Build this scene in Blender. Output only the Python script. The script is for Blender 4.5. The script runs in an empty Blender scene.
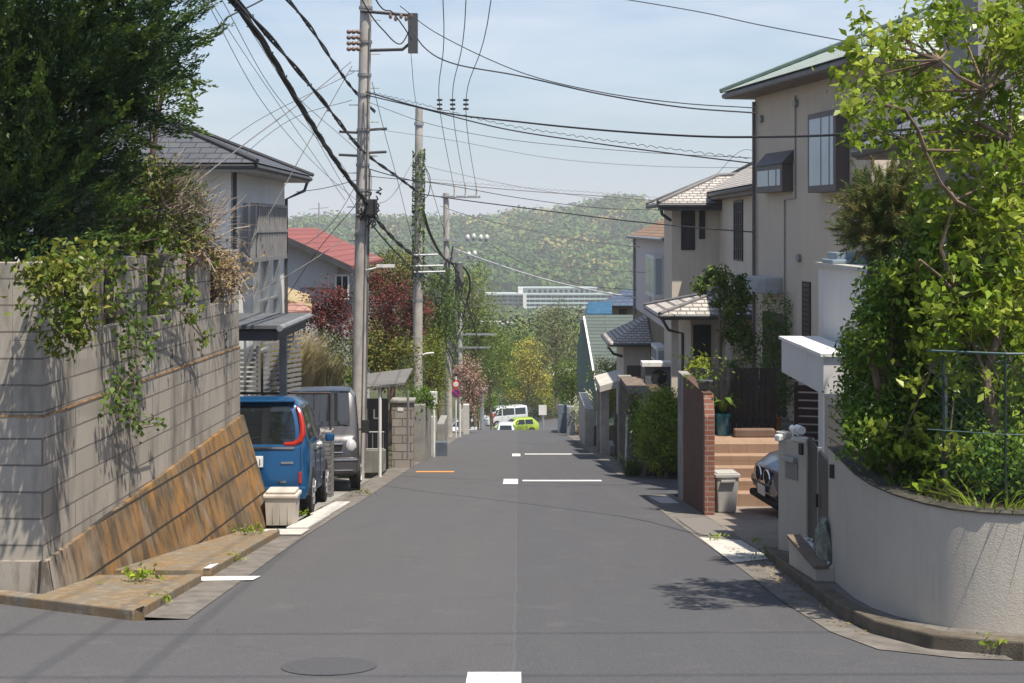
import bpy, bmesh, math, random
import numpy as np
from mathutils import Vector, Matrix
C = bpy.context.scene
COL = C.collection
R = math.radians
F = 1422.22; CX = 518.0; CY = 227.0; EYE = 1.77; SL = 0.1181
# ---------------------------------------------------------------- camera, sky, sun
cd = bpy.data.cameras.new('camera'); cam = bpy.data.objects.new('camera', cd); COL.objects.link(cam)
cam.location = (0, 0, EYE); cam.rotation_euler = (R(90), 0, 0)
cd.lens = 50; cd.sensor_width = 36; cd.clip_start = 0.1; cd.clip_end = 12000
cd.shift_x = (512 - CX) / 1024; cd.shift_y = (CY - 341.5) / 1024
C.camera = cam
SUN = Vector((0.64, -0.77, 0)).normalized(); EL = R(67)
sdir = Vector((SUN.x * math.cos(EL), SUN.y * math.cos(EL), math.sin(EL)))
ld = bpy.data.lights.new('sun', 'SUN'); ld.energy = 5.0; ld.angle = R(0.6); ld.color = (1.0, 0.92, 0.79)
lo = bpy.data.objects.new('sun', ld); COL.objects.link(lo); lo.rotation_euler = sdir.to_track_quat('Z', 'Y').to_euler()
lo.location = (20, -30, 60)
W = bpy.data.worlds.new('World'); C.world = W; W.use_nodes = True
nt = W.node_tree; nt.nodes.clear()
def wn(t): return nt.nodes.new(t)
sky = wn('ShaderNodeTexSky'); sky.sky_type = 'NISHITA'; sky.sun_disc = False
sky.sun_elevation = EL; sky.sun_rotation = math.atan2(SUN.x, SUN.y); sky.air_density = 1.0; sky.dust_density = 1.2; sky.ozone_density = 1.2
bg = wn('ShaderNodeBackground'); bg.inputs['Strength'].default_value = 0.100
tc = wn('ShaderNodeTexCoord'); mp = wn('ShaderNodeMapping'); mp.inputs['Scale'].default_value = (1.5, 1.5, 8.0)
nz = wn('ShaderNodeTexNoise'); nz.inputs['Scale'].default_value = 1.5; nz.inputs['Detail'].default_value = 7; nz.inputs['Roughness'].default_value = 0.55
rp = wn('ShaderNodeValToRGB'); rp.color_ramp.elements[0].position = 0.47; rp.color_ramp.elements[1].position = 0.66
rp.color_ramp.elements[1].color = (0.62, 0.62, 0.62, 1)
mx = wn('ShaderNodeMix'); mx.data_type = 'RGBA'
mx.inputs['B'].default_value = (5.9, 6.3, 7.0, 1)
out = wn('ShaderNodeOutputWorld')
L = nt.links.new
L(tc.outputs['Generated'], mp.inputs['Vector']); L(mp.outputs[0], nz.inputs['Vector']); L(nz.outputs['Fac'], rp.inputs[0])
gm = wn('ShaderNodeMix'); gm.data_type = 'RGBA'; gm.blend_type = 'MULTIPLY'; gm.inputs['Factor'].default_value = 1; gm.inputs['B'].default_value = (0.90, 0.98, 1.05, 1); L(sky.outputs[0], gm.inputs['A'])
sx = wn('ShaderNodeSeparateXYZ'); mr = wn('ShaderNodeMapRange'); mr.inputs['From Min'].default_value = 0.0; mr.inputs['From Max'].default_value = 0.17; mr.inputs['To Min'].default_value = 0.85; mr.inputs['To Max'].default_value = 0.0
hm = wn('ShaderNodeMix'); hm.data_type = 'RGBA'; hm.inputs['B'].default_value = (4.2, 4.9, 5.8, 1)      # paler, bluer air low in the sky
L(tc.outputs['Generated'], sx.inputs[0]); L(sx.outputs[2], mr.inputs[0]); L(mr.outputs[0], hm.inputs['Factor']); L(gm.outputs['Result'], hm.inputs['A'])
L(rp.outputs[0], mx.inputs['Factor']); L(hm.outputs['Result'], mx.inputs['A']); L(mx.outputs['Result'], bg.inputs['Color']); L(bg.outputs[0], out.inputs[0])
C.view_settings.view_transform = 'Standard'; C.view_settings.look = 'None'; C.view_settings.gamma = 1
C.view_settings.use_curve_mapping = False; C.view_settings.exposure = 0.50
C.render.resolution_x = 1024; C.render.resolution_y = 683
C.cycles.max_bounces = 6; C.cycles.transparent_max_bounces = 8; C.cycles.volume_bounces = 0

# ---------------------------------------------------------------- pixel helpers (used to measure places)
def P(px, py, Y): return Vector(((px - CX) / F * Y, Y, EYE + (CY - py) / F * Y))
def gz(Y):
    if Y < -60: return 60 * SL
    if Y < 72: return -SL * Y
    z = -SL * 72
    if Y < 132: return z - 0.165 * (Y - 72)
    z -= 0.165 * 60
    return z
def G(px, py):
    Y = EYE * F / (py - 395.0)
    return Vector(((px - CX) / F * Y, Y, -SL * Y))

# ---------------------------------------------------------------- objects
FR = {}
def settags(o, label=None, cat=None, group=None, kind=None):
    if label: o['label'] = label
    if cat: o['category'] = cat
    if group: o['group'] = group
    if kind: o['kind'] = kind
    return o
def thing(name, label, cat, loc=(0, 0, 0), rz=0.0, group=None):
    o = bpy.data.objects.new(name, None); COL.objects.link(o); o.location = loc; o.rotation_euler = (0, 0, rz)
    o.empty_display_size = 0.2
    FR[o.name] = Matrix.Translation(Vector(loc)) @ Matrix.Rotation(rz, 4, 'Z')
    return settags(o, label, cat, group)
def link(name, me, mat, parent=None, label=None):
    o = bpy.data.objects.new(name, me); COL.objects.link(o)
    if mat:
        for m in (mat if isinstance(mat, (list, tuple)) else [mat]): me.materials.append(m)
    if parent is not None:
        o.parent = parent; FR[o.name] = FR.get(parent.name, Matrix())
    else: FR[o.name] = Matrix()
    if label: o['label'] = label
    return o
class MB:
    def __init__(s): s.v = []; s.f = []
    def add(s, vs, fs):
        n = len(s.v); s.v += [Vector(v) for v in vs]; s.f += [[i + n for i in f] for f in fs]; return s
    def box(s, x0, x1, y0, y1, z0, z1, m=None):
        vs = [Vector((x, y, z)) for z in (z0, z1) for y in (y0, y1) for x in (x0, x1)]
        if m is not None: vs = [m @ v for v in vs]
        return s.add(vs, [(0, 2, 3, 1), (4, 5, 7, 6), (0, 1, 5, 4), (2, 6, 7, 3), (0, 4, 6, 2), (1, 3, 7, 5)])
    def prism(s, poly, vec):
        vec = Vector(vec); poly = [Vector(p) for p in poly]; n = len(poly)
        vs = poly + [p + vec for p in poly]
        fs = [list(range(n))[::-1], list(range(n, 2 * n))] + [(i, (i + 1) % n, (i + 1) % n + n, i + n) for i in range(n)]
        return s.add(vs, fs)
    def poly(s, pts): return s.add(pts, [list(range(len(pts)))])
    def tube(s, path, r, n=6, cap=True):
        path = [Vector(p) for p in path]; rs = r if isinstance(r, (list, tuple)) else [r] * len(path)
        vs = []; fs = []; prev = None
        for i, p in enumerate(path):
            d = (path[min(i + 1, len(path) - 1)] - path[max(i - 1, 0)]).normalized()
            if prev is None:
                a = d.orthogonal().normalized()
            else:
                a = (prev - d * prev.dot(d)); a = a.normalized() if a.length > 1e-5 else d.orthogonal().normalized()
            prev = a; b = d.cross(a)
            for k in range(n):
                t = 2 * math.pi * k / n; vs.append(p + (a * math.cos(t) + b * math.sin(t)) * rs[i])
        for i in range(len(path) - 1):
            for k in range(n):
                fs.append((i * n + k, i * n + (k + 1) % n, (i + 1) * n + (k + 1) % n, (i + 1) * n + k))
        if cap: fs += [tuple(range(n))[::-1], tuple(range((len(path) - 1) * n, len(path) * n))]
        return s.add(vs, fs)
    def ball(s, c, r, n=8, m=6):
        c = Vector(c); rx, ry, rz = r if isinstance(r, (list, tuple)) else (r, r, r)
        vs = [c + Vector((0, 0, rz))]; 
        for i in range(1, m):
            ph = math.pi * i / m
            for k in range(n):
                t = 2 * math.pi * k / n; vs.append(c + Vector((rx * math.sin(ph) * math.cos(t), ry * math.sin(ph) * math.sin(t), rz * math.cos(ph))))
        vs.append(c - Vector((0, 0, rz))); e = len(vs) - 1; fs = []
        for k in range(n):
            fs.append((0, 1 + k, 1 + (k + 1) % n)); fs.append((e, e - n + (k + 1) % n, e - n + k))
            for i in range(m - 2): fs.append((1 + i * n + k, 1 + (i + 1) * n + k, 1 + (i + 1) * n + (k + 1) % n, 1 + i * n + (k + 1) % n))
        return s.add(vs, fs)
    def wall(s, path, off, zb, zt):
        """path of (x,y); off = thickness to the right of travel; zb, zt floats or functions of (x,y)"""
        n = len(path); q = []
        for i, (x, y) in enumerate(path):
            a = Vector(path[max(i - 1, 0)]); b = Vector(path[min(i + 1, n - 1)]); d = (b - a).normalized()
            q.append((x + d.y * off, y - d.x * off))
        f = lambda z, x, y: z(x, y) if callable(z) else z
        vs = []
        for (x, y), (u, w) in zip(path, q):
            vs += [(x, y, f(zb, x, y)), (x, y, f(zt, x, y)), (u, w, f(zt, x, y)), (u, w, f(zb, x, y))]
        fs = []
        for i in range(n - 1):
            for k in range(4): fs.append((i * 4 + k, i * 4 + (k + 1) % 4, i * 4 + 4 + (k + 1) % 4, i * 4 + 4 + k))
        fs += [(0, 1, 2, 3), (n * 4 - 1, n * 4 - 2, n * 4 - 3, n * 4 - 4)]
        return s.add(vs, fs)
    def build(s, name, mat, parent=None, bevel=0, smooth=False, world=False, label=None, seg=2, each=False):
        vs = s.v
        if each:                                   # one object per separate piece
            r = list(range(len(vs)))
            def find(i):
                while r[i] != i: r[i] = r[r[i]]; i = r[i]
                return i
            for f in s.f:
                for i in f[1:]: r[find(i)] = find(f[0])
            gr = {}
            for f in s.f: gr.setdefault(find(f[0]), []).append(f)
            o = None
            for fs in gr.values():
                ids = sorted({i for f in fs for i in f}); mp = {i: k for k, i in enumerate(ids)}
                q = MB(); q.v = [vs[i] for i in ids]; q.f = [[mp[i] for i in f] for f in fs]
                o = q.build(name, mat, parent, bevel, smooth, world, label, seg)
            return o
        if world and parent is not None:
            inv = FR[parent.name].inverted(); vs = [inv @ v for v in vs]
        me = bpy.data.meshes.new(name); me.from_pydata([tuple(v) for v in vs], [], s.f)
        bm = bmesh.new(); bm.from_mesh(me); bmesh.ops.recalc_face_normals(bm, faces=bm.faces); bm.to_mesh(me); bm.free()
        if smooth:
            me.shade_smooth(); me.set_sharp_from_angle(angle=R(38))
        o = link(name, me, mat, parent, label)
        if bevel:
            b = o.modifiers.new('bevel', 'BEVEL'); b.width = bevel; b.segments = seg; b.limit_method = 'ANGLE'; b.angle_limit = R(35)
        return o
def copy_tree(o, parent=None):
    c = o.copy(); COL.objects.link(c); FR[c.name] = FR.get(o.name, Matrix())
    if parent is not None: c.parent = parent
    for ch in list(o.children): copy_tree(ch, c)
    return c
def solo(mb, name, label, cat, mat, group=None, kind=None, **k):
    o = mb.build(name, mat, **k); return settags(o, label, cat, group, kind)
def struct(mb, name, mat, **k):
    o = mb.build(name, mat, **k); o['kind'] = 'structure'; return o
def text(s, size, mat, parent, m, name='lettering', ext=0.002, align='CENTER'):
    cu = bpy.data.curves.new(name, 'FONT'); cu.body = s; cu.size = size; cu.extrude = ext; cu.align_x = align; cu.align_y = 'CENTER'
    t = bpy.data.objects.new(name, cu); COL.objects.link(t)
    dg = bpy.context.evaluated_depsgraph_get(); me = bpy.data.meshes.new_from_object(t.evaluated_get(dg)); bpy.data.objects.remove(t)
    me.transform(m); return link(name, me, mat, parent)

# ---------------------------------------------------------------- materials
MT = {}
class NB:
    def __init__(s, name):
        s.m = bpy.data.materials.new(name); s.m.use_nodes = True; s.t = s.m.node_tree
        s.b = s.t.nodes['Principled BSDF']; s.o = s.t.nodes['Material Output']
        s.tc = s.n('ShaderNodeTexCoord')
    def n(s, t, **k):
        x = s.t.nodes.new(t)
        for a, b in k.items(): setattr(x, a, b)
        return x
    def l(s, a, b): s.t.links.new(a, b)
    def val(s, x, a):
        if hasattr(a, 'is_output') or isinstance(a, bpy.types.NodeSocket): s.l(a, x)
        else: x.default_value = a
    def noise(s, scale, detail=4, rough=0.55, stretch=None, vec=None):
        n = s.n('ShaderNodeTexNoise'); n.inputs['Scale'].default_value = scale; n.inputs['Detail'].default_value = detail; n.inputs['Roughness'].default_value = rough
        v = vec or s.tc.outputs['Object']
        if stretch:
            m = s.n('ShaderNodeMapping'); m.inputs['Scale'].default_value = stretch; s.l(v, m.inputs[0]); v = m.outputs[0]
        s.l(v, n.inputs['Vector']); return n.outputs['Fac']
    def ramp(s, fac, a, b):
        r = s.n('ShaderNodeMapRange'); r.inputs['From Min'].default_value = a; r.inputs['From Max'].default_value = b; r.clamp = True
        s.l(fac, r.inputs[0]); return r.outputs[0]
    def mix(s, fac, a, b, mode='MIX'):
        x = s.n('ShaderNodeMix', data_type='RGBA', blend_type=mode)
        s.val(x.inputs['Factor'], fac)
        for k, c in (('A', a), ('B', b)):
            if isinstance(c, (tuple, list)): x.inputs[k].default_value = (*c[:3], 1)
            else: s.l(c, x.inputs[k])
        return x.outputs['Result']
    def math(s, op, a, b=0.0, c=None):
        x = s.n('ShaderNodeMath', operation=op); s.val(x.inputs[0], a); s.val(x.inputs[1], b)
        if c is not None: s.val(x.inputs[2], c)
        return x.outputs[0]
    def bump(s, h, strength, dist=0.01, prev=None):
        b = s.n('ShaderNodeBump'); b.inputs['Strength'].default_value = strength; b.inputs['Distance'].default_value = dist
        s.l(h, b.inputs['Height'])
        if prev: s.l(prev, b.inputs['Normal'])
        s.l(b.outputs[0], s.b.inputs['Normal']); return b.outputs[0]
    def wallvec(s, su=1.0, sz=1.0):
        """(along, height) for upright or sloping faces, chosen by which way the face looks"""
        g = s.n('ShaderNodeNewGeometry'); vt = s.n('ShaderNodeVectorTransform', vector_type='NORMAL', convert_from='WORLD', convert_to='OBJECT')
        s.l(g.outputs['True Normal'], vt.inputs[0]); sn = s.n('ShaderNodeSeparateXYZ'); s.l(vt.outputs[0], sn.inputs[0])
        sp = s.n('ShaderNodeSeparateXYZ'); s.l(s.tc.outputs['Object'], sp.inputs[0])
        w = s.math('GREATER_THAN', s.math('ABSOLUTE', sn.outputs[0]), s.math('ABSOLUTE', sn.outputs[1]))
        d = s.math('SUBTRACT', sp.outputs[1], sp.outputs[0]); al = s.math('MULTIPLY_ADD', d, w, sp.outputs[0])
        c = s.n('ShaderNodeCombineXYZ'); s.l(s.math('MULTIPLY', al, su), c.inputs[0]); s.l(s.math('MULTIPLY', sp.outputs[2], sz), c.inputs[1])
        return c.outputs[0]
    def brick(s, vec, bw, bh, mortar=0.01, off=0.5, smooth=0.1):
        b = s.n('ShaderNodeTexBrick'); b.offset = off; b.inputs['Scale'].default_value = 1; b.inputs['Brick Width'].default_value = bw
        b.inputs['Row Height'].default_value = bh; b.inputs['Mortar Size'].default_value = mortar; b.inputs['Mortar Smooth'].default_value = smooth
        b.inputs['Color1'].default_value = (0, 0, 0, 1); b.inputs['Color2'].default_value = (1, 1, 1, 1); b.inputs['Mortar'].default_value = (0.5, 0.5, 0.5, 1)
        s.l(vec, b.inputs['Vector']); return b.outputs['Fac'], b.outputs['Color']
    def col(s, c):
        if isinstance(c, (tuple, list)): s.b.inputs['Base Color'].default_value = (*c[:3], 1)
        else: s.l(c, s.b.inputs['Base Color'])
    def fin(s, rough=0.8, metal=0, spec=0.4):
        s.b.inputs['Roughness'].default_value = rough; s.b.inputs['Metallic'].default_value = metal
        s.b.inputs['Specular IOR Level'].default_value = spec; return s.m
def dk(c, k): return tuple(x * k for x in c[:3])
def plain(name, c, rough=0.7, metal=0, var=0.18, scale=3, bump=0.0, bs=60, spec=0.4, dirt=0.0):
    if name in MT: return MT[name]
    m = NB(name); f = m.ramp(m.noise(scale, 5), 0.3, 0.7)
    col = m.mix(f, dk(c, 1 - var), dk(c, 1 + var))
    if dirt:
        d = m.ramp(m.noise(2.2, 6, 0.65, (3, 3, 0.35)), 0.48, 0.75)
        col = m.mix(m.math('MULTIPLY', d, dirt), col, (0.06, 0.05, 0.04))
    m.col(col)
    if bump: m.bump(m.noise(bs, 3), bump, 0.01)
    MT[name] = m.fin(rough, metal, spec); return MT[name]
def coursed(name, c1, c2, mort, bw, bh, mo, rough=0.85, bump=0.5, off=0.5, dirt=0.3, sz=1.0, spec=0.3, stain=None):
    if name in MT: return MT[name]
    m = NB(name); v = m.wallvec(1, sz); wb_ = m.n('ShaderNodeTexNoise'); wb_.inputs['Scale'].default_value = 3.0; wb_.inputs['Detail'].default_value = 6; m.l(m.tc.outputs['Object'], wb_.inputs['Vector']); vs_ = m.n('ShaderNodeVectorMath', operation='MULTIPLY_ADD'); m.l(wb_.outputs['Color'], vs_.inputs[0]); vs_.inputs[1].default_value = (min(bh, .3) * .05,) * 3; m.l(v, vs_.inputs[2]); v = vs_.outputs[0]; f, cc = m.brick(v, bw, bh, mo, off)
    n1 = m.ramp(m.noise(1.2, 6, 0.6), 0.3, 0.7); col = m.mix(cc, c1, c2); col = m.mix(m.math('MULTIPLY', n1, 0.35), col, dk(c1, 0.6))
    d = m.ramp(m.noise(1.1, 7, 0.68, (2.2, 2.2, 0.45)), 0.47, 0.70); col = m.mix(m.math('MULTIPLY', d, dirt), col, (0.05, 0.045, 0.04))
    if stain:      # lichen, thinning out to bare grey concrete towards the street corner
        q_ = m.n('ShaderNodeSeparateXYZ'); m.l(m.tc.outputs['Object'], q_.inputs[0])
        k_ = m.ramp(m.math('ADD', q_.outputs[1], m.math('MULTIPLY', m.noise(1.7, 5, .7), 2.4)), 1.2, 2.6)
        col = m.mix(m.math('SUBTRACT', 1.0, k_), col, (0.27, 0.245, 0.215))
        col = m.mix(m.math('MULTIPLY', m.math('MULTIPLY', m.ramp(m.noise(1.3, 7, 0.7, (1.6, 1.6, .7)), 0.40, 0.66), stain[3]), m.math('MAXIMUM', k_, 0.25)), col, stain[:3])
    if stain:
        col = m.mix(m.math('MULTIPLY', m.ramp(m.noise(5, 6, 0.7, (1, 1, .13)), 0.45, 0.60), 0.85), col, (0.06, 0.048, 0.035))
        col = m.mix(m.math('MULTIPLY', m.ramp(m.noise(3.1, 6, 0.7, (1, 1, .2)), 0.56, 0.68), 0.7), col, (0.26, 0.245, 0.22))
    col = m.mix(f, col, mort); m.col(col)
    b = m.bump(m.math('SUBTRACT', 1.0, f), bump, 0.012); m.bump(m.noise(45, 4), 0.25, 0.006, b)
    MT[name] = m.fin(rough, 0, spec); return MT[name]
def glass(name, c=(0.02, 0.03, 0.035), rough=0.06):
    if name in MT: return MT[name]
    m = NB(name); m.col(c); MT[name] = m.fin(rough, 0, 0.9); return MT[name]
def foliage(name, c1, c2, c3=None, trans=0.25, rough=0.55, boost=(1.35, 1.35, 1.0)):
    """leaf colour varies leaf by leaf and clump by clump (attribute 'tint')"""
    m = NB(name); g = m.n('ShaderNodeNewGeometry'); a = m.n('ShaderNodeAttribute'); a.attribute_name = 'tint'
    c3 = c3 or dk(c2, 1.5); c1, c2, c3 = (tuple(x * k for x, k in zip(c[:3], boost)) for c in (c1, c2, c3))
    col = m.mix(g.outputs['Random Per Island'], c1, c2)
    col = m.mix(m.ramp(a.outputs['Fac'], 0.45, 1.0), col, c3 or dk(c2, 1.5))
    m.col(col); m.b.inputs['Roughness'].default_value = rough; m.b.inputs['Specular IOR Level'].default_value = 0.3
    t = m.n('ShaderNodeBsdfTranslucent'); m.l(m.mix(0.5, col, (0.18, 0.25, 0.02)), t.inputs[0])
    x = m.n('ShaderNodeMixShader'); x.inputs[0].default_value = trans
    m.l(m.b.outputs[0], x.inputs[1]); m.l(t.outputs[0], x.inputs[2]); m.l(x.outputs[0], m.o.inputs[0]); return m.m

def asphalt():
    m = NB('asphalt')
    sp = m.n('ShaderNodeSeparateXYZ'); m.l(m.tc.outputs['Object'], sp.inputs[0])
    side = m.math('GREATER_THAN', m.math('ADD', sp.outputs[0], m.math('MULTIPLY', m.noise(1.5, 2), 0.05)), -0.02)
    big = m.ramp(m.noise(0.35, 5, 0.6), 0.3, 0.7); fine = m.ramp(m.noise(90, 3, 0.7), 0.25, 0.75)
    col = m.mix(side, (0.105, 0.104, 0.110), (0.086, 0.087, 0.097)); col = m.mix(m.math('MULTIPLY', big, 0.3), col, (0.082, 0.080, 0.082))
    tr = m.ramp(m.noise(0.9, 4, 0.6, (2.2, 0.12, 1)), 0.5, 0.7); col = m.mix(m.math('MULTIPLY', tr, 0.25), col, (0.13, 0.126, 0.122))
    col = m.mix(m.math('MULTIPLY', fine, 0.62), col, (0.06, 0.06, 0.064))
    peb = m.n('ShaderNodeTexVoronoi'); peb.inputs['Scale'].default_value = 55; m.l(m.tc.outputs['Object'], peb.inputs[0])
    col = m.mix(m.math('MULTIPLY', m.ramp(peb.outputs['Distance'], 0.35, 0.1), 0.5), col, (0.20, 0.195, 0.19))
    oil = m.ramp(m.noise(0.8, 6, 0.7, (1.5, 0.5, 1)), 0.58, 0.72); col = m.mix(m.math('MULTIPLY', oil, 0.35), col, (0.06, 0.058, 0.06))
    dust = m.ramp(m.noise(2.3, 6, 0.75), 0.55, 0.75); col = m.mix(m.math('MULTIPLY', dust, 0.22), col, (0.20, 0.185, 0.165))
    seam = m.math('LESS_THAN', m.math('ABSOLUTE', m.math('ADD', sp.outputs[0], m.math('ADD', m.math('MULTIPLY', m.noise(1.5, 2), 0.05), 0.0))), 0.012)
    col = m.mix(m.math('MULTIPLY', seam, 0.16), col, (0.2, 0.19, 0.18))
    # thin wandering tar crack
    n = m.noise(0.55, 3, 0.5, (0.6, 1.5, 1)); ck = m.math('LESS_THAN', m.math('ABSOLUTE', m.math('SUBTRACT', n, 0.5)), 0.0016)
    col = m.mix(m.math('MULTIPLY', ck, 0.22), col, (0.04, 0.04, 0.04)); m.col(col)
    m.bump(m.noise(160, 2, 0.7), 0.5, 0.006); return m.fin(0.86, 0, 0.25)
M_ASPH = asphalt()
CONC = plain('concrete', (0.27, 0.26, 0.24), 0.9, 0, 0.25, 2.5, 0.3, 50, 0.2, dirt=0.4)
CONCL = plain('pale_concrete', (0.50, 0.48, 0.44), 0.9, 0, 0.12, 4, 0.3, 60, 0.2, dirt=0.25)
CONCP = plain('pole_concrete', (0.43, 0.40, 0.365), 0.9, 0, 0.2, 3, 0.3, 50, 0.2, dirt=0.45)
GUT = plain('gutter_concrete', (0.165, 0.15, 0.135), 0.92, 0, 0.3, 5, 0.4, 70, 0.2, dirt=0.3)
KERB = plain('kerb_concrete', (0.13, 0.11, 0.085), 0.92, 0, 0.3, 4, 0.4, 60, 0.2, dirt=0.5)
SOIL = plain('soil', (0.09, 0.07, 0.05), 0.95, 0, 0.4, 6, 0.5, 30, 0.1)
PAINT = plain('road_paint', (0.74, 0.73, 0.70), 0.75, 0, 0.08, 20, 0.2, 120)
ORPAINT = plain('orange_paint', (0.62, 0.27, 0.07), 0.8, 0, 0.15, 20, 0.2, 120)
DARKM = plain('dark_metal', (0.035, 0.035, 0.038), 0.5, 0.2, 0.15)
GREYM = plain('grey_metal', (0.28, 0.28, 0.29), 0.5, 0.3, 0.12)
GALV = plain('galvanised', (0.42, 0.43, 0.44), 0.45, 0.6, 0.15)
WHITE = plain('white_paint', (0.74, 0.73, 0.70), 0.6, 0, 0.06, dirt=0.15)
BLACK = plain('black_rubber', (0.015, 0.015, 0.016), 0.75, 0, 0.1)
CABLE = plain('cable_black', (0.032, 0.031, 0.034), 0.7, 0, 0.1)
CABLEG = plain('cable_grey', (0.16, 0.15, 0.15), 0.7, 0, 0.1)
BARK = plain('bark', (0.17, 0.125, 0.09), 0.95, 0, 0.35, 8, 0.7, 25, 0.1)
BARKD = plain('dark_bark', (0.07, 0.055, 0.042), 0.95, 0, 0.35, 8, 0.7, 25, 0.1)
CHROME = plain('chrome', (0.7, 0.7, 0.72), 0.15, 1.0, 0.03)
GLASS = glass('window_glass'); GLASSB = glass('pale_window_glass', (0.35, 0.40, 0.44), 0.15); CARGL = glass('car_glass', (0.012, 0.015, 0.017), 0.04)
WHGL = plain('frosted_glass', (0.46, 0.52, 0.56), 0.25, 0, 0.06, 2, spec=0.7)

# ---------------------------------------------------------------- foliage meshes
def leaf_mesh(cen, size, rng, up=0.3, out=None, shape='leaf', tint=None, aspect=0.5, spread=1.0):
    """cen (N,3) leaf positions, out (N,3) outward bias; returns a mesh of separate small folded leaves"""
    N = len(cen); cen = np.asarray(cen, float)
    nrm = rng.normal(size=(N, 3)) * spread; nrm[:, 2] += up
    if out is not None: nrm += out
    nrm /= np.linalg.norm(nrm, axis=1, keepdims=True) + 1e-9
    t = rng.normal(size=(N, 3)); 
    if shape == 'needle': t = nrm + rng.normal(size=(N, 3)) * 0.35; nrm = rng.normal(size=(N, 3))
    t -= nrm * np.sum(t * nrm, axis=1, keepdims=True) if shape != 'needle' else 0
    t /= np.linalg.norm(t, axis=1, keepdims=True) + 1e-9
    b = np.cross(nrm, t); b /= np.linalg.norm(b, axis=1, keepdims=True) + 1e-9
    s = (size * rng.uniform(0.65, 1.3, N))[:, None]; w = s * aspect
    if shape == 'leaf':
        dn = nrm * s * 0.12
        V = np.stack([cen - t * s * .5, cen + b * w * .5 - t * s * .08 + dn, cen + t * s * .5 - dn * 0.6, cen - b * w * .5 - t * s * .08 + dn], 1)
    else:
        V = np.stack([cen - t * s * .5 - b * w * .5, cen - t * s * .5 + b * w * .5, cen + t * s * .5 + b * w * .12, cen + t * s * .5 - b * w * .12], 1)
    V = V.reshape(-1, 3); me = bpy.data.meshes.new('leaves'); me.vertices.add(4 * N); me.vertices.foreach_set('co', V.ravel())
    me.loops.add(4 * N); me.polygons.add(N); me.loops.foreach_set('vertex_index', np.arange(4 * N, dtype=np.int32))
    me.polygons.foreach_set('loop_start', np.arange(0, 4 * N, 4, dtype=np.int32)); me.polygons.foreach_set('loop_total', np.full(N, 4, dtype=np.int32))
    me.update(calc_edges=True)
    a = me.attributes.new('tint', 'FLOAT', 'POINT'); tt = tint if tint is not None else rng.uniform(0, 1, N)
    a.data.foreach_set('value', np.repeat(np.asarray(tt, float), 4)); return me
def crown_points(lobes, n, rng, k=26, cr=0.28, shell=0.55):
    """clumps spread through the outer part of each lobe; leaves spread round each clump"""
    vol = np.array([l[3] * l[4] * l[5] for l in lobes]) ** 0.75; vol /= vol.sum()
    pts = []; outs = []; tint = []; cl = []
    for l, w in zip(lobes, vol):
        c = np.array(l[:3]); r = np.array(l[3:6]); kk = max(4, int(k * len(lobes) * w)); nn = max(20, int(n * w))
        d = rng.normal(size=(kk, 3)); d /= np.linalg.norm(d, axis=1, keepdims=True); rad = rng.uniform(shell, 1.0, kk)[:, None]
        cc = c + d * r * rad; cl += [tuple(x) for x in cc]
        sz = rng.uniform(0.6, 1.3, kk); ti = rng.uniform(0, 1, kk)
        idx = rng.integers(0, kk, nn); p = cc[idx] + rng.normal(size=(nn, 3)) * (r.mean() * cr * sz[idx])[:, None]
        pts.append(p); o = (p - c) / r; outs.append(o); tint.append(ti[idx])
    return np.concatenate(pts), np.concatenate(outs), np.concatenate(tint), cl
def tree(name, label, cat, base, lobes, n, size, mat, seed, trunk_r=0.1, bark=None, group=None, k=26, cr=0.28, shape='leaf', aspect=0.5, limbs=9, up=0.4, shell=0.55, lean=None, parts=True, spread=1.0):
    """lobes in world coordinates (x,y,z,rx,ry,rz)"""
    rng = np.random.default_rng(seed); random.seed(seed)
    t = thing(name, label, cat, base, 0, group); b = Vector(base)
    lb = [(l[0] - b.x, l[1] - b.y, l[2] - b.z, *l[3:]) for l in lobes]
    pts, outs, tint, cl = crown_points(lb, n, rng, k, cr, shell)
    me = leaf_mesh(pts, size, rng, up, outs * 0.9, shape, tint, aspect, spread); 
    link('crown', me, mat, t)
    if limbs:
        mb = MB(); c0 = Vector(lb[0][:3]); topz = c0
        mid = Vector((c0.x * 0.5 + random.uniform(-.05, .05), c0.y * 0.5, c0.z * 0.5))
        mb.tube([(0, 0, -0.1), mid, c0], [trunk_r, trunk_r * .8, trunk_r * .4], 7)
        random.shuffle(cl)
        for q in cl[:limbs]:
            q = Vector(q); s = Vector((0, 0, 0)).lerp(c0, random.uniform(0.45, 0.95)) if c0.length else c0
            m2 = s.lerp(q, .5) + Vector((random.uniform(-.1, .1), random.uniform(-.1, .1), random.uniform(0, .15))) * c0.length * .3
            mb.tube([s, m2, q], [trunk_r * .4, trunk_r * .25, trunk_r * .08], 5)
        mb.build('trunk', bark or BARK, t, smooth=True)
    return t
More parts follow.
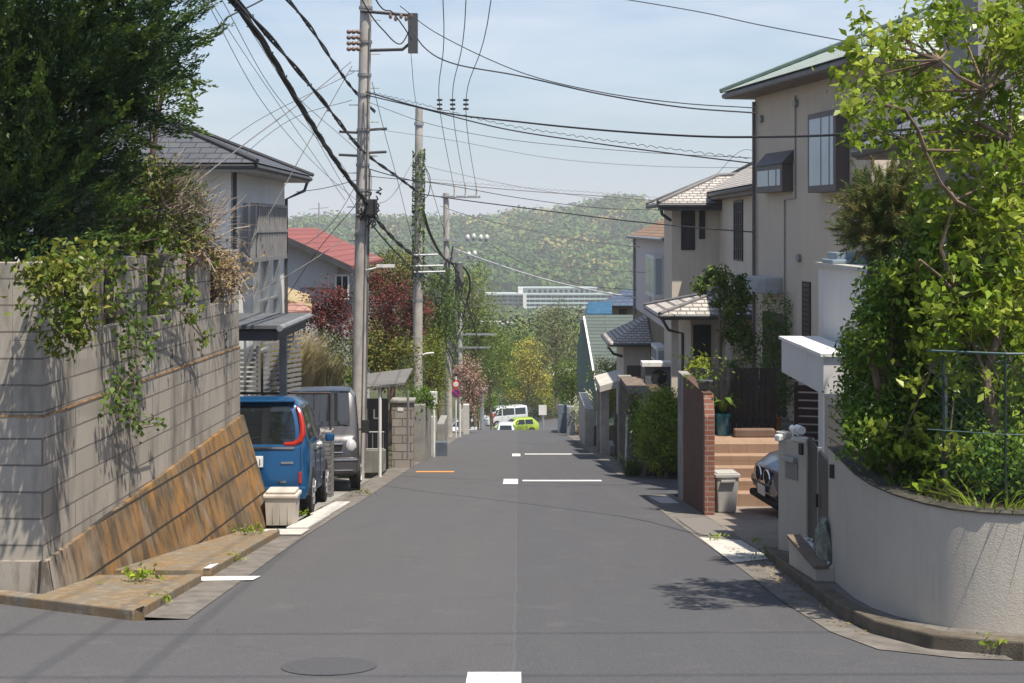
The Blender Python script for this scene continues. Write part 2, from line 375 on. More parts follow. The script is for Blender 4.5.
# ================================================================ SETTING
def ridge(X):
    h = -12 + 8 / (1 + math.exp(-(X + 60) / 60.0)) + 11 * math.exp(-((X - 95) / 45.0) ** 2) + 2.0 * math.sin(X / 31.0) + 1.3 * math.sin(X / 13.0 + 1)
    return h
def terr(X, Y):
    if Y < 175: return gz(Y)
    if Y < 450: return -18.37 - 27.6 * (Y - 175) / 275
    if Y < 780: return -46.0
    t = min(1, (Y - 780) / 420.0); t = t * t * (3 - 2 * t)
    return -46 + (ridge(X) + 38 + 4 * math.sin(X / 40 + Y / 90) * (1 - t)) * t if Y < 1500 else -46 + (ridge(X) + 38) * max(0, 1 - (Y - 1500) / 800.0)
xs = [-3000, -1500, -800] + list(range(-500, -60, 40)) + [-60, -40, -20, -10, -5, 0, 5, 10, 20, 40, 60] + list(range(100, 540, 40)) + [800, 1500, 3000]
ys = [-400, -150, -60, -30, -10, 0, 8, 20, 40, 60, 72, 90, 110, 132, 150, 175, 220, 300, 380, 450, 600, 780] + list(range(820, 1240, 40)) + [1300, 1400, 1500, 1700, 2000, 2400, 3200]
mb = MB(); nx = len(xs)
for y in ys:
    for x in xs: mb.v.append(Vector((x, y, terr(x, y) - 0.05)))
for j in range(len(ys) - 1):
    for i in range(nx - 1): mb.f.append([j * nx + i, j * nx + i + 1, (j + 1) * nx + i + 1, (j + 1) * nx + i])
GRND = NB('earth'); GRND.col(GRND.mix(GRND.ramp(GRND.noise(0.05, 6, 0.6), 0.35, 0.65), (0.05, 0.07, 0.028), (0.10, 0.085, 0.055))); GRND = GRND.fin(0.95, 0, 0.1)
struct(mb, 'ground', GRND)
def strip(pts_l, pts_r, dz):
    m = MB(); n = len(pts_l)
    for (a, b) in zip(pts_l, pts_r):
        m.v += [Vector((a[0], a[1], gz(a[1]) + dz)), Vector((b[0], b[1], gz(b[1]) + dz))]
    for i in range(n - 1): m.f.append([2 * i, 2 * i + 1, 2 * i + 3, 2 * i + 2])
    return m
Redge = [(2.20, 25.2), (2.18, 20), (2.22, 17.4), (2.27, 14.2), (2.26, 12.3), (2.33, 10.6), (2.50, 9.87), (2.95, 9.55), (3.6, 9.4), (8, 9.3), (60, 9.3)]
m = strip([(-2.63, 11.2), (-2.66, 17), (-2.62, 25.2)], [(2.32, 11.2), (2.20, 17), (2.20, 25.2)], 0.004)
road = MB()
pl = [(-60, -6), (60, -6), (60, 9.3), (8, 9.3), (3.6, 9.4), (2.95, 9.55), (2.5, 9.87), (2.33, 10.6), (2.26, 12.3), (2.27, 14.2), (2.22, 17.4), (2.18, 20), (2.20, 25.2), (4.5, 25.2), (4.5, 31), (2.3, 31), (2.22, 40), (2.2, 56), (2.1, 72),
      (-2.45, 72), (-2.5, 46), (-2.6, 31.5), (-2.62, 25), (-2.67, 17), (-2.6, 11.2), (-3.0, 11.15), (-4.4, 12.05), (-60, 12.4)]
road.poly([(x, y, gz(y)) for x, y in pl])
road.add([(x, y, gz(y)) for y in (72, 132, 140, 175) for x in (-2.4, 2.1)], [(0, 1, 3, 2), (2, 3, 5, 4), (4, 5, 7, 6)])
road.add([(x, y, gz(y) + 0.004) for y in (133, 150) for x in (-30, 30)], [(0, 1, 3, 2)])
struct(road, 'road', M_ASPH)
# gutters and pavement strips
g = MB()
def flat(m, pts, dz): m.poly([(x, y, gz(y) + dz) for x, y in pts])
flat(g, [(-2.6, 11.2), (-2.67, 17), (-2.64, 22.4), (-2.98, 22.4), (-2.98, 11.3)], 0.006)
struct(g, 'gutter', GUT)
g = MB()
flat(g, [(2.2, 25.2), (2.18, 20), (2.22, 17.4), (2.27, 14.2), (2.26, 12.3), (2.33, 10.6), (2.50, 9.87), (2.95, 9.55), (3.3, 9.47), (3.3, 9.8), (2.9, 10.2), (2.75, 12), (2.75, 25.2)], 0.006)
flat(g, [(-2.62, 22.4), (-2.6, 31.5), (-2.5, 46), (-2.45, 72), (-3.1, 72), (-3.1, 22.4)], 0.006)
flat(g, [(2.22, 31), (2.22, 40), (2.2, 56), (2.1, 72), (2.7, 72), (2.65, 31)], 0.006)
struct(g, 'gutter', GUT)
# pavement with orange lichen and its kerb, left corner
LICH = NB('lichen_concrete')
f = LICH.ramp(LICH.noise(2.6, 7, 0.7, (1, 1, 1)), 0.38, 0.62)
c_ = LICH.mix(f, (0.17, 0.15, 0.125), (0.22, 0.145, 0.07)); c_ = LICH.mix(LICH.math('MULTIPLY', LICH.ramp(LICH.noise(9, 6, 0.7), 0.5, 0.7), 0.6), c_, (0.33, 0.29, 0.23))
LICH.col(c_); LICH.bump(LICH.noise(50, 4), 0.4, 0.008); LICH = LICH.fin(0.92, 0, 0.15)
g = MB()
for a, b in (((-3.02, 11.25), (-3.04, 13.4)), ((-3.04, 13.75), (-3.04, 17.7))):
    z = lambda y, d: gz(y) + d
    g.add([(x, y, z(y, d)) for (x, y) in ((a[0] - .01, a[1]), (b[0] - .01, b[1]), (-3.46 - .0 if b[1] > 15 else -3.95, b[1]), (-4.05 if a[1] < 13 else -3.95, 12.1 if a[1] < 13 else a[1])) for d in (-.04, .075)],
          [(0, 2, 4, 6), (1, 3, 5, 7), (0, 2, 3, 1), (2, 4, 5, 3), (4, 6, 7, 5), (6, 0, 1, 7)])
struct(g, 'pavement', LICH)
g = MB()
zt = lambda x, y: gz(y) + 0.085
zb = lambda x, y: gz(y) - 0.1
g.wall([(-12, 12.35), (-4.4, 12.05), (-3.02, 11.15), (-2.98, 11.3), (-2.98, 13.4)], -0.14, zb, zt)
g.wall([(-2.98, 13.8), (-2.98, 17.8)], -0.14, zb, zt)
struct(g, 'kerb', LICH, bevel=0.02)
g = MB(); g.poly([(x, y, gz(y) + 0.012) for x, y in [(-3.2, 13.45), (-2.52, 13.52), (-2.50, 13.82), (-3.2, 13.75)]])
g.poly([(x, y, gz(y) + 0.09) for x, y in [(-3.05, 13.79), (-2.985, 13.79), (-2.985, 14.2), (-3.05, 14.1)]])
struct(g, 'white_kerb_paint', PAINT)
# slabs covering the gutter beside the cars
g = MB()
for y0, y1 in ((18.7, 20.8), (20.85, 23.2)):
    g.add([(x, y, gz(y) + d) for (x, y) in ((-3.05, y0), (-2.76, y0), (-2.74, y1), (-2.98, y1)) for d in (0, 0.035)], [(0, 2, 4, 6), (1, 3, 5, 7), (0, 2, 3, 1), (2, 4, 5, 3), (4, 6, 7, 5), (6, 0, 1, 7)])
struct(g, 'pavement_slab', CONCL, bevel=0.01)
g = MB(); g.poly([(x, y, gz(y) + .02) for x, y in [(-3.3, 17.85), (-2.72, 17.85), (-2.72, 18.6), (-3.3, 18.6)]])
struct(g, 'gutter_cover', CONCL)
# driveways
g = MB(); flat(g, [(-3.1, 19.6), (-3.1, 30), (-12, 30), (-12, 19.6)], 0.004); struct(g, 'driveway', plain('drive', (0.26, 0.25, 0.23), 0.9, 0, 0.25, 2, 0.3, 50, dirt=0.3))
g = MB(); flat(g, [(2.75, 15.6), (9, 15.6), (9, 22.6), (2.75, 22.6)], 0.008); struct(g, 'driveway', plain('drive_right', (0.22, 0.185, 0.155), 0.9, 0, 0.2, 2, 0.3, 50, dirt=0.25))
# pale slabs and grooved cover by the right driveway
g = MB(); flat(g, [(2.25, 14.9), (2.72, 15.3), (2.70, 17.2), (2.24, 17.6)], 0.012); flat(g, [(2.32, 23.1), (2.62, 23.1), (2.6, 24.6), (2.26, 24.6)], 0.012)
struct(g, 'pavement_slab', CONCL)
GRV = NB('grooved_concrete'); v = GRV.wallvec(); 
sp = GRV.n('ShaderNodeSeparateXYZ'); GRV.l(GRV.tc.outputs['Object'], sp.inputs[0])
st = GRV.math('GREATER_THAN', GRV.math('FRACT', GRV.math('MULTIPLY', sp.outputs[1], 9.0)), 0.6); GRV.col(GRV.mix(st, (0.22, 0.20, 0.18), (0.09, 0.08, 0.075))); GRV = GRV.fin(0.9)
g = MB(); flat(g, [(2.28, 17.8), (2.72, 17.8), (2.70, 20.3), (2.26, 20.3)], 0.014); struct(g, 'drain_cover', GRV)
# kerb along the curved white wall
kp = [(2.70, 15.6), (2.60, 13.2), (2.55, 11.4), (2.63, 10.5), (2.87, 9.87), (3.4, 9.57), (5, 9.42), (30, 9.4)]
g = MB(); g.wall(kp[::-1], 0.14, zb, lambda x, y: gz(y) + 0.11); struct(g, 'kerb', KERB, bevel=0.015)
g = MB(); flat(g, [(2.8, 15.6), (2.72, 13.2), (2.68, 11.4), (2.76, 10.5), (3.0, 9.9), (5, 9.5), (5, 10), (3.2, 10.4), (3, 15.6)], 0.105); struct(g, 'kerb_footing', GUT)
# markings
g = MB()
def mark(m, x0, x1, y0, y1, dz=0.006): m.poly([(x, y, gz(y) + dz) for x, y in ((x0, y0), (x1, y0), (x1, y1), (x0, y1))])
mark(g, -0.32, 0.02, 7.2, 9.06); mark(g, -0.30, 0.0, 28.2, 29.9); mark(g, 0.09, 1.72, 29.1, 29.55); mark(g, -0.17, 0.07, 41, 42.8); mark(g, 0.2, 1.62, 42.2, 42.8)
PW = NB('worn_road_paint'); a = PW.ramp(PW.noise(16, 7, 0.75), 0.47, 0.62)
PW.col(PW.mix(PW.math('MULTIPLY', a, 0.6), (0.74, 0.73, 0.70), (0.2, 0.2, 0.2))); PW = PW.fin(0.8)
struct(g, 'road_marking', PW)
g = MB(); mark(g, -2.35, -1.47, 32.5, 33.0); struct(g, 'orange_road_marking', ORPAINT)
# manhole
MH = NB('manhole_iron'); a = MH.n('ShaderNodeTexVoronoi'); a.inputs['Scale'].default_value = 28; MH.l(MH.tc.outputs['Object'], a.inputs[0])
MH.col(MH.mix(MH.ramp(a.outputs['Distance'], 0.1, 0.5), (0.118, 0.108, 0.108), (0.092, 0.09, 0.094))); MH = MH.fin(0.6, 0.3)
g = MB(); mc = Vector((-1.23, 9.27, 0))
g.poly([(mc.x + .31 * math.cos(t), mc.y + .31 * math.sin(t), gz(mc.y + .31 * math.sin(t)) + .005) for t in np.linspace(0, 2 * math.pi, 28)[:-1]])
mh = solo(g, 'manhole_cover', 'round dark iron manhole cover set in the asphalt at the front of the crossing', 'manhole cover', MH)

# ---------------------------------------------------------------- the far valley: hill woods (stuff)
def forest(name, label, n, region, size, crown, mats, seed, leaf=1.6, per=70, zf=terr, cat='trees'):
    rng = np.random.default_rng(seed); pts = []; tint = []; outs = []
    for i in range(n):
        X, Y = region(rng); z = zf(X, Y); r = crown * rng.uniform(0.6, 1.35)
        d = rng.normal(size=(per, 3)); d[:, 2] = np.abs(d[:, 2]) * 0.9 - 0.15; d /= np.linalg.norm(d, axis=1, keepdims=True)
        p = np.array([X, Y, z + r * 0.8]) + d * r * rng.uniform(0.75, 1.0, (per, 1)) * np.array([1, 1, 0.95]); pts.append(p); outs.append(d)
        tint.append(np.full(per, rng.uniform(0, 1) ** 1.0))
    allp = np.concatenate(pts); me = leaf_mesh(allp, leaf * allp[:, 1] if leaf < .1 else leaf, rng, 0.2, np.concatenate(outs) * 3.2, 'leaf', np.concatenate(tint), 0.9)
    o = link(name, me, mats); settags(o, label, cat, None, 'stuff'); return o
def fol4(name, ramp, rough=0.7):
    m = NB(name); a = m.n('ShaderNodeAttribute'); a.attribute_name = 'tint'; g = m.n('ShaderNodeNewGeometry')
    r = m.n('ShaderNodeValToRGB'); r.color_ramp.interpolation = 'LINEAR'; els = r.color_ramp.elements
    els[0].position = ramp[0][0]; els[0].color = (*ramp[0][1], 1); els[1].position = ramp[-1][0]; els[1].color = (*ramp[-1][1], 1)
    for p, c in ramp[1:-1]: e = els.new(p); e.color = (*c, 1)
    m.l(a.outputs['Fac'], r.inputs[0]); col = m.mix(m.math('MULTIPLY', g.outputs['Random Per Island'], 0.2), r.outputs[0], m.mix(1.0, r.outputs[0], (0.45, 0.5, 0.45), 'MULTIPLY'))
    m.col(col); return m.fin(rough, 0, 0.15)
HILL = fol4('hill_foliage', [(0.0, (0.022, 0.060, 0.018)), (0.45, (0.045, 0.105, 0.022)), (0.7, (0.09, 0.16, 0.035)), (0.94, (0.11, 0.165, 0.045)), (0.955, (0.20, 0.19, 0.06)), (1.0, (0.30, 0.26, 0.08))])
VAL = fol4('valley_foliage', [(0.0, (0.04, 0.075, 0.022)), (0.5, (0.08, 0.125, 0.03)), (0.85, (0.12, 0.165, 0.045)), (1.0, (0.22, 0.21, 0.06))])
def reg_hill(r):
    Y = 800 + 470 * r.uniform(0, 1) ** 0.8
    return r.uniform(-0.30, 0.20) * Y, Y
forest('hillside_woods', 'wooded green hill with yellow blossoming crowns across the valley', 1900, reg_hill, 0, 14.0, HILL, 5, 2.9, 190)
def reg_val(r):
    Y = 190 + 490 * r.uniform(0, 1) ** 1.1
    return r.uniform(-0.12, 0.12) * Y, Y
forest('valley_woods', 'belt of bushy green trees in the valley below the apartment block', 1500, reg_val, 0, 5.2, VAL, 6, 0.0026, 170)
HZ = NB('haze')
HZ.t.nodes.remove(HZ.b); pv = HZ.n('ShaderNodeVolumePrincipled'); pv.inputs['Color'].default_value = (0.96, 0.98, 1.0, 1); pv.inputs['Density'].default_value = 0.00038
HZ.l(pv.outputs[0], HZ.o.inputs['Volume'])
g = MB(); g.box(-3100, 3100, -450, 3300, -54, 60); hz = g.build('haze', HZ.m); hz['kind'] = 'stuff'; hz['label'] = 'thin pale spring haze over the valley'; hz.display_type = 'WIRE'
# ================================================================ LEFT SIDE
# ---- tall block wall on a slanted stained footing
BLK = coursed('block_wall', (0.37, 0.33, 0.28), (0.44, 0.395, 0.34), (0.17, 0.15, 0.13), 1.6, 0.232, 0.009, 0.9, 0.7, 0.5, 0.75)
FOOT = coursed('stained_footing', (0.17, 0.125, 0.075), (0.19, 0.14, 0.085), (0.035, 0.03, 0.025), 60, 0.40, 0.012, 0.9, 1.0, 0.0, 0.5, stain=(0.35, 0.165, 0.035, 0.85))
wl = thing('block_wall', 'tall grey block retaining wall with orange stained slanted footing at the left corner', 'wall', (-4.13, 12.37, -1.46), -0.041)
LW = 7.25
zo = 1.46
m = MB()
m.box(-0.3, 0, 0, LW, -0.9, 0.113 + zo); m.box(-14, -0.3, 0, 0.3, -0.6, 0.113 + zo)
m.build('lower_wall', BLK, wl)
m = MB()
op = [(1.62, 2.33), (3.05, 3.72), (4.58, 5.03), (5.7, 6.36)]
m.box(-0.28, -0.012, 0.012, LW - .01, 0.13 + zo, 0.78 + zo)
ye = 0.012
for a, b in op + [(LW - .01, None)]:
    m.box(-0.28, -0.012, ye, a, 0.78 + zo, 1.46 + zo); ye = b
m.box(-14, -0.28, 0.012, 0.29, 0.13 + zo, 1.46 + zo)
m.build('upper_wall', BLK, wl, bevel=0.006)
ORL = plain('rust_line', (0.27, 0.165, 0.085), 0.9, 0, 0.5, 9, 0.3, 40)
m = MB(); m.box(-0.28, 0.006, -0.004, LW, 0.113 + zo, 0.13 + zo); m.box(-14, -0.28, -0.004, 0.28, 0.113 + zo, 0.13 + zo); m.build('ledge', ORL, wl)
SLAT = plain('brown_slat', (0.075, 0.05, 0.038), 0.8, 0, 0.3, 6)
for a, b in op:
    m = MB(); n = int((b - a) / 0.1)
    for i in range(n): m.box(-0.17, -0.14, a + (b - a) * i / n + .012, a + (b - a) * (i + 1) / n - .012, 0.78 + zo, 1.40 + zo)
    m.box(-0.14, -0.11, a, b, 0.84 + zo, 0.90 + zo); m.box(-0.14, -0.11, a, b, 1.28 + zo, 1.34 + zo)
    m.build('slat_screen', SLAT, wl)
# footing: slanted prism along the side, low along the front
m = MB(); vs = []; st = [0.0, 0.5, 1.5, 3, 4.5, 6, LW]
for y in st:
    t = y / LW; zt_ = 0.33 + 0.31 * t; zb_ = -0.118 * y - 0.15; o = 0.13 + 0.40 * t
    vs += [(0.004, y, zt_), (o * 0.0 + 0.05, y, zt_), (o, y, zb_), (0.004, y, zb_)]
fs = []
for i in range(len(st) - 1):
    for k in range(4): fs.append((i * 4 + k, i * 4 + (k + 1) % 4, i * 4 + 4 + (k + 1) % 4, i * 4 + 4 + k))
fs += [(0, 1, 2, 3), (len(st) * 4 - 4, len(st) * 4 - 3, len(st) * 4 - 2, len(st) * 4 - 1)]
m.add(vs, fs)
m.prism([(0.0, -0.004, 0.33), (0.05, -0.05, 0.33), (0.13, -0.13, -0.2), (0, -0.004, -0.2)], (-0.001, 0.0, 0))
m.add([(0.05, -0.0, .33), (0.05, -0.05, .33), (-14, -0.05, .33), (-14, 0, .33), (0.13, 0, -.15), (0.13, -.13, -.15), (-14, -.13, -.15), (-14, 0, -.15)],
      [(0, 1, 2, 3), (4, 7, 6, 5), (0, 4, 5, 1), (1, 5, 6, 2), (2, 6, 7, 3), (3, 7, 4, 0)])
m.build('footing', FOOT, wl)
MARK = plain('weep_mark', (0.05, 0.045, 0.04), 0.9)
for y in (3.9, 5.25, 6.45):
    m = MB()
    for (a, b, c, d) in ((0, .11, .18, .2), (0, .11, .1, .12), (0, .11, .0, .02), (.09, .11, .1, .2), (0, .02, .02, .1)): m.box(-0.012, -0.008, y + a, y + b, 0.17 + zo + c, 0.17 + zo + d)
    m.build('weep_mark', MARK, wl)
g = MB(); g.box(-30, -4.4, 12.6, 19.5, -4, 1.2); struct(g, 'raised_ground', SOIL)

# ---- storage box at the wall end
BEI = plain('beige_plastic', (0.52, 0.47, 0.41), 0.55, 0, 0.05, 5, dirt=0.12)
c0 = G(280, 527); bx = thing('storage_box', 'beige lidded plastic storage box at the kerb behind the blue minivan', 'storage box', (c0.x, c0.y + .2, c0.z + .01), 0.0)
m = MB(); m.add([(sx * (w), sy * (d), z) for z, w, d in ((0, .19, .16), (.36, .21, .18)) for sx, sy in ((-1, -1), (1, -1), (1, 1), (-1, 1))], [(0, 3, 2, 1), (4, 5, 6, 7), (0, 1, 5, 4), (1, 2, 6, 5), (2, 3, 7, 6), (3, 0, 4, 7)])
for x in (-.1, 0, .1): m.box(x - .004, x + .004, -.178, -.165, 0.04, .34)
m.build('body', BEI, bx, bevel=0.015)
m = MB(); m.box(-.235, .235, -.2, .2, .36, .42); m.box(-.20, .20, -.17, .17, .42, .465); m.build('lid', BEI, bx, bevel=0.02)

# ---- cars -------------------------------------------------------------
def interp(st, y):
    for a, b in zip(st[:-1], st[1:]):
        if a[0] <= y <= b[0]:
            t = (y - a[0]) / max(1e-6, b[0] - a[0]); return [a[i] + (b[i] - a[i]) * t for i in range(len(a))]
    return list(st[-1] if y > st[-1][0] else st[0])
def car(name, label, loc, rz, st, paint, wheels, wr, glasses, roofglass, group=None, cat='car', tw=0.17, parts=None):
    """st: (y, z_bottom, z_belt, z_top, half_width_low, half_width_top); y runs from rear (0) to front"""
    t = thing(name, label, cat, loc, rz, group); m = MB(); vs = []; n = 14
    for (y, zb_, zl, zt_, wb, wt) in st:
        h = [(wb * .8, zb_), (wb * .97, zb_ + .08), (wb, zb_ + (zl - zb_) * .5), (wb * .985, zl), (wt + (wb * .985 - wt) * .12, zl + (zt_ - zl) * .86), (wt * .86, zl + (zt_ - zl) * .985), (wt * .35, zt_)]
        ring = [(x, y, z) for x, z in h] + [(-x, y, z) for x, z in h[::-1]]; vs += ring
    fs = []
    for i in range(len(st) - 1):
        for k in range(n): fs.append((i * n + k, i * n + (k + 1) % n, (i + 1) * n + (k + 1) % n, (i + 1) * n + k))
    fs += [tuple(range(n)), tuple(range((len(st) - 1) * n, len(st) * n))]
    m.add(vs, fs); m.build('body', paint, t, smooth=True, bevel=0.02)
    def side(y, q, s, off):
        _, zb_, zl, zt_, wb, wt = interp(st, y); xt = wt + (wb * .985 - wt) * .12
        return Vector((s * (wb * .985 + (xt - wb * .985) * q / .86 + off), y, zl + (zt_ - zl) * q))
    for s in (-1, 1):
        for (ya, yb, q0, q1, sa, sb) in glasses:   # window slanted at its ends by sa, sb
            gm = MB(); N = 6; pts = []
            for i in range(N + 1): pts.append((side(ya + sa * 0 + (yb - ya) * i / N, q0, s, .006), side(ya + sa + (yb + sb - ya - sa) * i / N, q1, s, .006)))
            for (a, b), (c, d) in zip(pts[:-1], pts[1:]): gm.poly([a, c, d, b])
            gm.build('side_window', CARGL, t)
    def top(y, u, off):
        _, zb_, zl, zt_, wb, wt = interp(st, y); x = wt * .86 * u; z = zt_ - (abs(u) ** 2.2) * (zt_ - zl) * .015
        return Vector((x, y, z + off))
    for nm, ya, yb, oy in roofglass:
        gm = MB(); NU = 6; NV = 8; grid = [[top(ya + (yb - ya) * j / NV, -0.97 + 1.94 * i / NU, .004) + Vector((0, oy, 0)) for i in range(NU + 1)] for j in range(NV + 1)]
        for j in range(NV):
            for i in range(NU): gm.poly([grid[j][i], grid[j][i + 1], grid[j + 1][i + 1], grid[j + 1][i]])
        gm.build(nm, CARGL, t)
    w0 = max(s[4] for s in st)
    for y in wheels:
        for s in (-1, 1):
            wm = MB(); wm.tube([(s * (w0 - tw), y, wr), (s * (w0 - .0), y, wr), (s * (w0 + .006), y, wr)], [wr, wr, wr * .94], 20); w = wm.build('wheel', BLACK, t)
            rm = MB(); rm.tube([(s * (w0 + .0), y, wr), (s * (w0 + .014), y, wr)], [wr * .66, wr * .60], 16)
            for k in range(7):
                a = 2 * math.pi * k / 7; rm.tube([(s * (w0 + .014), y, wr), (s * (w0 + .018), y + wr * .6 * math.cos(a), wr + wr * .6 * math.sin(a))], .018, 4)
            rm.build('rim', GREYM, w)
            am = MB(); am.tube([(s * (w0 - .06), y, wr + .01), (s * (w0 + .004), y, wr + .01)], [wr * 1.16, wr * 1.16], 20); am.build('wheel_arch', BLACK, t)
    return t, side, top
def paint(name, c, rough=0.28):
    if name in MT: return MT[name]
    m = NB(name); m.col(m.mix(m.ramp(m.noise(2, 4), .3, .7), dk(c, .93), dk(c, 1.05))); m.b.inputs['Coat Weight'].default_value = 0.6; m.b.inputs['Coat Roughness'].default_value = 0.08
    MT[name] = m.fin(rough, 0.25, 0.5); return MT[name]
BLUE = paint('blue_car_paint', (0.006, 0.068, 0.175))
RED = plain('tail_lamp_red', (0.42, 0.025, 0.012), 0.2, 0, 0.05, spec=0.8)
LAMPW = plain('lamp_lens', (0.6, 0.6, 0.58), 0.12, 0.3, 0.05, spec=0.9)
stB = [(0.0, .30, .50, .98, .76, .70), (0.03, .24, .62, 1.03, .83, .76), (0.06, .22, .95, 1.12, .835, .74), (0.13, .22, .97, 1.50, .835, .665), (0.20, .22, .98, 1.64, .835, .64), (0.38, .22, .98, 1.715, .835, .63),
       (1.4, .20, .97, 1.735, .835, .64), (2.35, .20, .95, 1.69, .835, .62), (2.65, .20, .95, 1.58, .83, .61), (3.10, .20, .95, 1.09, .82, .66), (3.45, .22, .86, 1.0, .80, .66), (3.62, .26, .7, .9, .76, .62), (3.70, .34, .5, .74, .68, .56)]
cy = 20.55; zc = gz(20.55) + 0.015
bl, side, top = car('parked_minivan', 'blue tall minivan with red tail lamps parked behind the block wall', (-3.86, cy, zc), 0.055, stB, BLUE, (0.62, 3.05), .31,
    [(0.42, 1.02, .12, .82, .06, -.02), (1.10, 1.88, .10, .84, 0, 0), (1.96, 2.72, .10, .84, 0.0, -.28)], [('windscreen', 2.66, 3.08, 0)], cat='minivan')
bl.rotation_euler = (-.117, 0, .055)
m = MB()                                            # rear glass
def rear(x, z, off=-.012): 
    ys = [(0.98, 0.03), (1.12, .06), (1.50, .13), (1.64, .20)]
    y = np.interp(z, [a for a, b in ys], [b for a, b in ys]); return Vector((x, y + off, z))
rows = [(1.02, .60), (1.10, .62), (1.2, .62), (1.3, .605), (1.4, .59), (1.5, .56), (1.58, .50)]
for (z0, w0), (z1, w1) in zip(rows[:-1], rows[1:]): m.poly([rear(-w0, z0), rear(w0, z0), rear(w1, z1), rear(-w1, z1)])
m.build('rear_window', CARGL, bl)
for s in (-1, 1):                                   # L-shaped tail lamp
    m = MB(); pth = [(s * .46, 1.03), (s * .60, 1.03), (s * .69, 1.08), (s * .725, 1.18), (s * .715, 1.30), (s * .69, 1.42), (s * .655, 1.52), (s * .62, 1.57)]
    m.tube([rear(x, z, -.012) for x, z in pth], [.022, .034, .043, .045, .042, .036, .028, .015], 8); m.build('tail_lamp', RED, bl, smooth=True)
    m = MB(); m.box(s * .70 - .022, s * .70 + .022, -.012, .03, .46, .63); m.build('reflector', RED, bl, bevel=.01)
m = MB(); m.box(-.60, .60, .10, .26, 1.63, 1.665); m.build('roof_spoiler', BLUE, bl, bevel=.012)
m = MB(); m.box(-.008, .008, -.006, .02, .3, .9); m.box(.70, .706, -.004, .03, .3, 1.0); m.build('panel_gap', BLACK, bl, each=True)
m = MB(); m.box(-.62, .62, -.016, .03, .955, .992); m.build('chrome_strip', CHROME, bl, bevel=.008)
m = MB(); m.box(-.165, .165, -.022, .0, .70, .86); pl_ = m.build('number_plate', WHITE, bl, bevel=.004)
text('70-31', .13, DARKM, pl_, Matrix.Translation((0, -.024, .765)) @ Matrix.Rotation(R(90), 4, 'X'), 'plate_number')
m = MB(); m.box(.42, .60, -.012, .02, .745, .775); m.box(.38, .5, -.008, .02, .47, .50); m.build('badge', CHROME, bl, each=True)
m = MB(); m.box(-.79, .79, -.035, .10, .24, .42); m.build('bumper', BLUE, bl, bevel=.03)
m = MB(); m.tube([(-.25, .1, 1.0), (-.2, .03, 1.06), (.1, .05, 1.14)], .008, 5); m.build('rear_wiper', BLACK, bl)
m = MB(); m.tube([(.28, .6, 1.70), (.28, .45, 1.83)], .006, 5); m.build('aerial', BLACK, bl)
for s in (-1, 1):
    m = MB(); m.box(s * .94 - .075, s * .94 + .075, 2.38, 2.46, .99, 1.12); m.build('wing_mirror', BLUE, bl, bevel=.035, seg=3)
    m = MB(); m.box(s * .835 - .02, s * .835 + .02, 1.02, 1.18, .88, .915); m.box(s * .835 - .02, s * .835 + .02, 1.82, 1.98, .88, .915); m.build('door_handle', BLACK, bl, bevel=.008, each=True)
    m = MB()
    for y in (1.06, 1.92): m.box(s * .836 - .004, s * .836 + .004, y - .006, y + .006, .34, .96)
    m.build('door_gap', BLACK, bl, each=True)
# ---- grey kei van facing the camera
SILV = paint('grey_van_paint', (0.060, 0.056, 0.060), .3)
stV = [(0.0, .30, 1.0, 1.75, .70, .62), (.08, .26, 1.0, 1.86, .735, .64), (2.3, .24, 1.0, 1.90, .735, .655), (2.62, .24, 1.02, 1.80, .735, .64), (3.05, .24, 1.02, 1.17, .73, .66), (3.28, .26, .90, 1.02, .72, .64), (3.37, .30, .66, .88, .69, .6), (3.40, .38, .5, .72, .62, .52)]
vn, side, top = car('parked_van', 'grey box van facing the camera, parked beside the brick post', (-4.04, 29.2, gz(29.2) + .02), math.pi + .13, stV, SILV, (.55, 2.85), .28,
    [(0.2, 1.2, .12, .84, 0, 0), (1.3, 2.2, .10, .84, 0, 0), (2.28, 2.85, .10, .84, .0, -.26)], [('windscreen', 2.58, 3.06, .012)], cat='van')
vn.rotation_euler = (.117, 0, math.pi + .13)
m = MB(); m.box(-.40, .40, 3.37, 3.405, .66, .88); 
m.build('grille', BLACK, vn, bevel=.02)
m = MB(); m.box(-.42, .42, 3.39, 3.42, .83, .865); m.box(-.42, .42, 3.39, 3.42, .68, .70); m.build('grille_bar', CHROME, vn, bevel=.008, each=True)
m = MB(); m.box(-.69, .69, 3.36, 3.46, .30, .60); m.build('bumper', SILV, vn, bevel=.04)
m = MB(); m.box(-.68, .68, 3.462, 3.475, .545, .57); m.box(-.6, .6, 3.462, 3.475, .36, .38); m.build('bumper_trim', CHROME, vn, each=True)
for s in (-1, 1):
    m = MB(); m.ball((s * .55, 3.30, .79), (.13, .11, .15), 10, 8); m.build('headlight', LAMPW, vn, smooth=True, each=True)
    m = MB(); m.box(s * .84 - .07, s * .84 + .07, 2.76, 2.82, 1.02, 1.26); m.tube([(s * .72, 2.8, 1.08), (s * .8, 2.8, 1.1)], .02, 5); m.build('wing_mirror', BLACK, vn, bevel=.02)
m = MB(); m.tube([(-.5, 3.08, 1.17), (-.05, 3.0, 1.24)], .008, 4); m.tube([(.0, 3.09, 1.17), (.45, 3.0, 1.24)], .008, 4); m.build('wiper', BLACK, vn, each=True)

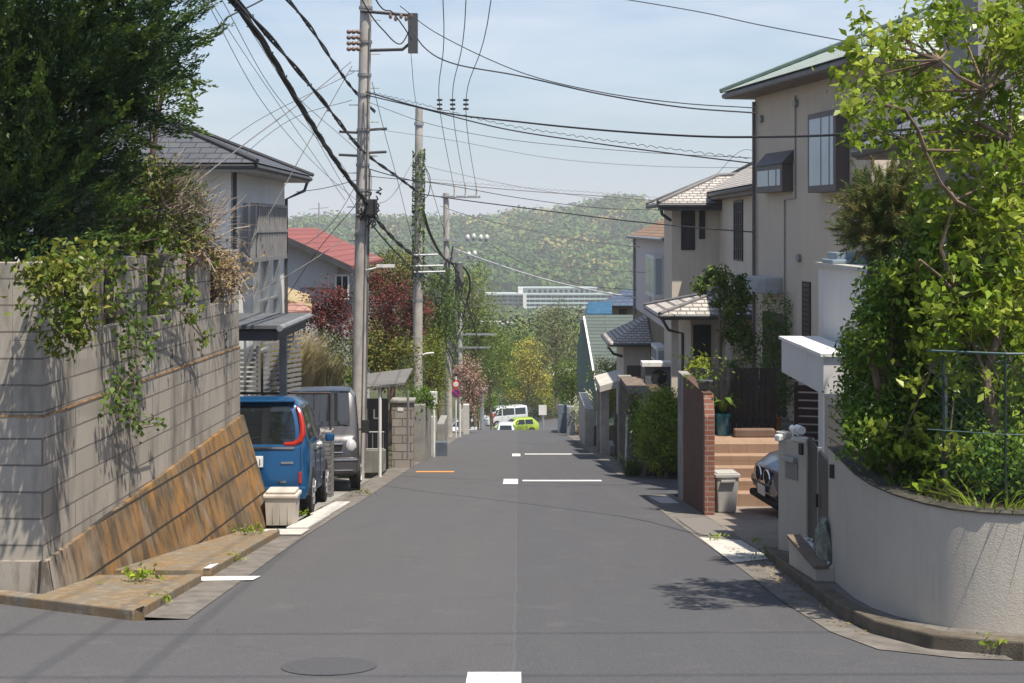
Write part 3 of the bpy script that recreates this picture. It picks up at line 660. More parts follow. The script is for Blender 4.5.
# ---- low brick wall with post and bar fence between the two
BRG = coursed('grey_brick', (0.27, 0.255, 0.24), (0.21, 0.20, 0.19), (0.09, 0.085, 0.08), .22, .075, .008, .9, .5, 0.5, .3)
bp = thing('brick_post_fence', 'grey brick post with a thin dark bar fence between blue minivan and grey van', 'fence', (-3.35, 24.75, gz(24.75)), 0)
m = MB(); m.box(-.12, .12, -.2, .2, -.1, 1.16); m.build('brick_post', BRG, bp, bevel=.005)
m = MB(); m.box(-3.2, -.12, -.08, .08, -.1, .9); m.build('low_wall', BRG, bp)
m = MB(); m.tube([(-3.3, 0, 1.80), (.1, 0, 1.80)], .022, 6); 
for i in range(12): m.tube([(-3.1 + i * .29, 0, .9 if i < 11 else 1.16), (-3.1 + i * .29, 0, 1.80)], .022 if i % 4 == 3 else .010, 5)
m.build('bar_fence', plain('rusty_bar', (0.06, 0.045, 0.04), .8), bp)

# ---- carport with slatted screen in front of the white house
cp = thing('carport', 'dark flat roofed carport with grey slatted screen left of the utility pole', 'carport', (-3.72, 22.0, gz(22)), 0)
zr = P(0, 328, 22).z - gz(22)
DG = plain('dark_grey_metal', (0.07, 0.07, 0.075), .5, .1, .15)
m = MB(); m.box(-4.5, 0, 0, 3.0, zr - .20, zr - .02); m.build('fascia', DG, cp, bevel=.02)
m = MB(); m.box(-4.6, .06, -.06, 3.06, zr - .018, zr + .05); m.build('roof', plain('roof_felt', (0.10, 0.105, 0.11), .7), cp, bevel=.01)
m = MB(); m.tube([(.05, -.1, zr - .0), (.06, 3.0, zr + .0)], .05, 8); m.build('gutter', GREYM, cp)
for x, y in ((-.35, 2.6), (-3.5, 2.6)): m = MB(); m.box(x - .06, x + .06, y, y + .12, -.1 - .3, zr - .2); m.build('post', GREYM, cp)
SG = plain('slat_grey', (0.20, 0.20, 0.205), .6, 0, .1)
sc_ = thing('slatted_screen', 'grey horizontally slatted privacy screen under the carport roof', 'screen', (-5.1, 25.6, gz(25.6)), 0)
m = MB()
for i in range(15): m.box(-.9, .42, 0, .02, 1.35 + i * .085, 1.35 + i * .085 + .055)
m.build('slats', SG, sc_)
m = MB()
for x in (-.9, -.45, .0, .42): m.box(x - .035, x + .035, .022, .08, .3, 2.65)
m.build('frame', SG, sc_)
m = MB()
for i in range(14):  m.prism([(.5, .1, 1.55 + i * .09), (1.0, 1.2, 1.55 + i * .09), (1.0, 1.2, 1.6 + i * .09), (.5, .1, 1.6 + i * .09)], (.02, 0, 0))
m.build('side_slats', SG, sc_)

# ---- house helpers
def window(parent, org, u, w, h, frame, pane, depth=.05, bars=1, proud=.03, hbars=0, name='window', fw=.05):
    """org = lower left corner on the wall (local), u = unit vector along wall, n = outward"""
    org = Vector(org); u = Vector(u).normalized(); n = Vector((u.y, -u.x, 0)); up = Vector((0, 0, 1))
    def slab(m, a, b, c, d, n0, n1):
        m.add([org + u * x + up * z + n * q for z in (c, d) for q in (n0, n1) for x in (a, b)], [(0, 2, 3, 1), (4, 5, 7, 6), (0, 1, 5, 4), (2, 6, 7, 3), (0, 4, 6, 2), (1, 3, 7, 5)])
    m = MB(); slab(m, 0, w, 0, fw, .001, proud); slab(m, 0, w, h - fw, h, .001, proud); slab(m, 0, fw, fw, h - fw, .001, proud); slab(m, w - fw, w, fw, h - fw, .001, proud)
    for i in range(bars): x = w * (i + 1) / (bars + 1); slab(m, x - fw * .4, x + fw * .4, fw, h - fw, .001, proud * .8)
    for i in range(hbars): z = h * (i + 1) / (hbars + 1); slab(m, fw, w - fw, z - .012, z + .012, .001, proud * .7)
    f = m.build(name, frame, parent)
    m = MB(); slab(m, fw, w - fw, fw, h - fw, .001, proud * .3); m.build('pane', pane, f); return f
def hip_roof(parent, x0, x1, y0, y1, z, rise, mat, th=.10, over_mat=None, ridge_axis=None, inset=None):
    w, d = x1 - x0, y1 - y0; ax = ridge_axis or ('y' if d >= w else 'x'); i = inset if inset is not None else min(w, d) / 2
    if ax == 'y': a, b = ((x0 + x1) / 2, y0 + i, z + rise), ((x0 + x1) / 2, y1 - i, z + rise)
    else: a, b = (x0 + i, (y0 + y1) / 2, z + rise), (x1 - i, (y0 + y1) / 2, z + rise)
    c = [(x0, y0, z), (x1, y0, z), (x1, y1, z), (x0, y1, z)]
    m = MB(); vs = c + [a, b]
    if ax == 'y': fs = [(0, 1, 4), (1, 2, 5, 4), (2, 3, 5), (3, 0, 4, 5)]
    else: fs = [(0, 1, 5, 4), (1, 2, 5), (2, 3, 4, 5), (3, 0, 4)]
    m.add(vs, fs + [(3, 2, 1, 0)]); r = m.build('roof', mat, parent)
    m = MB(); e = .045
    for p, q in ((c[0], a), (c[1], a if ax == 'y' else b), (c[2], b), (c[3], b if ax == 'y' else a), (a, b)):
        m.tube([Vector(p) + Vector((0, 0, .03)), Vector(q) + Vector((0, 0, .05))], .05, 6)
    m.build('ridge_tiles', over_mat or mat, r)
    return r
def eave_box(parent, x0, x1, y0, y1, z, mat, h=.16, gut=None):
    m = MB(); m.box(x0 + .02, x1 - .02, y0 + .02, y1 - .02, z - h, z - .004); m.build('eaves', mat, parent)
    m = MB(); r = .055
    m.tube([(x0, y0, z - .07), (x0, y1, z - .07)], r, 6); m.tube([(x0, y0, z - .07), (x1, y0, z - .07)], r, 6); m.tube([(x1, y0, z - .07), (x1, y1, z - .07)], r, 6); m.tube([(x0, y1, z - .07), (x1, y1, z - .07)], r, 6)
    m.build('gutter', gut or DG, parent)
STW = plain('white_render', (0.80, 0.79, 0.76), .85, 0, .04, 1.5, .2, 80, dirt=.06)
# ---- white house with dark roof
wh = thing('white_house', 'white two storey house with dark hipped roof and barred grey balcony', 'house', (-5.45, 27.0, gz(27)), 0)
b0 = -gz(27); ez = 2.97 + b0
m = MB(); m.box(-9, 0, 0, 6.2, -1.5, ez - .1); m.build('wall', STW, wh)
TILED = coursed('dark_roof_tile', (0.085, 0.09, 0.105), (0.105, 0.11, 0.125), (0.03, 0.03, 0.035), .3, .12, .01, .6, .8, .5, .1)
eave_box(wh, -9.5, .55, -.5, 6.6, ez, plain('soffit_grey', (0.42, 0.40, 0.37), .8)); hip_roof(wh, -9.55, .6, -.55, 6.65, ez, 1.45, TILED, over_mat=DG)
m = MB(); m.tube([(.5, 6.5, ez - .1), (.45, 6.3, ez - .35), (.05, 6.15, ez - .55), (.05, 6.15, 0)], .04, 6); m.tube([(.06, .06, ez - .1), (.06, .06, 0)], .045, 6); m.build('downpipe', DG, wh)
zb0 = P(0, 258, 28).z + b0; zb1 = P(0, 203, 28).z + b0
m = MB(); m.box(.005, .36, .9, 4.4, zb0 - .08, zb0); m.build('balcony_floor', GREYM, wh)
m = MB()
for i in range(17): m.box(.32, .36, .95 + i * .205, 1.04 + i * .205, zb0, zb1)
for i in range(2): m.box(.05 + i * .15, .15 + i * .15, .9, .93, zb0, zb1)
m.box(.31, .37, .9, 4.4, zb1 - .06, zb1); m.box(.31, .37, .9, 4.4, zb0 + .5, zb0 + .56)
m.build('balcony_bars', plain('bar_grey', (0.26, 0.25, 0.245), .6), wh)
window(wh, (.0, 5.0, zb0 + .1), (0, -1, 0), 3.4, 1.75, DARKM, GLASS, bars=2)
window(wh, (-3.6, 0, zb0 - .2), (1, 0, 0), 2.2, 2.0, DARKM, GLASS, bars=1)
window(wh, (.0, 4.4, 1.6), (0, -1, 0), 1.8, 1.1, GREYM, GLASS, bars=1)
for x, y in ((.3, .98), (.3, 2.1), (.3, 3.3)): m = MB(); m.box(x - .06, x + .06, y, y + .12, -.2, zb0 - .08); m.build('balcony_post', GALV, wh)
m = MB()
for z in (zb0 - .9, zb0 - 1.9): m.box(.26, .34, 1.1, 3.3, z, z + .05)
m.build('balcony_brace', GREYM, wh)
# ---- red-roofed house
PINKT = coursed('red_roof_metal', (0.24, 0.080, 0.07), (0.28, 0.095, 0.08), (0.17, 0.05, 0.045), 30, .13, .012, .65, .6, 0, .1)
rh = thing('red_roof_house', 'pale house with sloping red metal roof behind the first utility pole', 'house', (-6.9, 42, gz(42)), 0)
b0 = -gz(42); apex = P(283, 232, 42).z + b0; low = P(353, 266, 42).z + b0; xl = P(353, 0, 42).x + 6.9; xa = P(270, 0, 42).x + 6.9
PBL = plain('pale_blue_wall', (0.50, 0.51, 0.52), .85, 0, .05, 2, dirt=.12)
sl_ = (apex + .12 - low) / (xl - xa)
m = MB(); m.prism([(xa * 2 - xl + .5, 0, -1), (xl - .45, 0, -1), (xl - .45, 0, low + .45 * sl_ - .12), (xa, 0, apex + .0), (xa * 2 - xl + .5, 0, low + .1)], (0, 9, 0)); m.build('wall', PBL, rh)
m = MB(); m.prism([(xa, -.5, apex + .12), (xl, -.5, low), (xl, -.5, low - .1), (xa, -.5, apex), (2 * xa - xl, -.5, low - .1), (2 * xa - xl, -.5, low)], (0, 10, 0)); rf = m.build('roof', PINKT, rh)
m = MB(); m.prism([(xl + .03, -.53, low + .01), (xa, -.53, apex + .13), (xa, -.53, apex - .06), (xl + .03, -.53, low - .18)], (0, .03, 0)); m.build('barge_board', DG, rf)
# upper slope shown towards the camera: lean-to roof in front
window(rh, (P(335, 0, 42).x + 6.9, 0, P(0, 300, 42).z + b0), (1, 0, 0), .42, .75, WHITE, GLASS)
window(rh, (P(300, 0, 42).x + 6.9, 0, P(0, 318, 42).z + b0), (1, 0, 0), 1.0, .9, GREYM, WHGL)
m = MB(); a = P(296, 232, 42); m.tube([(a.x + 6.9 + .4, 2, apex - .2), (a.x + 6.9 + .4, 2, apex + .9)], .02, 5); m.tube([(a.x + 6.9 + .1, 2, apex + .7), (a.x + 6.9 + .7, 2, apex + .75)], .012, 4); m.build('aerial', GALV, rh)
# ---- low annex roofs
PKT = coursed('pink_tile', (0.36, 0.20, 0.165), (0.42, 0.24, 0.20), (0.2, 0.1, 0.08), .25, .09, .01, .7, .6)
YLT = coursed('yellow_tile', (0.42, 0.33, 0.19), (0.47, 0.37, 0.22), (0.25, 0.18, 0.1), .12, .3, .014, .7, .9, 0)
an = thing('tiled_annex', 'low annex with salmon and straw coloured tile roofs behind the carport', 'outbuilding', (-6.5, 34, gz(34)), 0)
b0 = -gz(34); 
def A(px, py, Y): v = P(px, py, Y); return Vector((v.x + 6.5, v.y - 34, v.z + b0))
m = MB(); m.prism([A(236, 318, 34), A(312, 313, 34), A(296, 300, 36.0), A(268, 299, 36.0)], (0, 0, .06)); m.build('roof', PKT, an)
m = MB(); m.prism([A(281, 300, 35.2), A(312, 309, 35.2), A(310, 297, 36.8), A(283, 288, 36.8)], (0, 0, .06)); m.build('upper_roof', YLT, an)
m = MB(); m.box(-.9, .85, .3, 2.2, -.5, A(0, 316, 34).z); m.build('wall', plain('annex_wall', (0.30, 0.27, 0.24), .85), an)

# ---- utility poles
STEEL = plain('bolt_steel', (0.30, 0.29, 0.28), .5, .5, .2)
INS = plain('insulator', (0.20, 0.13, 0.10), .3, 0, .2, spec=.7); INSW = plain('insulator_white', (0.6, 0.6, 0.58), .3, 0, .1, spec=.7)
def pole(label, px0, py0, px1, py1, Y, ztop, r0=.155, r1=.115, mat=CONCP):
    a = P(px0, py0, Y); b = P(px1, py1, Y); t = thing('utility_pole', label, 'utility pole', (a.x, Y, gz(Y)), 0, 'utility poles down the left side of the street')
    k = (ztop - gz(Y)); dx = (b.x - a.x) / (b.z - gz(Y)) * k
    m = MB(); m.tube([(0, 0, -.3), (dx * .5, 0, k * .5), (dx, 0, k)], [r0, (r0 + r1) / 2, r1], 16); m.build('shaft', mat, t, smooth=True)
    def at(z): q = (z - gz(Y)) / k; return Vector((dx * q, 0, z - gz(Y)))
    return t, at
p1, at1 = pole('near concrete utility pole rising out of the picture beside the grey van', 357, 480, 366, 0, 30.0, 8.6)
m = MB()
for py in (8, 42, 75, 95, 130, 165, 190, 235): c = at1(P(0, py, 30).z); m.tube([c - Vector((0, 0, .03)), c + Vector((0, 0, .03))], .15 if py < 200 else .16, 14)
m.build('steel_band', STEEL, p1, each=True)
m = MB()
for i, py in enumerate(range(20, 300, 17)): c = at1(P(0, py, 30).z); s = -1 if i % 2 else 1; m.tube([c, c + Vector((s * .32, 0, 0))], .011, 5)
m.build('step_bolt', STEEL, p1, each=True)
m = MB(); c = at1(P(0, 12, 30).z); m.tube([c + Vector((-.1, -.15, 0)), c + Vector((1.05, -.15, -.1))], .035, 6)
c = at1(P(0, 50, 30).z); m.tube([c + Vector((.1, -.1, -.02)), c + Vector((.8, -.1, -.0)), c + Vector((.98, -.1, .15)), c + Vector((1.02, -.1, .5))], .035, 6); m.box(c.x + .92, c.x + 1.12, -.2, -.05, c.z - .08, c.z + .75)
m.build('bracket_arm', DG, p1)
c = at1(P(0, 45, 30).z); m = MB()
for k in range(3):
    for q in range(4): m.ball(c + Vector((-.32 + .1 * k, -.2, .25 - q * .12)), (.055, .055, .05), 8, 5)
for k in range(5): m.ball(c + Vector((.55 + .11 * k, -.18, .58 - .05 * (k % 2))), (.04, .04, .06), 8, 5)
m.build('insulator', INS, p1, smooth=True, each=True)
random.seed(4); m = MB()
c = at1(P(0, 205, 30).z)
for k in range(26):
    a = c + Vector((random.uniform(-.1, .35), -.22 + random.uniform(-.08, .08), random.uniform(-.35, .35))); b = a + Vector((random.uniform(-.12, .12), random.uniform(-.05, .05), random.uniform(-.25, .2))); m.tube([a, (a + b) / 2 + Vector((.07, 0, 0)), b], .02, 5)
m.build('loose_cables', CABLE, p1); m = MB(); m.box(c.x + .10, c.x + .34, -.33, -.15, c.z - .22, c.z + .12); m.build('splice_box', CABLE, p1, bevel=.02); m = MB()
for py, x in ((130, 1), (133, -1), (153, 1), (156, -1)): q = at1(P(0, py, 30).z); m.tube([q, q + Vector((x * .5, -.1, .02))], .03, 5)
m.build('side_bracket', DG, p1, each=True)
m = MB(); c = at1(P(0, 270, 30).z); m.tube([c + Vector((.12, -.1, 0)), c + Vector((.5, -.15, .08))], .02, 6); m.box(c.x + .35, c.x + .72, -.22, -.08, c.z + .06, c.z + .12); m.build('lamp_arm', WHITE, p1)
m = MB(); m.tube([at1(-3.5) + Vector((.17, -.02, .2)), at1(3) + Vector((.15, -.02, 0))], .02, 6); m.tube([at1(-3.5) + Vector((.1, -.14, .2)), at1(6) + Vector((.1, -.12, 0))], .014, 6); m.build('conduit', CABLEG, p1)
p2, at2 = pole('second utility pole overgrown with ivy beside the dark maple', 417, 455, 419, 112, 38.7, 5.0, .15, .10)
m = MB()
for py in (124, 180, 275, 300): c = at2(P(0, py, 38.7).z); m.tube([c - Vector((0, 0, .04)), c + Vector((0, 0, .04))], .135, 12)
m.build('steel_band', GALV, p2, each=True)
m = MB(); 
for py, w in ((266, .7), (272, .75), (255, .55)): c = at2(P(0, py, 38.7).z); m.tube([c + Vector((-.1, -.16, 0)), c + Vector((w, -.16, .02))], .028, 5)
m.build('crossarm', GALV, p2, each=True)
m = MB(); c = at2(P(0, 357, 38.7).z); m.tube([c, c + Vector((.25, -.1, .1)), c + Vector((.45, -.12, .12))], .03, 6); m.build('lamp_arm', WHITE, p2)
rng = np.random.default_rng(3)
a = at2(P(0, 290, 38.7).z); b = at2(P(0, 150, 38.7).z); n = 1100; t_ = rng.uniform(0, 1, n) ** .8; an_ = rng.uniform(0, 6.28, n)
IVY = foliage('ivy', (0.035, 0.07, 0.015), (0.07, 0.11, 0.025))
pts = np.array([[a.x + (b.x - a.x) * t + math.cos(q) * .16, math.sin(q) * .16, a.z + (b.z - a.z) * t] for t, q in zip(t_, an_)]); link('ivy', leaf_mesh(pts, .09, rng, .2), IVY, p2)
p3, at3 = pole('third utility pole with crossarms of insulators by the round signs', 449, 437, 446, 195, 60, 3.2, .16, .12)
zt3 = P(0, 197, 60).z
m = MB(); c = at3(zt3); m.box(c.x - .2, c.x + 1.45, -.2, -.12, c.z - .05, c.z + .05)
c = at3(P(0, 240, 60).z); m.box(c.x - .3, c.x + 1.7, -.2, -.12, c.z - .04, c.z + .04)
c = at3(P(0, 258, 60).z); m.box(c.x + .1, c.x + 1.3, -.2, -.12, c.z - .04, c.z + .04)
c = at3(P(0, 262, 60).z); m.box(c.x - 1.1, c.x, -.2, -.12, c.z - .04, c.z + .04); m.build('crossarm', GALV, p3, each=True)
m = MB()
for k, px in enumerate((455, 466, 477)): v = P(px, 190, 60); m.tube([(v.x - p3.location.x, -.16, v.z - gz(60) - .3), (v.x - p3.location.x, -.16, v.z - gz(60) + .25)], [.06, .045], 8)
for px, py in ((468, 240), (474, 239), (481, 240), (487, 240), (469, 257), (475, 256)): v = P(px, py, 60); m.ball((v.x - p3.location.x, -.18, v.z - gz(60) + .1), (.09, .09, .14), 8, 5)
m.build('insulator', INSW, p3, smooth=True, each=True)
m = MB(); v = P(459, 282, 60); m.tube([(v.x - p3.location.x, -.1, v.z - gz(60) - .8), (v.x - p3.location.x, -.1, v.z - gz(60) + .8)], .17, 12); m.build('transformer', plain('transformer_grey', (0.13, 0.125, 0.125), .6), p3, smooth=True)
random.seed(8); m = MB()
for k in range(16):
    a = Vector((P(random.uniform(446, 465), 0, 60).x - p3.location.x, -.3, P(0, random.uniform(235, 330), 60).z - gz(60))); m.tube([a, a + Vector((random.uniform(-.3, .5), 0, -.6)), a + Vector((random.uniform(-.2, .4), 0, -1.6))], .035, 5)
m.build('drop_cable', CABLE, p3)
p4, at4 = pole('fourth utility pole set back between trees behind the third pole', 461, 400, 459, 262, 75, P(0, 262, 75).z, .14, .12)
m = MB(); c = at4(P(0, 335, 75).z); m.box(c.x - .3, c.x + 1.9, -.2, -.12, c.z, c.z + .09); c = at4(P(0, 348, 75).z); m.box(c.x, c.x + 1.6, -.2, -.12, c.z, c.z + .08); m.build('crossarm', GALV, p4, each=True)

# ---- mid-left: gate, pillar, lean-to roof
ga = G(397, 462); Yg = 33.5
lg = thing('gateway', 'dark gateway recess behind a low grey railing left of the stone pillar', 'gate', (-3.6, Yg, gz(Yg)), 0)
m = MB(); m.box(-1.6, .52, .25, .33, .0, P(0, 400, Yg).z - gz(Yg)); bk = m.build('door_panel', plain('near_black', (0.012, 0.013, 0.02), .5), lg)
text('J L', .34, GREYM, bk, Matrix.Translation((P(371, 0, Yg).x + 3.6, .245, P(0, 416, Yg).z - gz(Yg))) @ Matrix.Rotation(R(90), 4, 'X'))
m = MB(); zt_ = P(0, 432, Yg).z - gz(Yg); zb_ = P(0, 449, Yg).z - gz(Yg)
m.tube([(-1.5, 0, zt_), (.45, 0, zt_)], .022, 5); m.tube([(-1.5, 0, zb_), (.45, 0, zb_)], .022, 5)
for i in range(16): m.tube([(-1.45 + i * .125, 0, zb_), (-1.45 + i * .125, 0, zt_)], .012, 4)
m.build('railing', GREYM, lg); m = MB(); m.box(-1.6, .48, -.1, .1, -.1, zb_ - .02); m.build('base_wall', CONC, lg)
m = MB(); m.box(-1.3, .1, -1.4, -1.32, .22, .26); m.box(-1.2, -1.16, -1.38, -1.34, -.1, .22); m.box(0, .04, -1.38, -1.34, -.1, .22); solo(m, 'barrier_bar', 'thin white bar on two stubs in front of the gateway', 'barrier', WHITE).location = lg.location
PIL = coursed('mossy_block', (0.30, 0.27, 0.24), (0.36, 0.33, 0.29), (0.12, 0.1, 0.09), .4, .2, .012, .9, .6, .5, .5)
def block(name, label, px0, px1, pyt, pyb, Y, d, mat, cat='wall', cap=None, group=None, x_far=None, zb=None):
    a = P(px0, 0, Y); b = P(px1, 0, Y); z1 = P(0, pyt, Y).z; t = thing(name, label, cat, ((a.x + b.x) / 2, Y, gz(Y)), 0, group); w = (b.x - a.x) / 2
    m = MB(); m.box(-w, w, 0, d, -.4 if zb is None else zb, z1 - gz(Y) - (.07 if cap else 0)); m.build('body', mat, t, bevel=.01)
    if cap: m = MB(); m.box(-w - .04, w + .04, -.04, d + .04, z1 - gz(Y) - .068, z1 - gz(Y)); m.build('cap', cap, t, bevel=.01)
    return t
lp = block('gate_pillar', 'mossy concrete block gate pillar with nameplate right of the dark gateway', 392, 413, 400, 465, 34.5, .5, PIL, 'pillar', CONC)
m = MB(); m.box(-.12, .02, -.012, 0, 1.38, 1.46); m.build('nameplate', WHITE, lp)
block('boundary_wall', 'grey concrete boundary wall running on beyond the mossy pillar', 414, 425, 405, 457, 37.5, 2.8, CONC)
lb_ = block('gate_pillar', 'pale rendered pillar carrying a white meter box', 428, 435, 418, 455, 41, .5, CONCL, 'pillar')
m = MB(); m.box(-.05, .17, -.12, 0, 1.5, 2.0 - .12); m.build('meter_box', WHITE, lb_, bevel=.02)
block('boundary_wall', 'rounded grey garden wall just before the third utility pole', 437, 444, 424, 445, 47, 2.2, CONC)
m = MB(); m.box(-.18, .18, -.15, .15, 0, .42); o = solo(m, 'planter_box', 'dark blue-grey square planter at the road edge below the meter box', 'planter', plain('bluegrey', (0.09, 0.11, 0.14), .7), bevel=.02); v = G(441, 456); o.location = (v.x, v.y, v.z)
block('gate_pillar', 'tall off-white gate pillar beneath the pink blossoming bush', 463, 469, 405, 436, 64, .5, CONCL, 'pillar')
# lean-to roof on white post
lr = thing('lean_to_roof', 'tilted grey corrugated lean-to roof on a thin white post', 'canopy', (-3.05, 32, gz(32)), 0)
CORR = coursed('corrugated', (0.20, 0.19, 0.18), (0.22, 0.21, 0.20), (0.12, 0.115, 0.11), .08, 30, .012, .7, .8, 0, .3)
def Q(px, py, Y, o): v = P(px, py, Y); return Vector((v.x - o.location.x, v.y - o.location.y, v.z - o.location.z))
m = MB(); m.prism([Q(358, 390, 30.5, lr), Q(405, 385, 30.5, lr), Q(413, 370, 32.5, lr), Q(366, 376, 32.5, lr)], (0, 0, .05)); m.build('roof_sheet', CORR, lr)
m = MB(); a = Q(380, 387, 30.6, lr); m.tube([(a.x, a.y, -.2), (a.x, a.y, a.z - .0)], .035, 8)
m.build('post', WHITE, lr)
m = MB(); m.tube([Q(408, 386, 32.3, lr) - Vector((0, 0, .1)), Q(408, 460, 32.3, lr)], .03, 6); m.build('rear_post', GREYM, lr)
# round signs
v = G(456, 437.5); sg = thing('road_sign', 'two round signs on a thin white post beside the third pole', 'road sign', (v.x, v.y, v.z), 0)
m = MB(); h1 = P(0, 384, v.y).z - v.z; m.tube([(0, 0, -.1), (0, 0, h1 + .3)], .035, 8); m.build('post', WHITE, sg)
def disc(m, r, z, y0, y1, n=24): m.tube([(0, y0, z), (0, y1, z)], r, n)
SR = plain('sign_red', (0.55, 0.035, 0.02), .5); SB = plain('sign_blue', (0.02, 0.05, 0.30), .5)
zA = P(0, 384, v.y).z - v.z; zB_ = P(0, 393, v.y).z - v.z
m = MB(); disc(m, .17, zA, -.06, -.04); sA = m.build('upper_disc', SR, sg); m = MB(); disc(m, .11, zA, -.07, -.061); m.build('white_centre', WHITE, sA)
m = MB(); disc(m, .19, zB_, -.06, -.04); sA = m.build('lower_disc', SR, sg); m = MB(); disc(m, .145, zB_, -.07, -.061); m.build('blue_centre', SB, sA)
m = MB()
for s in (-1, 1): m.prism([(-.12 * s - .02, -.074, zB_ + .1), (-.12 * s + .02, -.074, zB_ + .13), (.12 * s + .02, -.074, zB_ - .1), (.12 * s - .02, -.074, zB_ - .13)], (0, -.004, 0))
m.build('red_bars', SR, sA)
m = MB(); v = G(434, 457.5); m.tube([(0, 0, -.1), (0, 0, P(0, 396, v.y).z - v.z)], .035, 8); o = solo(m, 'thin_post', 'thin white steel post beside the meter box pillar', 'post', WHITE); o.location = v
m = MB(); v = G(460, 437); m.tube([(0, 0, -.1), (0, 0, P(0, 404, v.y).z - v.z)], .035, 8); o = solo(m, 'thin_post', 'short thin white post right of the round signs', 'post', WHITE); o.location = v
# end of the street: mirror post, stop sign
Ye = 92; v = P(482, 0, Ye); mp_ = thing('mirror_post', 'thick grey post with a bent head at the foot of the street', 'post', (v.x, Ye, gz(Ye)), 0); h_ = P(0, 390, Ye).z - gz(Ye)
m = MB(); m.tube([(0, 0, 0), (0, 0, h_)], .14, 10); m.tube([(-.1, 0, h_ - .1), (.35, 0, h_ + .1)], .12, 8); m.build('shaft', GALV, mp_)
Ye = 120; v = P(492, 0, Ye); ss = thing('stop_sign', 'small red inverted triangle stop sign near the white cars', 'road sign', (v.x, Ye, gz(Ye)), 0); h_ = P(0, 417, Ye).z - gz(Ye)
m = MB(); m.tube([(0, 0, -.2), (0, 0, h_)], .05, 6); m.build('post', GALV, ss)
m = MB(); m.prism([(-.36, -.06, h_ + .26), (.36, -.06, h_ + .26), (0, -.06, h_ - .36)], (0, -.02, 0)); tr_ = m.build('triangle', SR, ss)
text('止まれ', .17, WHITE, tr_, Matrix.Translation((0, -.086, h_ + .12)) @ Matrix.Rotation(R(90), 4, 'X'))
# ---- far cars
FARST = [(0.0, .3, .8, .95, .72, .62), (.15, .22, .85, 1.15, .82, .66), (.55, .2, .88, 1.48, .84, .6), (1.9, .2, .9, 1.50, .84, .6), (2.3, .2, .9, 1.38, .84, .6), (2.85, .2, .88, .98, .84, .66), (3.7, .22, .74, .84, .8, .64), (3.95, .3, .5, .66, .7, .5)]
FG = [(.6, 1.35, .1, .82, .0, 0), (1.42, 2.3, .1, .82, 0, -.15)]; FRG = [('windscreen', 2.3, 2.82, 0), ('rear_window', .17, .5, 0)]
def place(px, Y, dz=0): v = P(px, 0, Y); return (v.x, Y, gz(Y) + dz)
LIME = paint('lime_paint', (0.42, 0.55, 0.05)); WCAR = paint('white_car_paint', (0.72, 0.73, 0.74))
t, s_, t2 = car('hatchback_car', 'lime green hatchback standing across the foot of the street', place(536, 131, 1.05), R(112), FARST, LIME, (.75, 3.15), .3, FG, FRG)
for s in (-1, 1): m = MB(); m.ball((s * .62, 3.72, .68), (.14, .14, .09), 8, 6); m.build('headlight', LAMPW, t, each=True)
stv = [(0, .3, 1.0, 1.7, .72, .62), (.1, .25, 1.05, 1.92, .83, .7), (3.2, .25, 1.05, 1.95, .84, .7), (3.7, .25, 1.05, 1.75, .84, .68), (4.3, .25, 1.0, 1.12, .82, .7), (4.6, .3, .7, .85, .75, .6)]
t, s_, t2 = car('white_van', 'white van with a dark window band behind the lime green car', place(524, 139, .9), R(122), stv, WCAR, (.8, 3.6), .32, [(.3, 1.5, .1, .8, 0, 0), (1.6, 2.9, .1, .8, 0, 0), (3, 3.9, .1, .8, 0, -.3)], [('windscreen', 3.7, 4.25, 0)], cat='van')
t, s_, t2 = car('white_car', 'small white car seen head-on left of the lime green hatchback', place(506, 126, .55), math.pi, FARST, WCAR, (.75, 3.15), .3, FG, FRG)
for s in (-1, 1): m = MB(); m.ball((s * .6, 3.78, .62), (.16, .1, .09), 8, 6); m.build('headlight', DARKM, t, each=True)
t, s_, t2 = car('white_car', 'white car half hidden by the trees left of the thick grey post', place(475, 122, .7), R(150), FARST, WCAR, (.75, 3.15), .3, FG, FRG)
# ================================================================ RIGHT SIDE
STUC = NB('stucco'); n1 = STUC.ramp(STUC.noise(1.2, 6, .6), .3, .7); c_ = STUC.mix(n1, (0.44, 0.40, 0.345), (0.51, 0.465, 0.40))
d_ = STUC.ramp(STUC.noise(2.5, 6, .7, (5, 5, .25)), .56, .78); c_ = STUC.mix(STUC.math('MULTIPLY', d_, .35), c_, (0.16, 0.15, 0.13)); STUC.col(c_)
b_ = STUC.bump(STUC.noise(28, 5, .7), .3, .01); STUC.bump(STUC.noise(90, 3, .7), .6, .008, b_); STUC = STUC.fin(.9, 0, .15)
DKCAP = plain('mossy_cap', (0.055, 0.05, 0.04), .9, 0, .4, 8, .4, 40)
cw = thing('garden_wall', 'curved pale stucco garden wall around the right corner under the hedge', 'wall', (2.8, 11.6, gz(11.6)), 0)
wp = [(2.86, 13.1), (2.80, 12.3), (2.76, 11.64), (2.77, 11.15), (2.84, 10.73), (2.97, 10.38), (3.11, 10.17), (3.30, 10.04), (3.54, 9.97), (4.2, 9.9), (9, 9.8), (30, 9.8)]
m = MB(); m.wall(wp, -.16, lambda x, y: gz(y) - .1, -.255); m.build('wall_face', STUC, cw, world=True, smooth=True)
m = MB(); m.wall([(x - .012, y - .012) for x, y in wp], -.18, -.252, -.24); m.build('coping', DKCAP, cw, world=True, smooth=True)
m = MB(); m.box(-.008, .0, -.06, .06, 0, .16); 
m = MB(); m.tube([(2.815, 12.75, -.36), (2.815, 12.75, -.48)], .025, 6); m.build('drain_slot', DKCAP, cw, world=True)
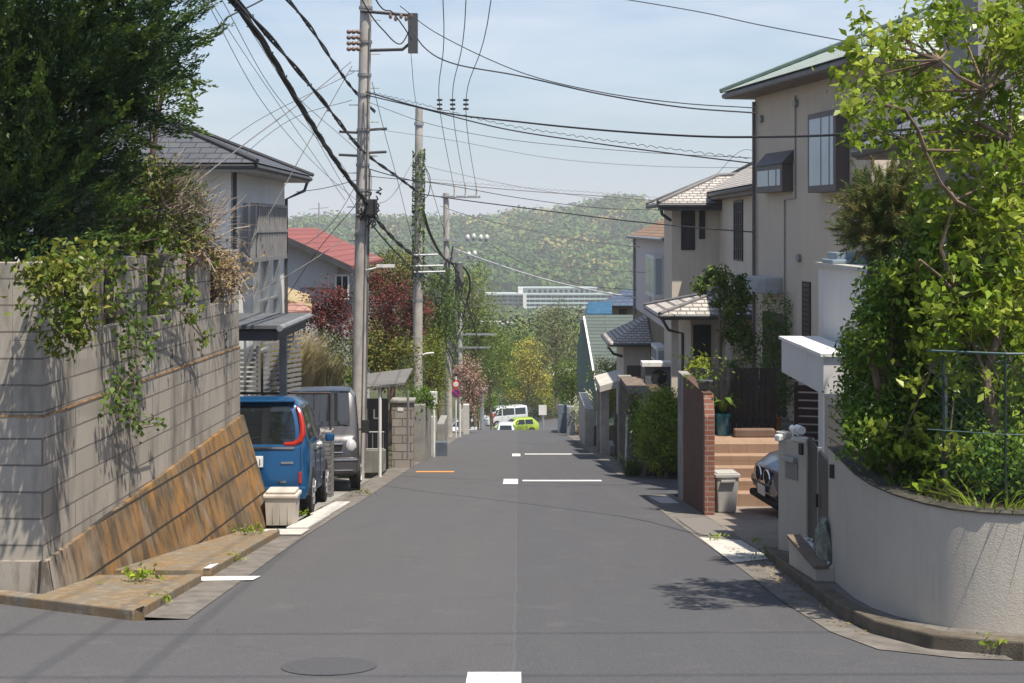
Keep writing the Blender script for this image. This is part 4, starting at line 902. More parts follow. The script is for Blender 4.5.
g = MB(); g.poly([(2.95, 13.1, -.30), (2.9, 11.6, -.30), (3.0, 10.75, -.30), (3.3, 10.2, -.30), (4.2, 10.05, -.30), (30, 10, -.30), (30, 13.4, -.30), (3.0, 13.4, -.30)][::-1]); struct(g, 'garden_soil', SOIL)
g = MB(); g.box(3.3, 30, 13.2, 14.2, -3, -.32); struct(g, 'garden_bank', SOIL)
# pillar wall with mailbox
pw = thing('gate_pillar', 'pale stucco gate pillar with mailbox and white spot lamps on top', 'pillar', (2.91, 15.1, gz(15.1)), math.atan2(.22, .40))
# local frame: -y runs along the broad face towards the camera, -x is the face's outside
zo_ = -gz(15.1); zt_ = -.446 + zo_
m = MB(); m.box(0, .075, -.23, .23, -.15, zt_ - .05); m.build('body', STUC, pw, bevel=.008)
m = MB(); m.box(-.02, .095, -.25, -.02, zt_ - .049, zt_); m.box(-.02, .095, .10, .25, zt_ - .049, zt_ + .02); m.build('cap', CONCL, pw, bevel=.008, each=True)
m = MB(); m.box(-.07, -.002, -.10, .10, zt_ - .27, zt_ - .22); mbx = m.build('mailbox', plain('mail_grey', (0.34, 0.36, 0.38), .4, .4), pw, bevel=.008)
m = MB(); m.box(-.012, -.002, -.10, .10, zt_ - .46, zt_ - .275); m.build('mail_plate', plain('mail_plate', (0.22, 0.21, 0.20), .5), mbx)
m = MB(); m.box(-.03, -.002, -.19, -.13, zt_ - .18, zt_ - .06); m.build('intercom', DARKM, pw, bevel=.01)
for (x, y, z, dx) in ((.03, .02, .07, -.05), (.03, -.06, .085, -.05)):
    m = MB(); m.tube([(x, y, zt_ - .03), (x, y, zt_ + z - .03)], .012, 6); m.tube([(x + .02, y + .04, zt_ + z), (x - .03, y - .10, zt_ + z - .01)], [.036, .044], 14); m.build('spot_lamp', WHITE, pw, smooth=True)
m = MB(); m.box(-.08, .03, .12, .2, zt_ - .075, zt_ - .005); m.build('camera_box', WHITE, pw, bevel=.015)
gt = thing('garden_gate', 'dark double leaf garden gate between pale pillar and curved wall', 'gate', (2.97, 14.0, gz(14.0)), math.atan2(-.16, 1.78))
GD = plain('gate_dark', (0.014, 0.015, 0.018), .5)
L_g = 1.78; zg = -.42 - gz(14.0)
for y0, y1 in ((-.88, -.03), (.03, .88)):
    m = MB(); m.box(-.015, .015, y0, y1, -.02, zg); lf = m.build('gate_leaf', GD, gt, bevel=.006)
m = MB(); m.box(-.02, .02, -.026, .026, -.02, zg + .02); m.build('centre_stile', GREYM, gt); m = MB(); m.tube([(-.04, -.1, zg - .55), (-.04, -.1, zg - .42)], .012, 6); m.build('handle', BLACK, gt)
# planter with rock
pn = thing('stone_planter', 'low stucco planter with brown coping and white gravel by the dark gate', 'planter', (2.75, 13.3, gz(13.3)), 0)
m = MB(); zp = -1.28
m.box(2.66, 2.74, 12.7, 13.95, gz(13) - .15, zp); m.box(2.74, 2.88, 13.87, 13.95, gz(13) - .15, zp); m.box(2.74, 2.85, 12.7, 12.78, gz(13) - .15, zp); m.build('planter_wall', STUC, pn, world=True)
m = MB(); m.box(2.64, 2.77, 12.68, 13.97, zp, zp + .03); m.build('coping', plain('brown_cap', (0.17, 0.125, 0.09), .8), pn, world=True)
rng = np.random.default_rng(5); m = MB()
for k in range(90): m.ball((rng.uniform(2.76, 2.85), rng.uniform(12.8, 13.86), zp - .01 + rng.uniform(0, .02)), rng.uniform(.012, .022), 5, 4)
o = m.build('white_gravel', WHITE, pn, world=True); o['kind'] = 'stuff'
def rock(name, label, c, r, mat, seed=1):
    m = MB(); m.ball((0, 0, 0), 1, 12, 9); random.seed(seed)
    from mathutils import noise as mn
    for v in m.v: k = 1 + .35 * mn.noise(v * 1.6 + Vector((seed, 0, 0))) + .15 * mn.noise(v * 5); v.x *= k * r[0]; v.y *= k * r[1]; v.z *= k * r[2]
    o = solo(m, name, label, 'rock', mat); o.location = c; return o
rock('rock', 'rounded grey-green garden rock standing in the gravel planter', (2.80, 13.05, zp + .14), (.075, .17, .22), plain('rock', (0.22, 0.24, 0.20), .9, 0, .5, 9, .6, 25), 3)
# brick wall
BRLIT = coursed('lit_red_brick', (0.235, 0.085, 0.06), (0.31, 0.13, 0.09), (0.26, 0.22, 0.19), .215, .075, .009, .85, .5, .5, .2)  # brick of the end face, sunlight put into a brighter red
BRSHD = coursed('shaded_brown_brick', (0.115, 0.055, 0.038), (0.15, 0.07, 0.048), (0.10, 0.06, 0.045), .215, .075, .006, .85, .5, .5, .3)  # the same brick on the street side, shade put into a darker brown
bw = thing('brick_wall', 'brick garden wall at the driveway, shaded side coloured brown, sunlit end coloured red', 'wall', (2.78, 21, gz(21)), 0)
m = MB(); m.box(2.74, 2.86, 21.02, 23.6, gz(24) - .2, -.72); m.build('wall_side', BRSHD, bw, world=True)
m = MB(); m.prism([(2.738, 20.85, gz(21) - .1), (2.738, 21.019, gz(21) - .1), (2.738, 21.019, -.70), (2.738, 20.98, -.72), (2.738, 20.85, -1.02)], (.145, 0, 0)); m.build('end_face', BRLIT, bw, world=True)
m = MB(); m.box(2.735, 2.87, 20.99, 23.6, -.718, -.68); m.build('coping', BRSHD, bw, world=True)
m = MB(); m.box(2.74, 2.9, 23.61, 24.4, gz(24.4) - .2, -.70); m.build('concrete_pier', CONC, bw, world=True)
def pot(name, label, c, r0, r1, h, mat, fol=None, fr=.25, n=300, size=.08, seed=1, blade=False, cat='potted plant'):
    t = thing(name, label, cat, c, 0); m = MB(); m.tube([(0, 0, 0), (0, 0, h * .85), (0, 0, h * .86), (0, 0, h)], [r0, r1 * .97, r1 * 1.08, r1 * 1.08], 16); m.build('pot', mat, t, smooth=True)
    if fol:
        rng = np.random.default_rng(seed)
        if blade:
            mb = MB()
            for k in range(n):
                a = rng.uniform(0, 6.28); l = fr * rng.uniform(.7, 1.3); w = size * .5; d = Vector((math.cos(a), math.sin(a), 0)); s = Vector((-d.y, d.x, 0)) * w
                p0 = Vector((0, 0, h * .9)); p1 = p0 + d * l * .4 + Vector((0, 0, l * .8)); p2 = p0 + d * l + Vector((0, 0, l * rng.uniform(.4, 1.0)))
                mb.add([p0 - s * .4, p0 + s * .4, p1 + s, p1 - s, p2], [(0, 1, 2, 3), (3, 2, 4)])
            mb.build('foliage', fol, t)
        else:
            p = rng.normal(size=(n, 3)) * np.array([fr, fr, fr * .8]) * .5 + np.array([0, 0, h + fr * .5]); link('foliage', leaf_mesh(p, size, rng, .4), fol, t)
    return t
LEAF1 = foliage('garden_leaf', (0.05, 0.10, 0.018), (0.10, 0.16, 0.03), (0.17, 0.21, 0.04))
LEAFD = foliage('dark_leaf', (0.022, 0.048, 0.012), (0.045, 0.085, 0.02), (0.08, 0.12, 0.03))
GPL = plain('grey_pot', (0.10, 0.11, 0.115), .6); TERR = plain('terracotta', (0.36, 0.13, 0.065), .8); TEAL = plain('teal_glaze', (0.01, 0.12, 0.17), .15, spec=.8)
pot('planter_pot', 'grey bowl planter with loose shrub on top of the brick wall', (2.80, 21.35, -.66), .08, .12, .13, GPL, LEAF1, .36, 150, .07, 2)
# raised terrace, stairs
TILE = coursed('terrace_tile', (0.32, 0.215, 0.15), (0.37, 0.25, 0.175), (0.26, 0.17, 0.11), .3, .3, .008, .75, .3, 0, .15)
stp = thing('entrance_steps', 'orange tiled steps rising to the house behind the bins', 'steps', (3.5, 22.5, gz(22.5)), 0)
zb0 = P(0, 503.5, 22.5).z
for k in range(5):
    m = MB(); m.box(2.9, 5.4, 22.5 + .28 * k, 22.5 + .28 * (k + 1) + (0 if k < 4 else .8), zb0 - .3, zb0 + .155 * (k + 1)); m.build('step', TILE, stp, world=True, bevel=.008)
ZT = zb0 + .155 * 5
g = MB(); g.box(4.5, 20, 22.65, 40, -5, ZT - .02); struct(g, 'terrace', plain('terrace_ground', (0.16, 0.14, 0.12), .9, 0, .3))
m = MB(); m.box(3.7, 4.4, 24.3, 24.5, ZT, ZT + .14); o = solo(m, 'planter_kerb', 'low brown planter edging on the terrace right of the steps', 'planter', plain('brown_edge', (0.15, 0.10, 0.075), .85), bevel=.02)
# bins
LG = plain('bin_grey', (0.43, 0.42, 0.40), .5, 0, .05, dirt=.1)
def bin_(label, c, w, d, h, mat, lidmat, rz=0):
    t = thing('rubbish_bin', label, 'bin', c, rz); m = MB(); m.add([(sx * a, sy * b, z) for z, a, b in ((0, w * .38, d * .38), (h * .88, w * .48, d * .48)) for sx, sy in ((-1, -1), (1, -1), (1, 1), (-1, 1))], [(0, 3, 2, 1), (4, 5, 6, 7), (0, 1, 5, 4), (1, 2, 6, 5), (2, 3, 7, 6), (3, 0, 4, 7)])
    m.build('body', mat, t, bevel=.02)
    m = MB(); m.box(-w * .53, w * .53, -d * .53, d * .53, h * .88, h * .97); m.box(-w * .45, w * .45, -d * .45, d * .45, h * .97, h); m.build('lid', lidmat, t, bevel=.015)
    m = MB(); m.box(-w * .30, w * .30, -d * .53 - .02, -d * .5, h * .78, h * .83); m.build('handle', lidmat, t)
    return t
v = Vector(((725 - CX) / F * 21.4, 21.4, P(0, 511, 21.4).z)); bin_('light grey plastic bin with pale lid in front of the steps', v, .36, .36, .60, LG, LG, .1)
v = P(721, 489, 22.35); bin_('small dark grey bin just behind the light grey bin', (v.x, v.y, v.z - .1), .24, .24, .40, plain('bin_dark', (0.12, 0.125, 0.125), .5), GPL)
v = P(723, 441, 24.6); pot('potted_plant', 'blue glazed pot with strappy green leaves at the top of the steps', (v.x, v.y, ZT), .11, .13, .38, TEAL, LEAF1, .38, 46, .07, 4, True)
v = P(717, 441, 24.9); m = MB(); m.box(-.08, .08, -.1, .1, 0, .55); m.box(-.06, .06, -.105, -.1, .1, .3); o = solo(m, 'utility_box', 'narrow pale grey box standing left of the blue pot', 'box', LG, bevel=.01); o.location = (v.x, v.y, ZT)
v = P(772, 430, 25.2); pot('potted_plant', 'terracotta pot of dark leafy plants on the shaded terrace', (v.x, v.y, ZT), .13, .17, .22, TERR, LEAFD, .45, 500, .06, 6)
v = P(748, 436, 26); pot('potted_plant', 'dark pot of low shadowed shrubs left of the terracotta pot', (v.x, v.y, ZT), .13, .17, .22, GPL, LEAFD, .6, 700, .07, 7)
# dark fence panel, pole umbrella
m = MB()
for i in range(11): m.box(0, 2.2, 0, .03, i * .105, i * .105 + .082)
for x in (0, .7, 1.4, 2.15): m.box(x, x + .05, .031, .07, -.1, 1.17)
v = P(794, 470, 18.8); o = solo(m, 'slat_fence', 'dark brown horizontal board fence in front of the shuttered window', 'fence', plain('dark_board', (0.035, 0.02, 0.018), .7, 0, .3)); o.location = (v.x, v.y, P(0, 448, 18.8).z - .3); o.rotation_euler = (0, 0, -.25)
# dark estate car nose
GREYC = paint('dark_car_paint', (0.12, 0.13, 0.15), .2)
stC = [(0, .3, .8, .98, .75, .6), (.2, .22, .88, 1.3, .86, .62), (.7, .2, .92, 1.45, .89, .6), (2.2, .2, .93, 1.46, .9, .6), (3.0, .2, .92, 1.0, .89, .7), (3.7, .2, .86, .95, .88, .68), (4.2, .24, .74, .84, .85, .62), (4.42, .3, .60, .72, .74, .52), (4.5, .36, .5, .62, .62, .42)]
rz = R(90 + 8); nose = Vector((3.62, 20.95, 0)); L_ = 4.5
loc = (nose.x + L_ * math.sin(rz), nose.y - L_ * math.cos(rz), P(0, 509, 20.6).z - .17)
cr_, s_, t2 = car('parked_car', 'dark grey car nosing out of the driveway behind the pale gate wall', loc, rz, stC, GREYC, (.85, 3.6), .33, [(.7, 1.6, .1, .82, 0, 0), (1.7, 2.7, .1, .82, 0, -.25)], [('windscreen', 2.25, 2.98, 0)])
m = MB()
for s in (-1, 1): m.box(s * .2 - .13, s * .2 + .13, 4.44, 4.53, .50, .70)
m.build('kidney_grille', BLACK, cr_, bevel=.04, each=True)
m = MB()
for s in (-1, 1): m.tube([(s * .2 + .135 * math.cos(a), 4.52, .60 + .11 * math.sin(a)) for a in np.linspace(0, 2 * math.pi, 17)], .012, 5)
m.build('grille_surround', CHROME, cr_, each=True)
for s in (-1, 1): m = MB(); m.ball((s * .60, 4.33, .65), (.15, .11, .055), 12, 8); m.build('headlight', plain('smoked_lens', (0.16, 0.17, 0.19), .1, .3, .05, spec=.9), cr_, smooth=True)
m = MB(); m.box(-.165, .165, 4.53, 4.545, .32, .46); m.build('number_plate', WHITE, cr_)
m = MB(); m.box(-.66, .66, 4.40, 4.52, .20, .30); m.build('lower_grille', BLACK, cr_, bevel=.03)

# ---- BIG BEIGE HOUSE with green roof
BEIGE = plain('beige_render', (0.61, 0.515, 0.415), .9, 0, .06, .8, .25, 70, dirt=.08)
BROWNF = plain('bronze_frame', (0.12, 0.10, 0.092), .5, .2, .1)
GRNR = NB('green_roof'); v = GRNR.wallvec(); f_, c2_ = GRNR.brick(v, 3.1, .075, .016, .5)
GRNR.col(GRNR.mix(f_, GRNR.mix(GRNR.ramp(GRNR.noise(1.5, 5), .3, .7), (0.34, 0.375, 0.34), (0.42, 0.45, 0.41)), (0.14, 0.20, 0.16))); GRNR.bump(GRNR.math('SUBTRACT', 1.0, f_), .8, .03); GRNR = GRNR.fin(.55, 0, .4)
th_ = .175; b0 = -ZT
bh = thing('beige_house', 'large beige house with pale green roof and two bronze bay windows', 'house', (4.75, 28.5, ZT), th_)
ez = 4.47 + b0
m = MB(); m.box(0, 9, -5.6, 0, -.5, ez - .05); m.build('wall', BEIGE, bh)
SOF = plain('soffit_brown', (0.20, 0.165, 0.14), .8)
eave_box(bh, -.5, 9.5, -6.0, .45, ez + .02, SOF, .13, gut=plain('gutter_slate', (0.20, 0.195, 0.21), .5))
hip_roof(bh, -.56, 9.5, -6.1, .5, ez + .03, 1.38, GRNR, over_mat=plain('ridge_green', (0.16, 0.22, 0.19), .5))
def bay(parent, t0, t1, z0, z1, d, fr, gl, roof=.0, bars=1):
    m = MB(); m.box(-d, -.001, -t1, -t0, z0, z1)
    if roof: m.prism([(-d - .03, -t1 - .03, z1), (-.001, -t1 - .03, z1), (-.001, -t1 - .03, z1 + roof)], (0, t1 - t0 + .06, 0))
    f = m.build('bay_window', fr, parent, bevel=.008)
    w = t1 - t0
    m = MB(); n = bars + 1
    for i in range(n):
        a = t0 + .07 + (w - .14) * i / n + .025; b = t0 + .07 + (w - .14) * (i + 1) / n - .025; m.box(-d - .006, -d + .01, -b, -a, z0 + .12, z1 - .10)
    m.build('pane', gl, f)
    m = MB(); m.box(-d - .012, -d - .007, -(t0 + w * .8), -(t0 + w * .78), z0 + .12, z1 - .1); m.build('mullion', fr, f); return f
bay(bh, .67, 2.1, 2.43 + b0, 2.95 + b0, .22, BROWNF, WHGL, .26, 1)
bay(bh, 3.44, 4.7, 2.37 + b0, 3.75 + b0, .25, BROWNF, WHGL, .0, 1)
m = MB(); m.box(-.02, -.003, -2.98, -2.58, -.3 + b0, .78 + b0); sw = m.build('tall_window', DARKM, bh)
m = MB()
for i in range(12): m.box(-.032, -.021, -2.96, -2.60, -.28 + b0 + i * .088, -.22 + b0 + i * .088)
m.build('louvre_slats', BROWNF, sw)
m = MB(); z_ = P(0, 292, 28).z + b0; m.box(-.35, -.003, -1.55, -.35, z_, z_ + .32); m.build('shutter_box', plain('pale_grey_box', (0.40, 0.41, 0.42), .6), bh, bevel=.02)
m = MB(); m.tube([(-.06, -.1, ez - .2), (-.06, -.1, 0)], .035, 6); m.build('downpipe', plain('gutter_brown', (0.13, 0.11, 0.11), .5), bh)
m = MB(); m.box(-.01, -.003, -1.75, -.45, 0, 1.95); m.build('doorway', plain('near_black', (0.012, 0.013, 0.02), .5), bh)
for y, z in ((-2.45, 1.2), (-2.3, 4.05), (-.45, 3.9)):
    m = MB(); m.tube([(-.001, y, z + b0 - .0), (-.07, y, z + b0)], .075, 12); m.build('vent_hood', GREYM, bh, smooth=True)
m = MB(); m.tube([(-.02, -2.25, 4.2 + b0), (-.02, -2.25, 2.3 + b0), (-.02, -1.7, 2.28 + b0), (-.02, -1.7, -.3 + b0)], .014, 5); m.build('conduit', GREYM, bh)
# ---- near white house: terrace block, balcony, grey roof and tower
NWH = plain('near_white_render', (0.60, 0.585, 0.57), .85, 0, .05, 1.5, .15, 70, dirt=.08); GRW = plain('grey_render', (0.30, 0.28, 0.265), .9, 0, .06, 2)
nh = thing('white_terrace_house', 'pale house with projecting balcony box and grey upper roof behind the hedge', 'house', (3.6, 17, gz(17)), 0)
def zz(py, Y): return P(0, py, Y).z
m = MB(); m.box(3.8, 12, 14.9, 18.0, -4, zz(266, 18)); m.build('terrace_block', NWH, nh, world=True)
m = MB(); m.box(3.76, 12, 14.86, 18.04, zz(266, 18), zz(266, 18) + .05); m.build('parapet', LG, nh, world=True)
m = MB(); m.box(3.26, 3.799, 15.2, 17.6, zz(372, 17.6), zz(339, 17.6)); bb = m.build('balcony', NWH, nh, world=True, bevel=.01)
m = MB(); m.box(3.23, 3.72, 15.17, 17.63, zz(339, 17.6), zz(339, 17.6) + .035); m.build('balcony_rail', WHITE, bb, world=True)
m = MB()
for i in range(9): m.box(3.76, 3.799, 15.3, 17.3, -1.55 + i * .13, -1.55 + i * .13 + .115)
sh = m.build('roller_shutter', plain('shutter_beige', (0.42, 0.37, 0.29), .7), nh, world=True)
m = MB(); m.box(3.74, 3.80, 17.35, 17.45, -1.8, -.3); m.build('shutter_frame', WHITE, sh, world=True)
m = MB(); m.box(3.85, 4.3, 17.2, 17.7, zz(266, 18) + .05, zz(252, 17.6)); m.box(3.78, 4.4, 17.1, 17.72, zz(266, 18) + .052, zz(266, 18) + .10); m.build('skylight_box', plain('blue_grey_box', (0.22, 0.28, 0.33), .4), nh, world=True, bevel=.01)
GRT = coursed('grey_blue_tile', (0.17, 0.18, 0.21), (0.21, 0.22, 0.25), (0.07, 0.07, 0.08), .25, .1, .01, .55, .7)
m = MB(); m.box(4.85, 13, 14.2, 18.0, zz(266, 18) - .1, 2.75); m.build('upper_wall', GRW, nh, world=True)
hr = hip_roof(nh, .75, 9.9, -3.2, 1.5, 2.80 - gz(17), 1.35, GRT, over_mat=DG)
eave_box(nh, .77, 9.9, -3.18, 1.48, 2.79 - gz(17), SOF, .15)
m = MB(); m.box(5.5, 6.6, 17.0, 18.4, 2.5, 6.5); m.build('tower', GRW, nh, world=True)
# ---- second house (grey tile roof)
TILG = NB('light_roof_tile'); v = TILG.wallvec(); f_, c2_ = TILG.brick(v, .2, .07, .011, .5)
TILG.col(TILG.mix(f_, TILG.mix(c2_, (0.36, 0.33, 0.30), (0.48, 0.45, 0.42)), (0.13, 0.115, 0.11))); TILG.bump(TILG.math('SUBTRACT', 1.0, f_), 1.0, .04); TILG = TILG.fin(.75)
RDG = plain('ridge_grey', (0.14, 0.135, 0.14), .7)
CREAM = plain('cream_render', (0.60, 0.53, 0.44), .9, 0, .05, 1.2, .2, 60, dirt=.12)
sh2 = thing('grey_tile_house', 'cream house with light grey tiled hip roof and dark shuttered windows', 'house', (5.3, 30, ZT), 0); b0 = -ZT
m = MB(); m.box(0, 7, .3, 9.5, -2.5, 2.55 + b0); m.box(-1.24, .3, 7.5, 9.5, -2.5, 2.3 + b0); m.build('wall', CREAM, sh2)
eave_box(sh2, -.3, 7.3, 0.0, 10, 2.68 + b0, SOF, .2); hip_roof(sh2, -.34, 7.3, -.05, 10.1, 2.69 + b0, 2.1, TILG, over_mat=RDG)
def skew(m_, z): pass
m = MB(); c4 = [(-1.66, 6.9, 2.4 + b0), (1.5, 6.9, 2.4 + b0), (1.5, 10.1, 2.4 + b0), (-1.66, 10.1, 2.4 + b0)]; ap = [(.1, 8.5, 3.15 + b0), (2.4, 8.5, 3.3 + b0)]
m.add(c4 + ap, [(0, 1, 5, 4), (2, 3, 4, 5), (3, 0, 4), (3, 2, 1, 0)]); r_ = m.build('wing_roof', TILG, sh2)
m = MB(); m.tube([c4[0], ap[0], ap[1]], .07, 6); m.tube([c4[3], ap[0]], .07, 6); m.build('ridge_tiles', RDG, r_)
m = MB(); m.box(-1.62, .2, 6.94, 7.4, 2.2 + b0, 2.39 + b0); m.tube([(-1.66, 6.9, 2.33 + b0), (-.3, 6.9, 2.33 + b0)], .055, 6); m.tube([(-1.66, 6.9, 2.33 + b0), (-1.66, 10, 2.33 + b0)], .055, 6); m.build('wing_gutter', DG, sh2)
m = MB(); m.tube([(-1.6, 6.9, 2.3 + b0), (-1.55, 7.0, 2.1 + b0), (-1.3, 7.3, 1.95 + b0)], .045, 6); m.build('downpipe', DG, sh2)
for a, b, t0, t1 in ((681, 695, 209, 250), (699, 705, 208, 239)):
    p = P(a, t1, 37.5); q = P(b, t0, 37.5); f = window(sh2, (p.x - 5.3, 7.5, p.z + b0), (1, 0, 0), q.x - p.x, q.z - p.z, DARKM, plain('shutter_dark', (0.04, 0.038, 0.038), .6), bars=2)
f = window(sh2, (0, 34.6 - 30 + 0.2, P(0, 261, 33.8).z + b0), (0, -1, 0), 1.35, 1.45, DARKM, plain('shutter_dark', (0.04, 0.038, 0.038), .6), bars=3, hbars=4)
# porch
po = thing('tiled_porch', 'low porch with light grey tiled roof below the shuttered house', 'porch', (3.6, 31.5, ZT), 0); b0 = -ZT
ze = P(0, 314, 31.2).z + b0
m = MB(); c4 = [(-.5, -.4, ze), (1.9, -.4, ze), (1.9, 3.2, ze), (-.5, 3.2, ze)]; ap = [(1.0, 1.2, ze + .42), (1.9, 1.2, ze + .42)]
m.add(c4 + ap, [(0, 1, 5, 4), (2, 3, 4, 5), (3, 0, 4), (3, 2, 1, 0)]); r_ = m.build('roof', TILG, po); m = MB(); m.tube([c4[0], ap[0], ap[1]], .06, 6); m.tube([c4[3], ap[0]], .06, 6); m.ball((.95, 1.15, ze + .46), .11); m.build('ridge_tiles', RDG, r_)
m = MB(); m.box(-.46, 1.86, -.36, 3.1, ze - .13, ze - .004); m.build('eaves', SOF, po); m = MB(); m.tube([(-.5, -.4, ze - .05), (1.9, -.4, ze - .05)], .05, 6); m.tube([(-.5, -.4, ze - .05), (-.5, 3.1, ze - .05)], .05, 6); m.tube([(-.45, -.4, ze - .1), (-.3, -.3, ze - .35), (.05, 0, ze - .45), (.05, 0, -.5)], .035, 6); m.build('gutter', DG, po)
m = MB(); m.box(.3, 1.8, .6, 3, -1, ze - .13); m.box(-.2, -.05, 0, .15, -1, ze - .13); m.build('wall', CREAM, po)
m = MB(); m.box(.35, .75, .56, .599, -.2, ze - .3); m.build('door_panel', DARKM, po)
m = MB(); m.box(1.0, 1.12, -.1, .02, -.5, ze - .13); m.build('post', CREAM, po)
# ---- pink house
PINK = plain('pinkish_render', (0.62, 0.56, 0.545), .9, 0, .04, 1.5, .15, 60, dirt=.08)
TANB = coursed('tan_brick', (0.27, 0.215, 0.155), (0.31, 0.25, 0.18), (0.15, 0.12, 0.09), .2, .065, .008, .85, .4)
BRT = coursed('brown_roof_tile', (0.25, 0.16, 0.10), (0.30, 0.20, 0.13), (0.13, 0.08, 0.055), .5, .09, .012, .7, .7)
Yp = 40.0; ph = thing('pink_house', 'pinkish house with brown tiled roof above a tan brick ground floor', 'house', (4.35, Yp, gz(Yp)), 0); b0 = -gz(Yp)
zs = P(0, 320, 46).z + b0; ezp = P(0, 236, 50).z + b0
m = MB(); m.box(0, 8, 0, 12.6, zs, ezp); m.build('wall', PINK, ph); m = MB(); m.box(.01, 8, .01, 12.59, -2, zs); m.build('brick_storey', TANB, ph)
m = MB(); c4 = [(-.25, -.3, ezp), (8.3, -.3, ezp), (8.3, 12.9, ezp), (-.25, 12.9, ezp)]; ap = [(4, 3.5, ezp + 2.2), (4, 9, ezp + 2.2)]
m.add(c4 + ap, [(0, 1, 4), (1, 2, 5, 4), (2, 3, 5), (3, 0, 4, 5), (3, 2, 1, 0)]); m.build('roof', BRT, ph)
m = MB(); m.tube([(-.28, -.3, ezp - .04), (-.28, 12.9, ezp - .04)], .06, 6); m.tube([(-.28, -.3, ezp - .04), (8, -.3, ezp - .04)], .06, 6); m.tube([(-.06, 12.5, ezp), (-.06, 12.5, -1.5)], .05, 6); m.build('gutter', GREYM, ph)
def baybox(parent, ox, y0, y1, z0, z1, d, fr, gl):
    m = MB(); m.box(-d, -.001, y0, y1, z0, z1); f = m.build('bay_window', fr, parent, bevel=.01)
    m = MB(); m.box(-d - .006, -d + .01, y0 + .08, (y0 + y1) / 2 - .04, z0 + .1, z1 - .1); m.box(-d - .006, -d + .01, (y0 + y1) / 2 + .04, y1 - .08, z0 + .1, z1 - .1); m.box(-d + .05, -.06, y0 - .006, y0 + .01, z0 + .1, z1 - .1); m.build('pane', gl, f)
baybox(ph, 0, 2.4, 5.2, P(0, 297, 43) .z + b0, P(0, 255, 43).z + b0, .30, WHITE, GLASSB)
m = MB(); y_ = 6.7; m.box(-.03, -.002, y_, y_ + .45, P(0, 303, 47).z + b0, P(0, 280, 47).z + b0); m.build('slit_window', GLASSB, ph)
baybox(ph, 0, 1.5, 3.3, P(0, 363, 42).z + b0, P(0, 346, 42).z + b0, .3, WHITE, GLASSB)
m = MB(); m.box(-.02, -.002, 9.5, 10.2, P(0, 348, 50).z + b0, P(0, 320, 50).z + b0); m.build('shutter_window', GREYM, ph)
# meter / air-conditioner shelf
ac = thing('air_conditioner', 'outdoor air conditioner unit under a white cover by the tan brick wall', 'air conditioner', (P(661, 0, 37).x, 37.0, P(0, 388, 37).z), 0)
m = MB(); m.box(-.42, .42, 0, .35, 0, .55); u_ = m.build('casing', plain('ac_grey', (0.12, 0.13, 0.15), .6), ac, bevel=.01); m = MB(); m.tube([(-.05, -.005, .28), (-.05, -.015, .28)], .2, 20); m.build('fan_grille', BLACK, u_)
m = MB(); m.box(-.5, .5, -.08, .4, .555, .68); m.build('cover', WHITE, ac, bevel=.01); m = MB(); m.box(-.4, -.34, .0, .3, -1.2, 0); m.box(.34, .4, .0, .3, -1.2, 0); m.build('stand', GREYM, ac)
# ---- small low house
sm = thing('low_tiled_house', 'small low house with pale hipped tile roof beyond the pink house', 'house', (3.7, 46, gz(46)), 0); 
# placed between the pink house and the street
ze = P(0, 341, 47).z - gz(46)
m = MB(); m.box(-.25, .62, .4, 3.8, -1.5, ze - .05); m.build('wall', CREAM, sm)
m = MB(); c4 = [(-.72, 0, ze), (.64, 0, ze), (.64, 4, ze), (-.72, 4, ze)]; ap = [(.62, 1.5, ze + .75), (.62, 2.8, ze + .75)]; m.add(c4 + ap, [(0, 1, 4), (1, 2, 5, 4), (2, 3, 5), (3, 0, 4, 5), (3, 2, 1, 0)]); m.build('roof', TILG, sm)
m = MB(); m.tube([(-.74, 0, ze - .05), (-.74, 4, ze - .05)], .06, 6); m.tube([(-.72, 0, ze - .05), (.6, 0, ze - .05)], .06, 6); m.tube([(-.8, 0, ze - .1), (-.6, .2, ze - .35), (-.3, .4, ze - .45)], .045, 6); m.build('gutter', DG, sm)
m = MB(); m.box(-.15, .3, .37, .399, ze - 2.0, ze - .75); m.build('door', BROWNF, sm)
# ---- green slate house
GSL = coursed('green_slate', (0.085, 0.11, 0.102), (0.10, 0.13, 0.118), (0.05, 0.065, 0.06), 40, .14, .02, .7, .7, .5, .15)
Yg = 62; gh = thing('green_slate_house', 'house with big green slate roof and white barge board beside the trees', 'house', (P(610, 0, Yg).x, Yg, gz(Yg)), 0); o = gh
def Qg(px, py, Y): v = P(px, py, Y); return (v.x - gh.location.x, v.y - gh.location.y, v.z - gh.location.z)
m = MB(); a, b, c, d = Qg(583, 318, 66), Qg(660, 318, 66), Qg(672, 392, 62), Qg(596, 392, 62); m.prism([a, b, c, d], (0, .0, .15)); rf = m.build('roof', GSL, gh)
m = MB(); m.tube([Qg(584, 317, 65.8), Qg(597, 391, 61.8)], .06, 4); m.tube([Qg(583, 317, 66), Qg(660, 317, 66)], .06, 4); m.build('barge_board', WHITE, rf)
m = MB(); m.prism([Qg(583, 322, 66.2), Qg(596, 392, 62.2), Qg(596, 430, 62.2), Qg(578, 430, 70), Qg(577, 345, 70)], (.2, 0, 0)); m.prism([Qg(596, 390, 62.4), Qg(668, 390, 62.4), Qg(668, 430, 62.4), Qg(596, 430, 62.4)], (0, .2, 0)); m.build('wall', plain('sage_wall', (0.11, 0.17, 0.14), .8), gh)
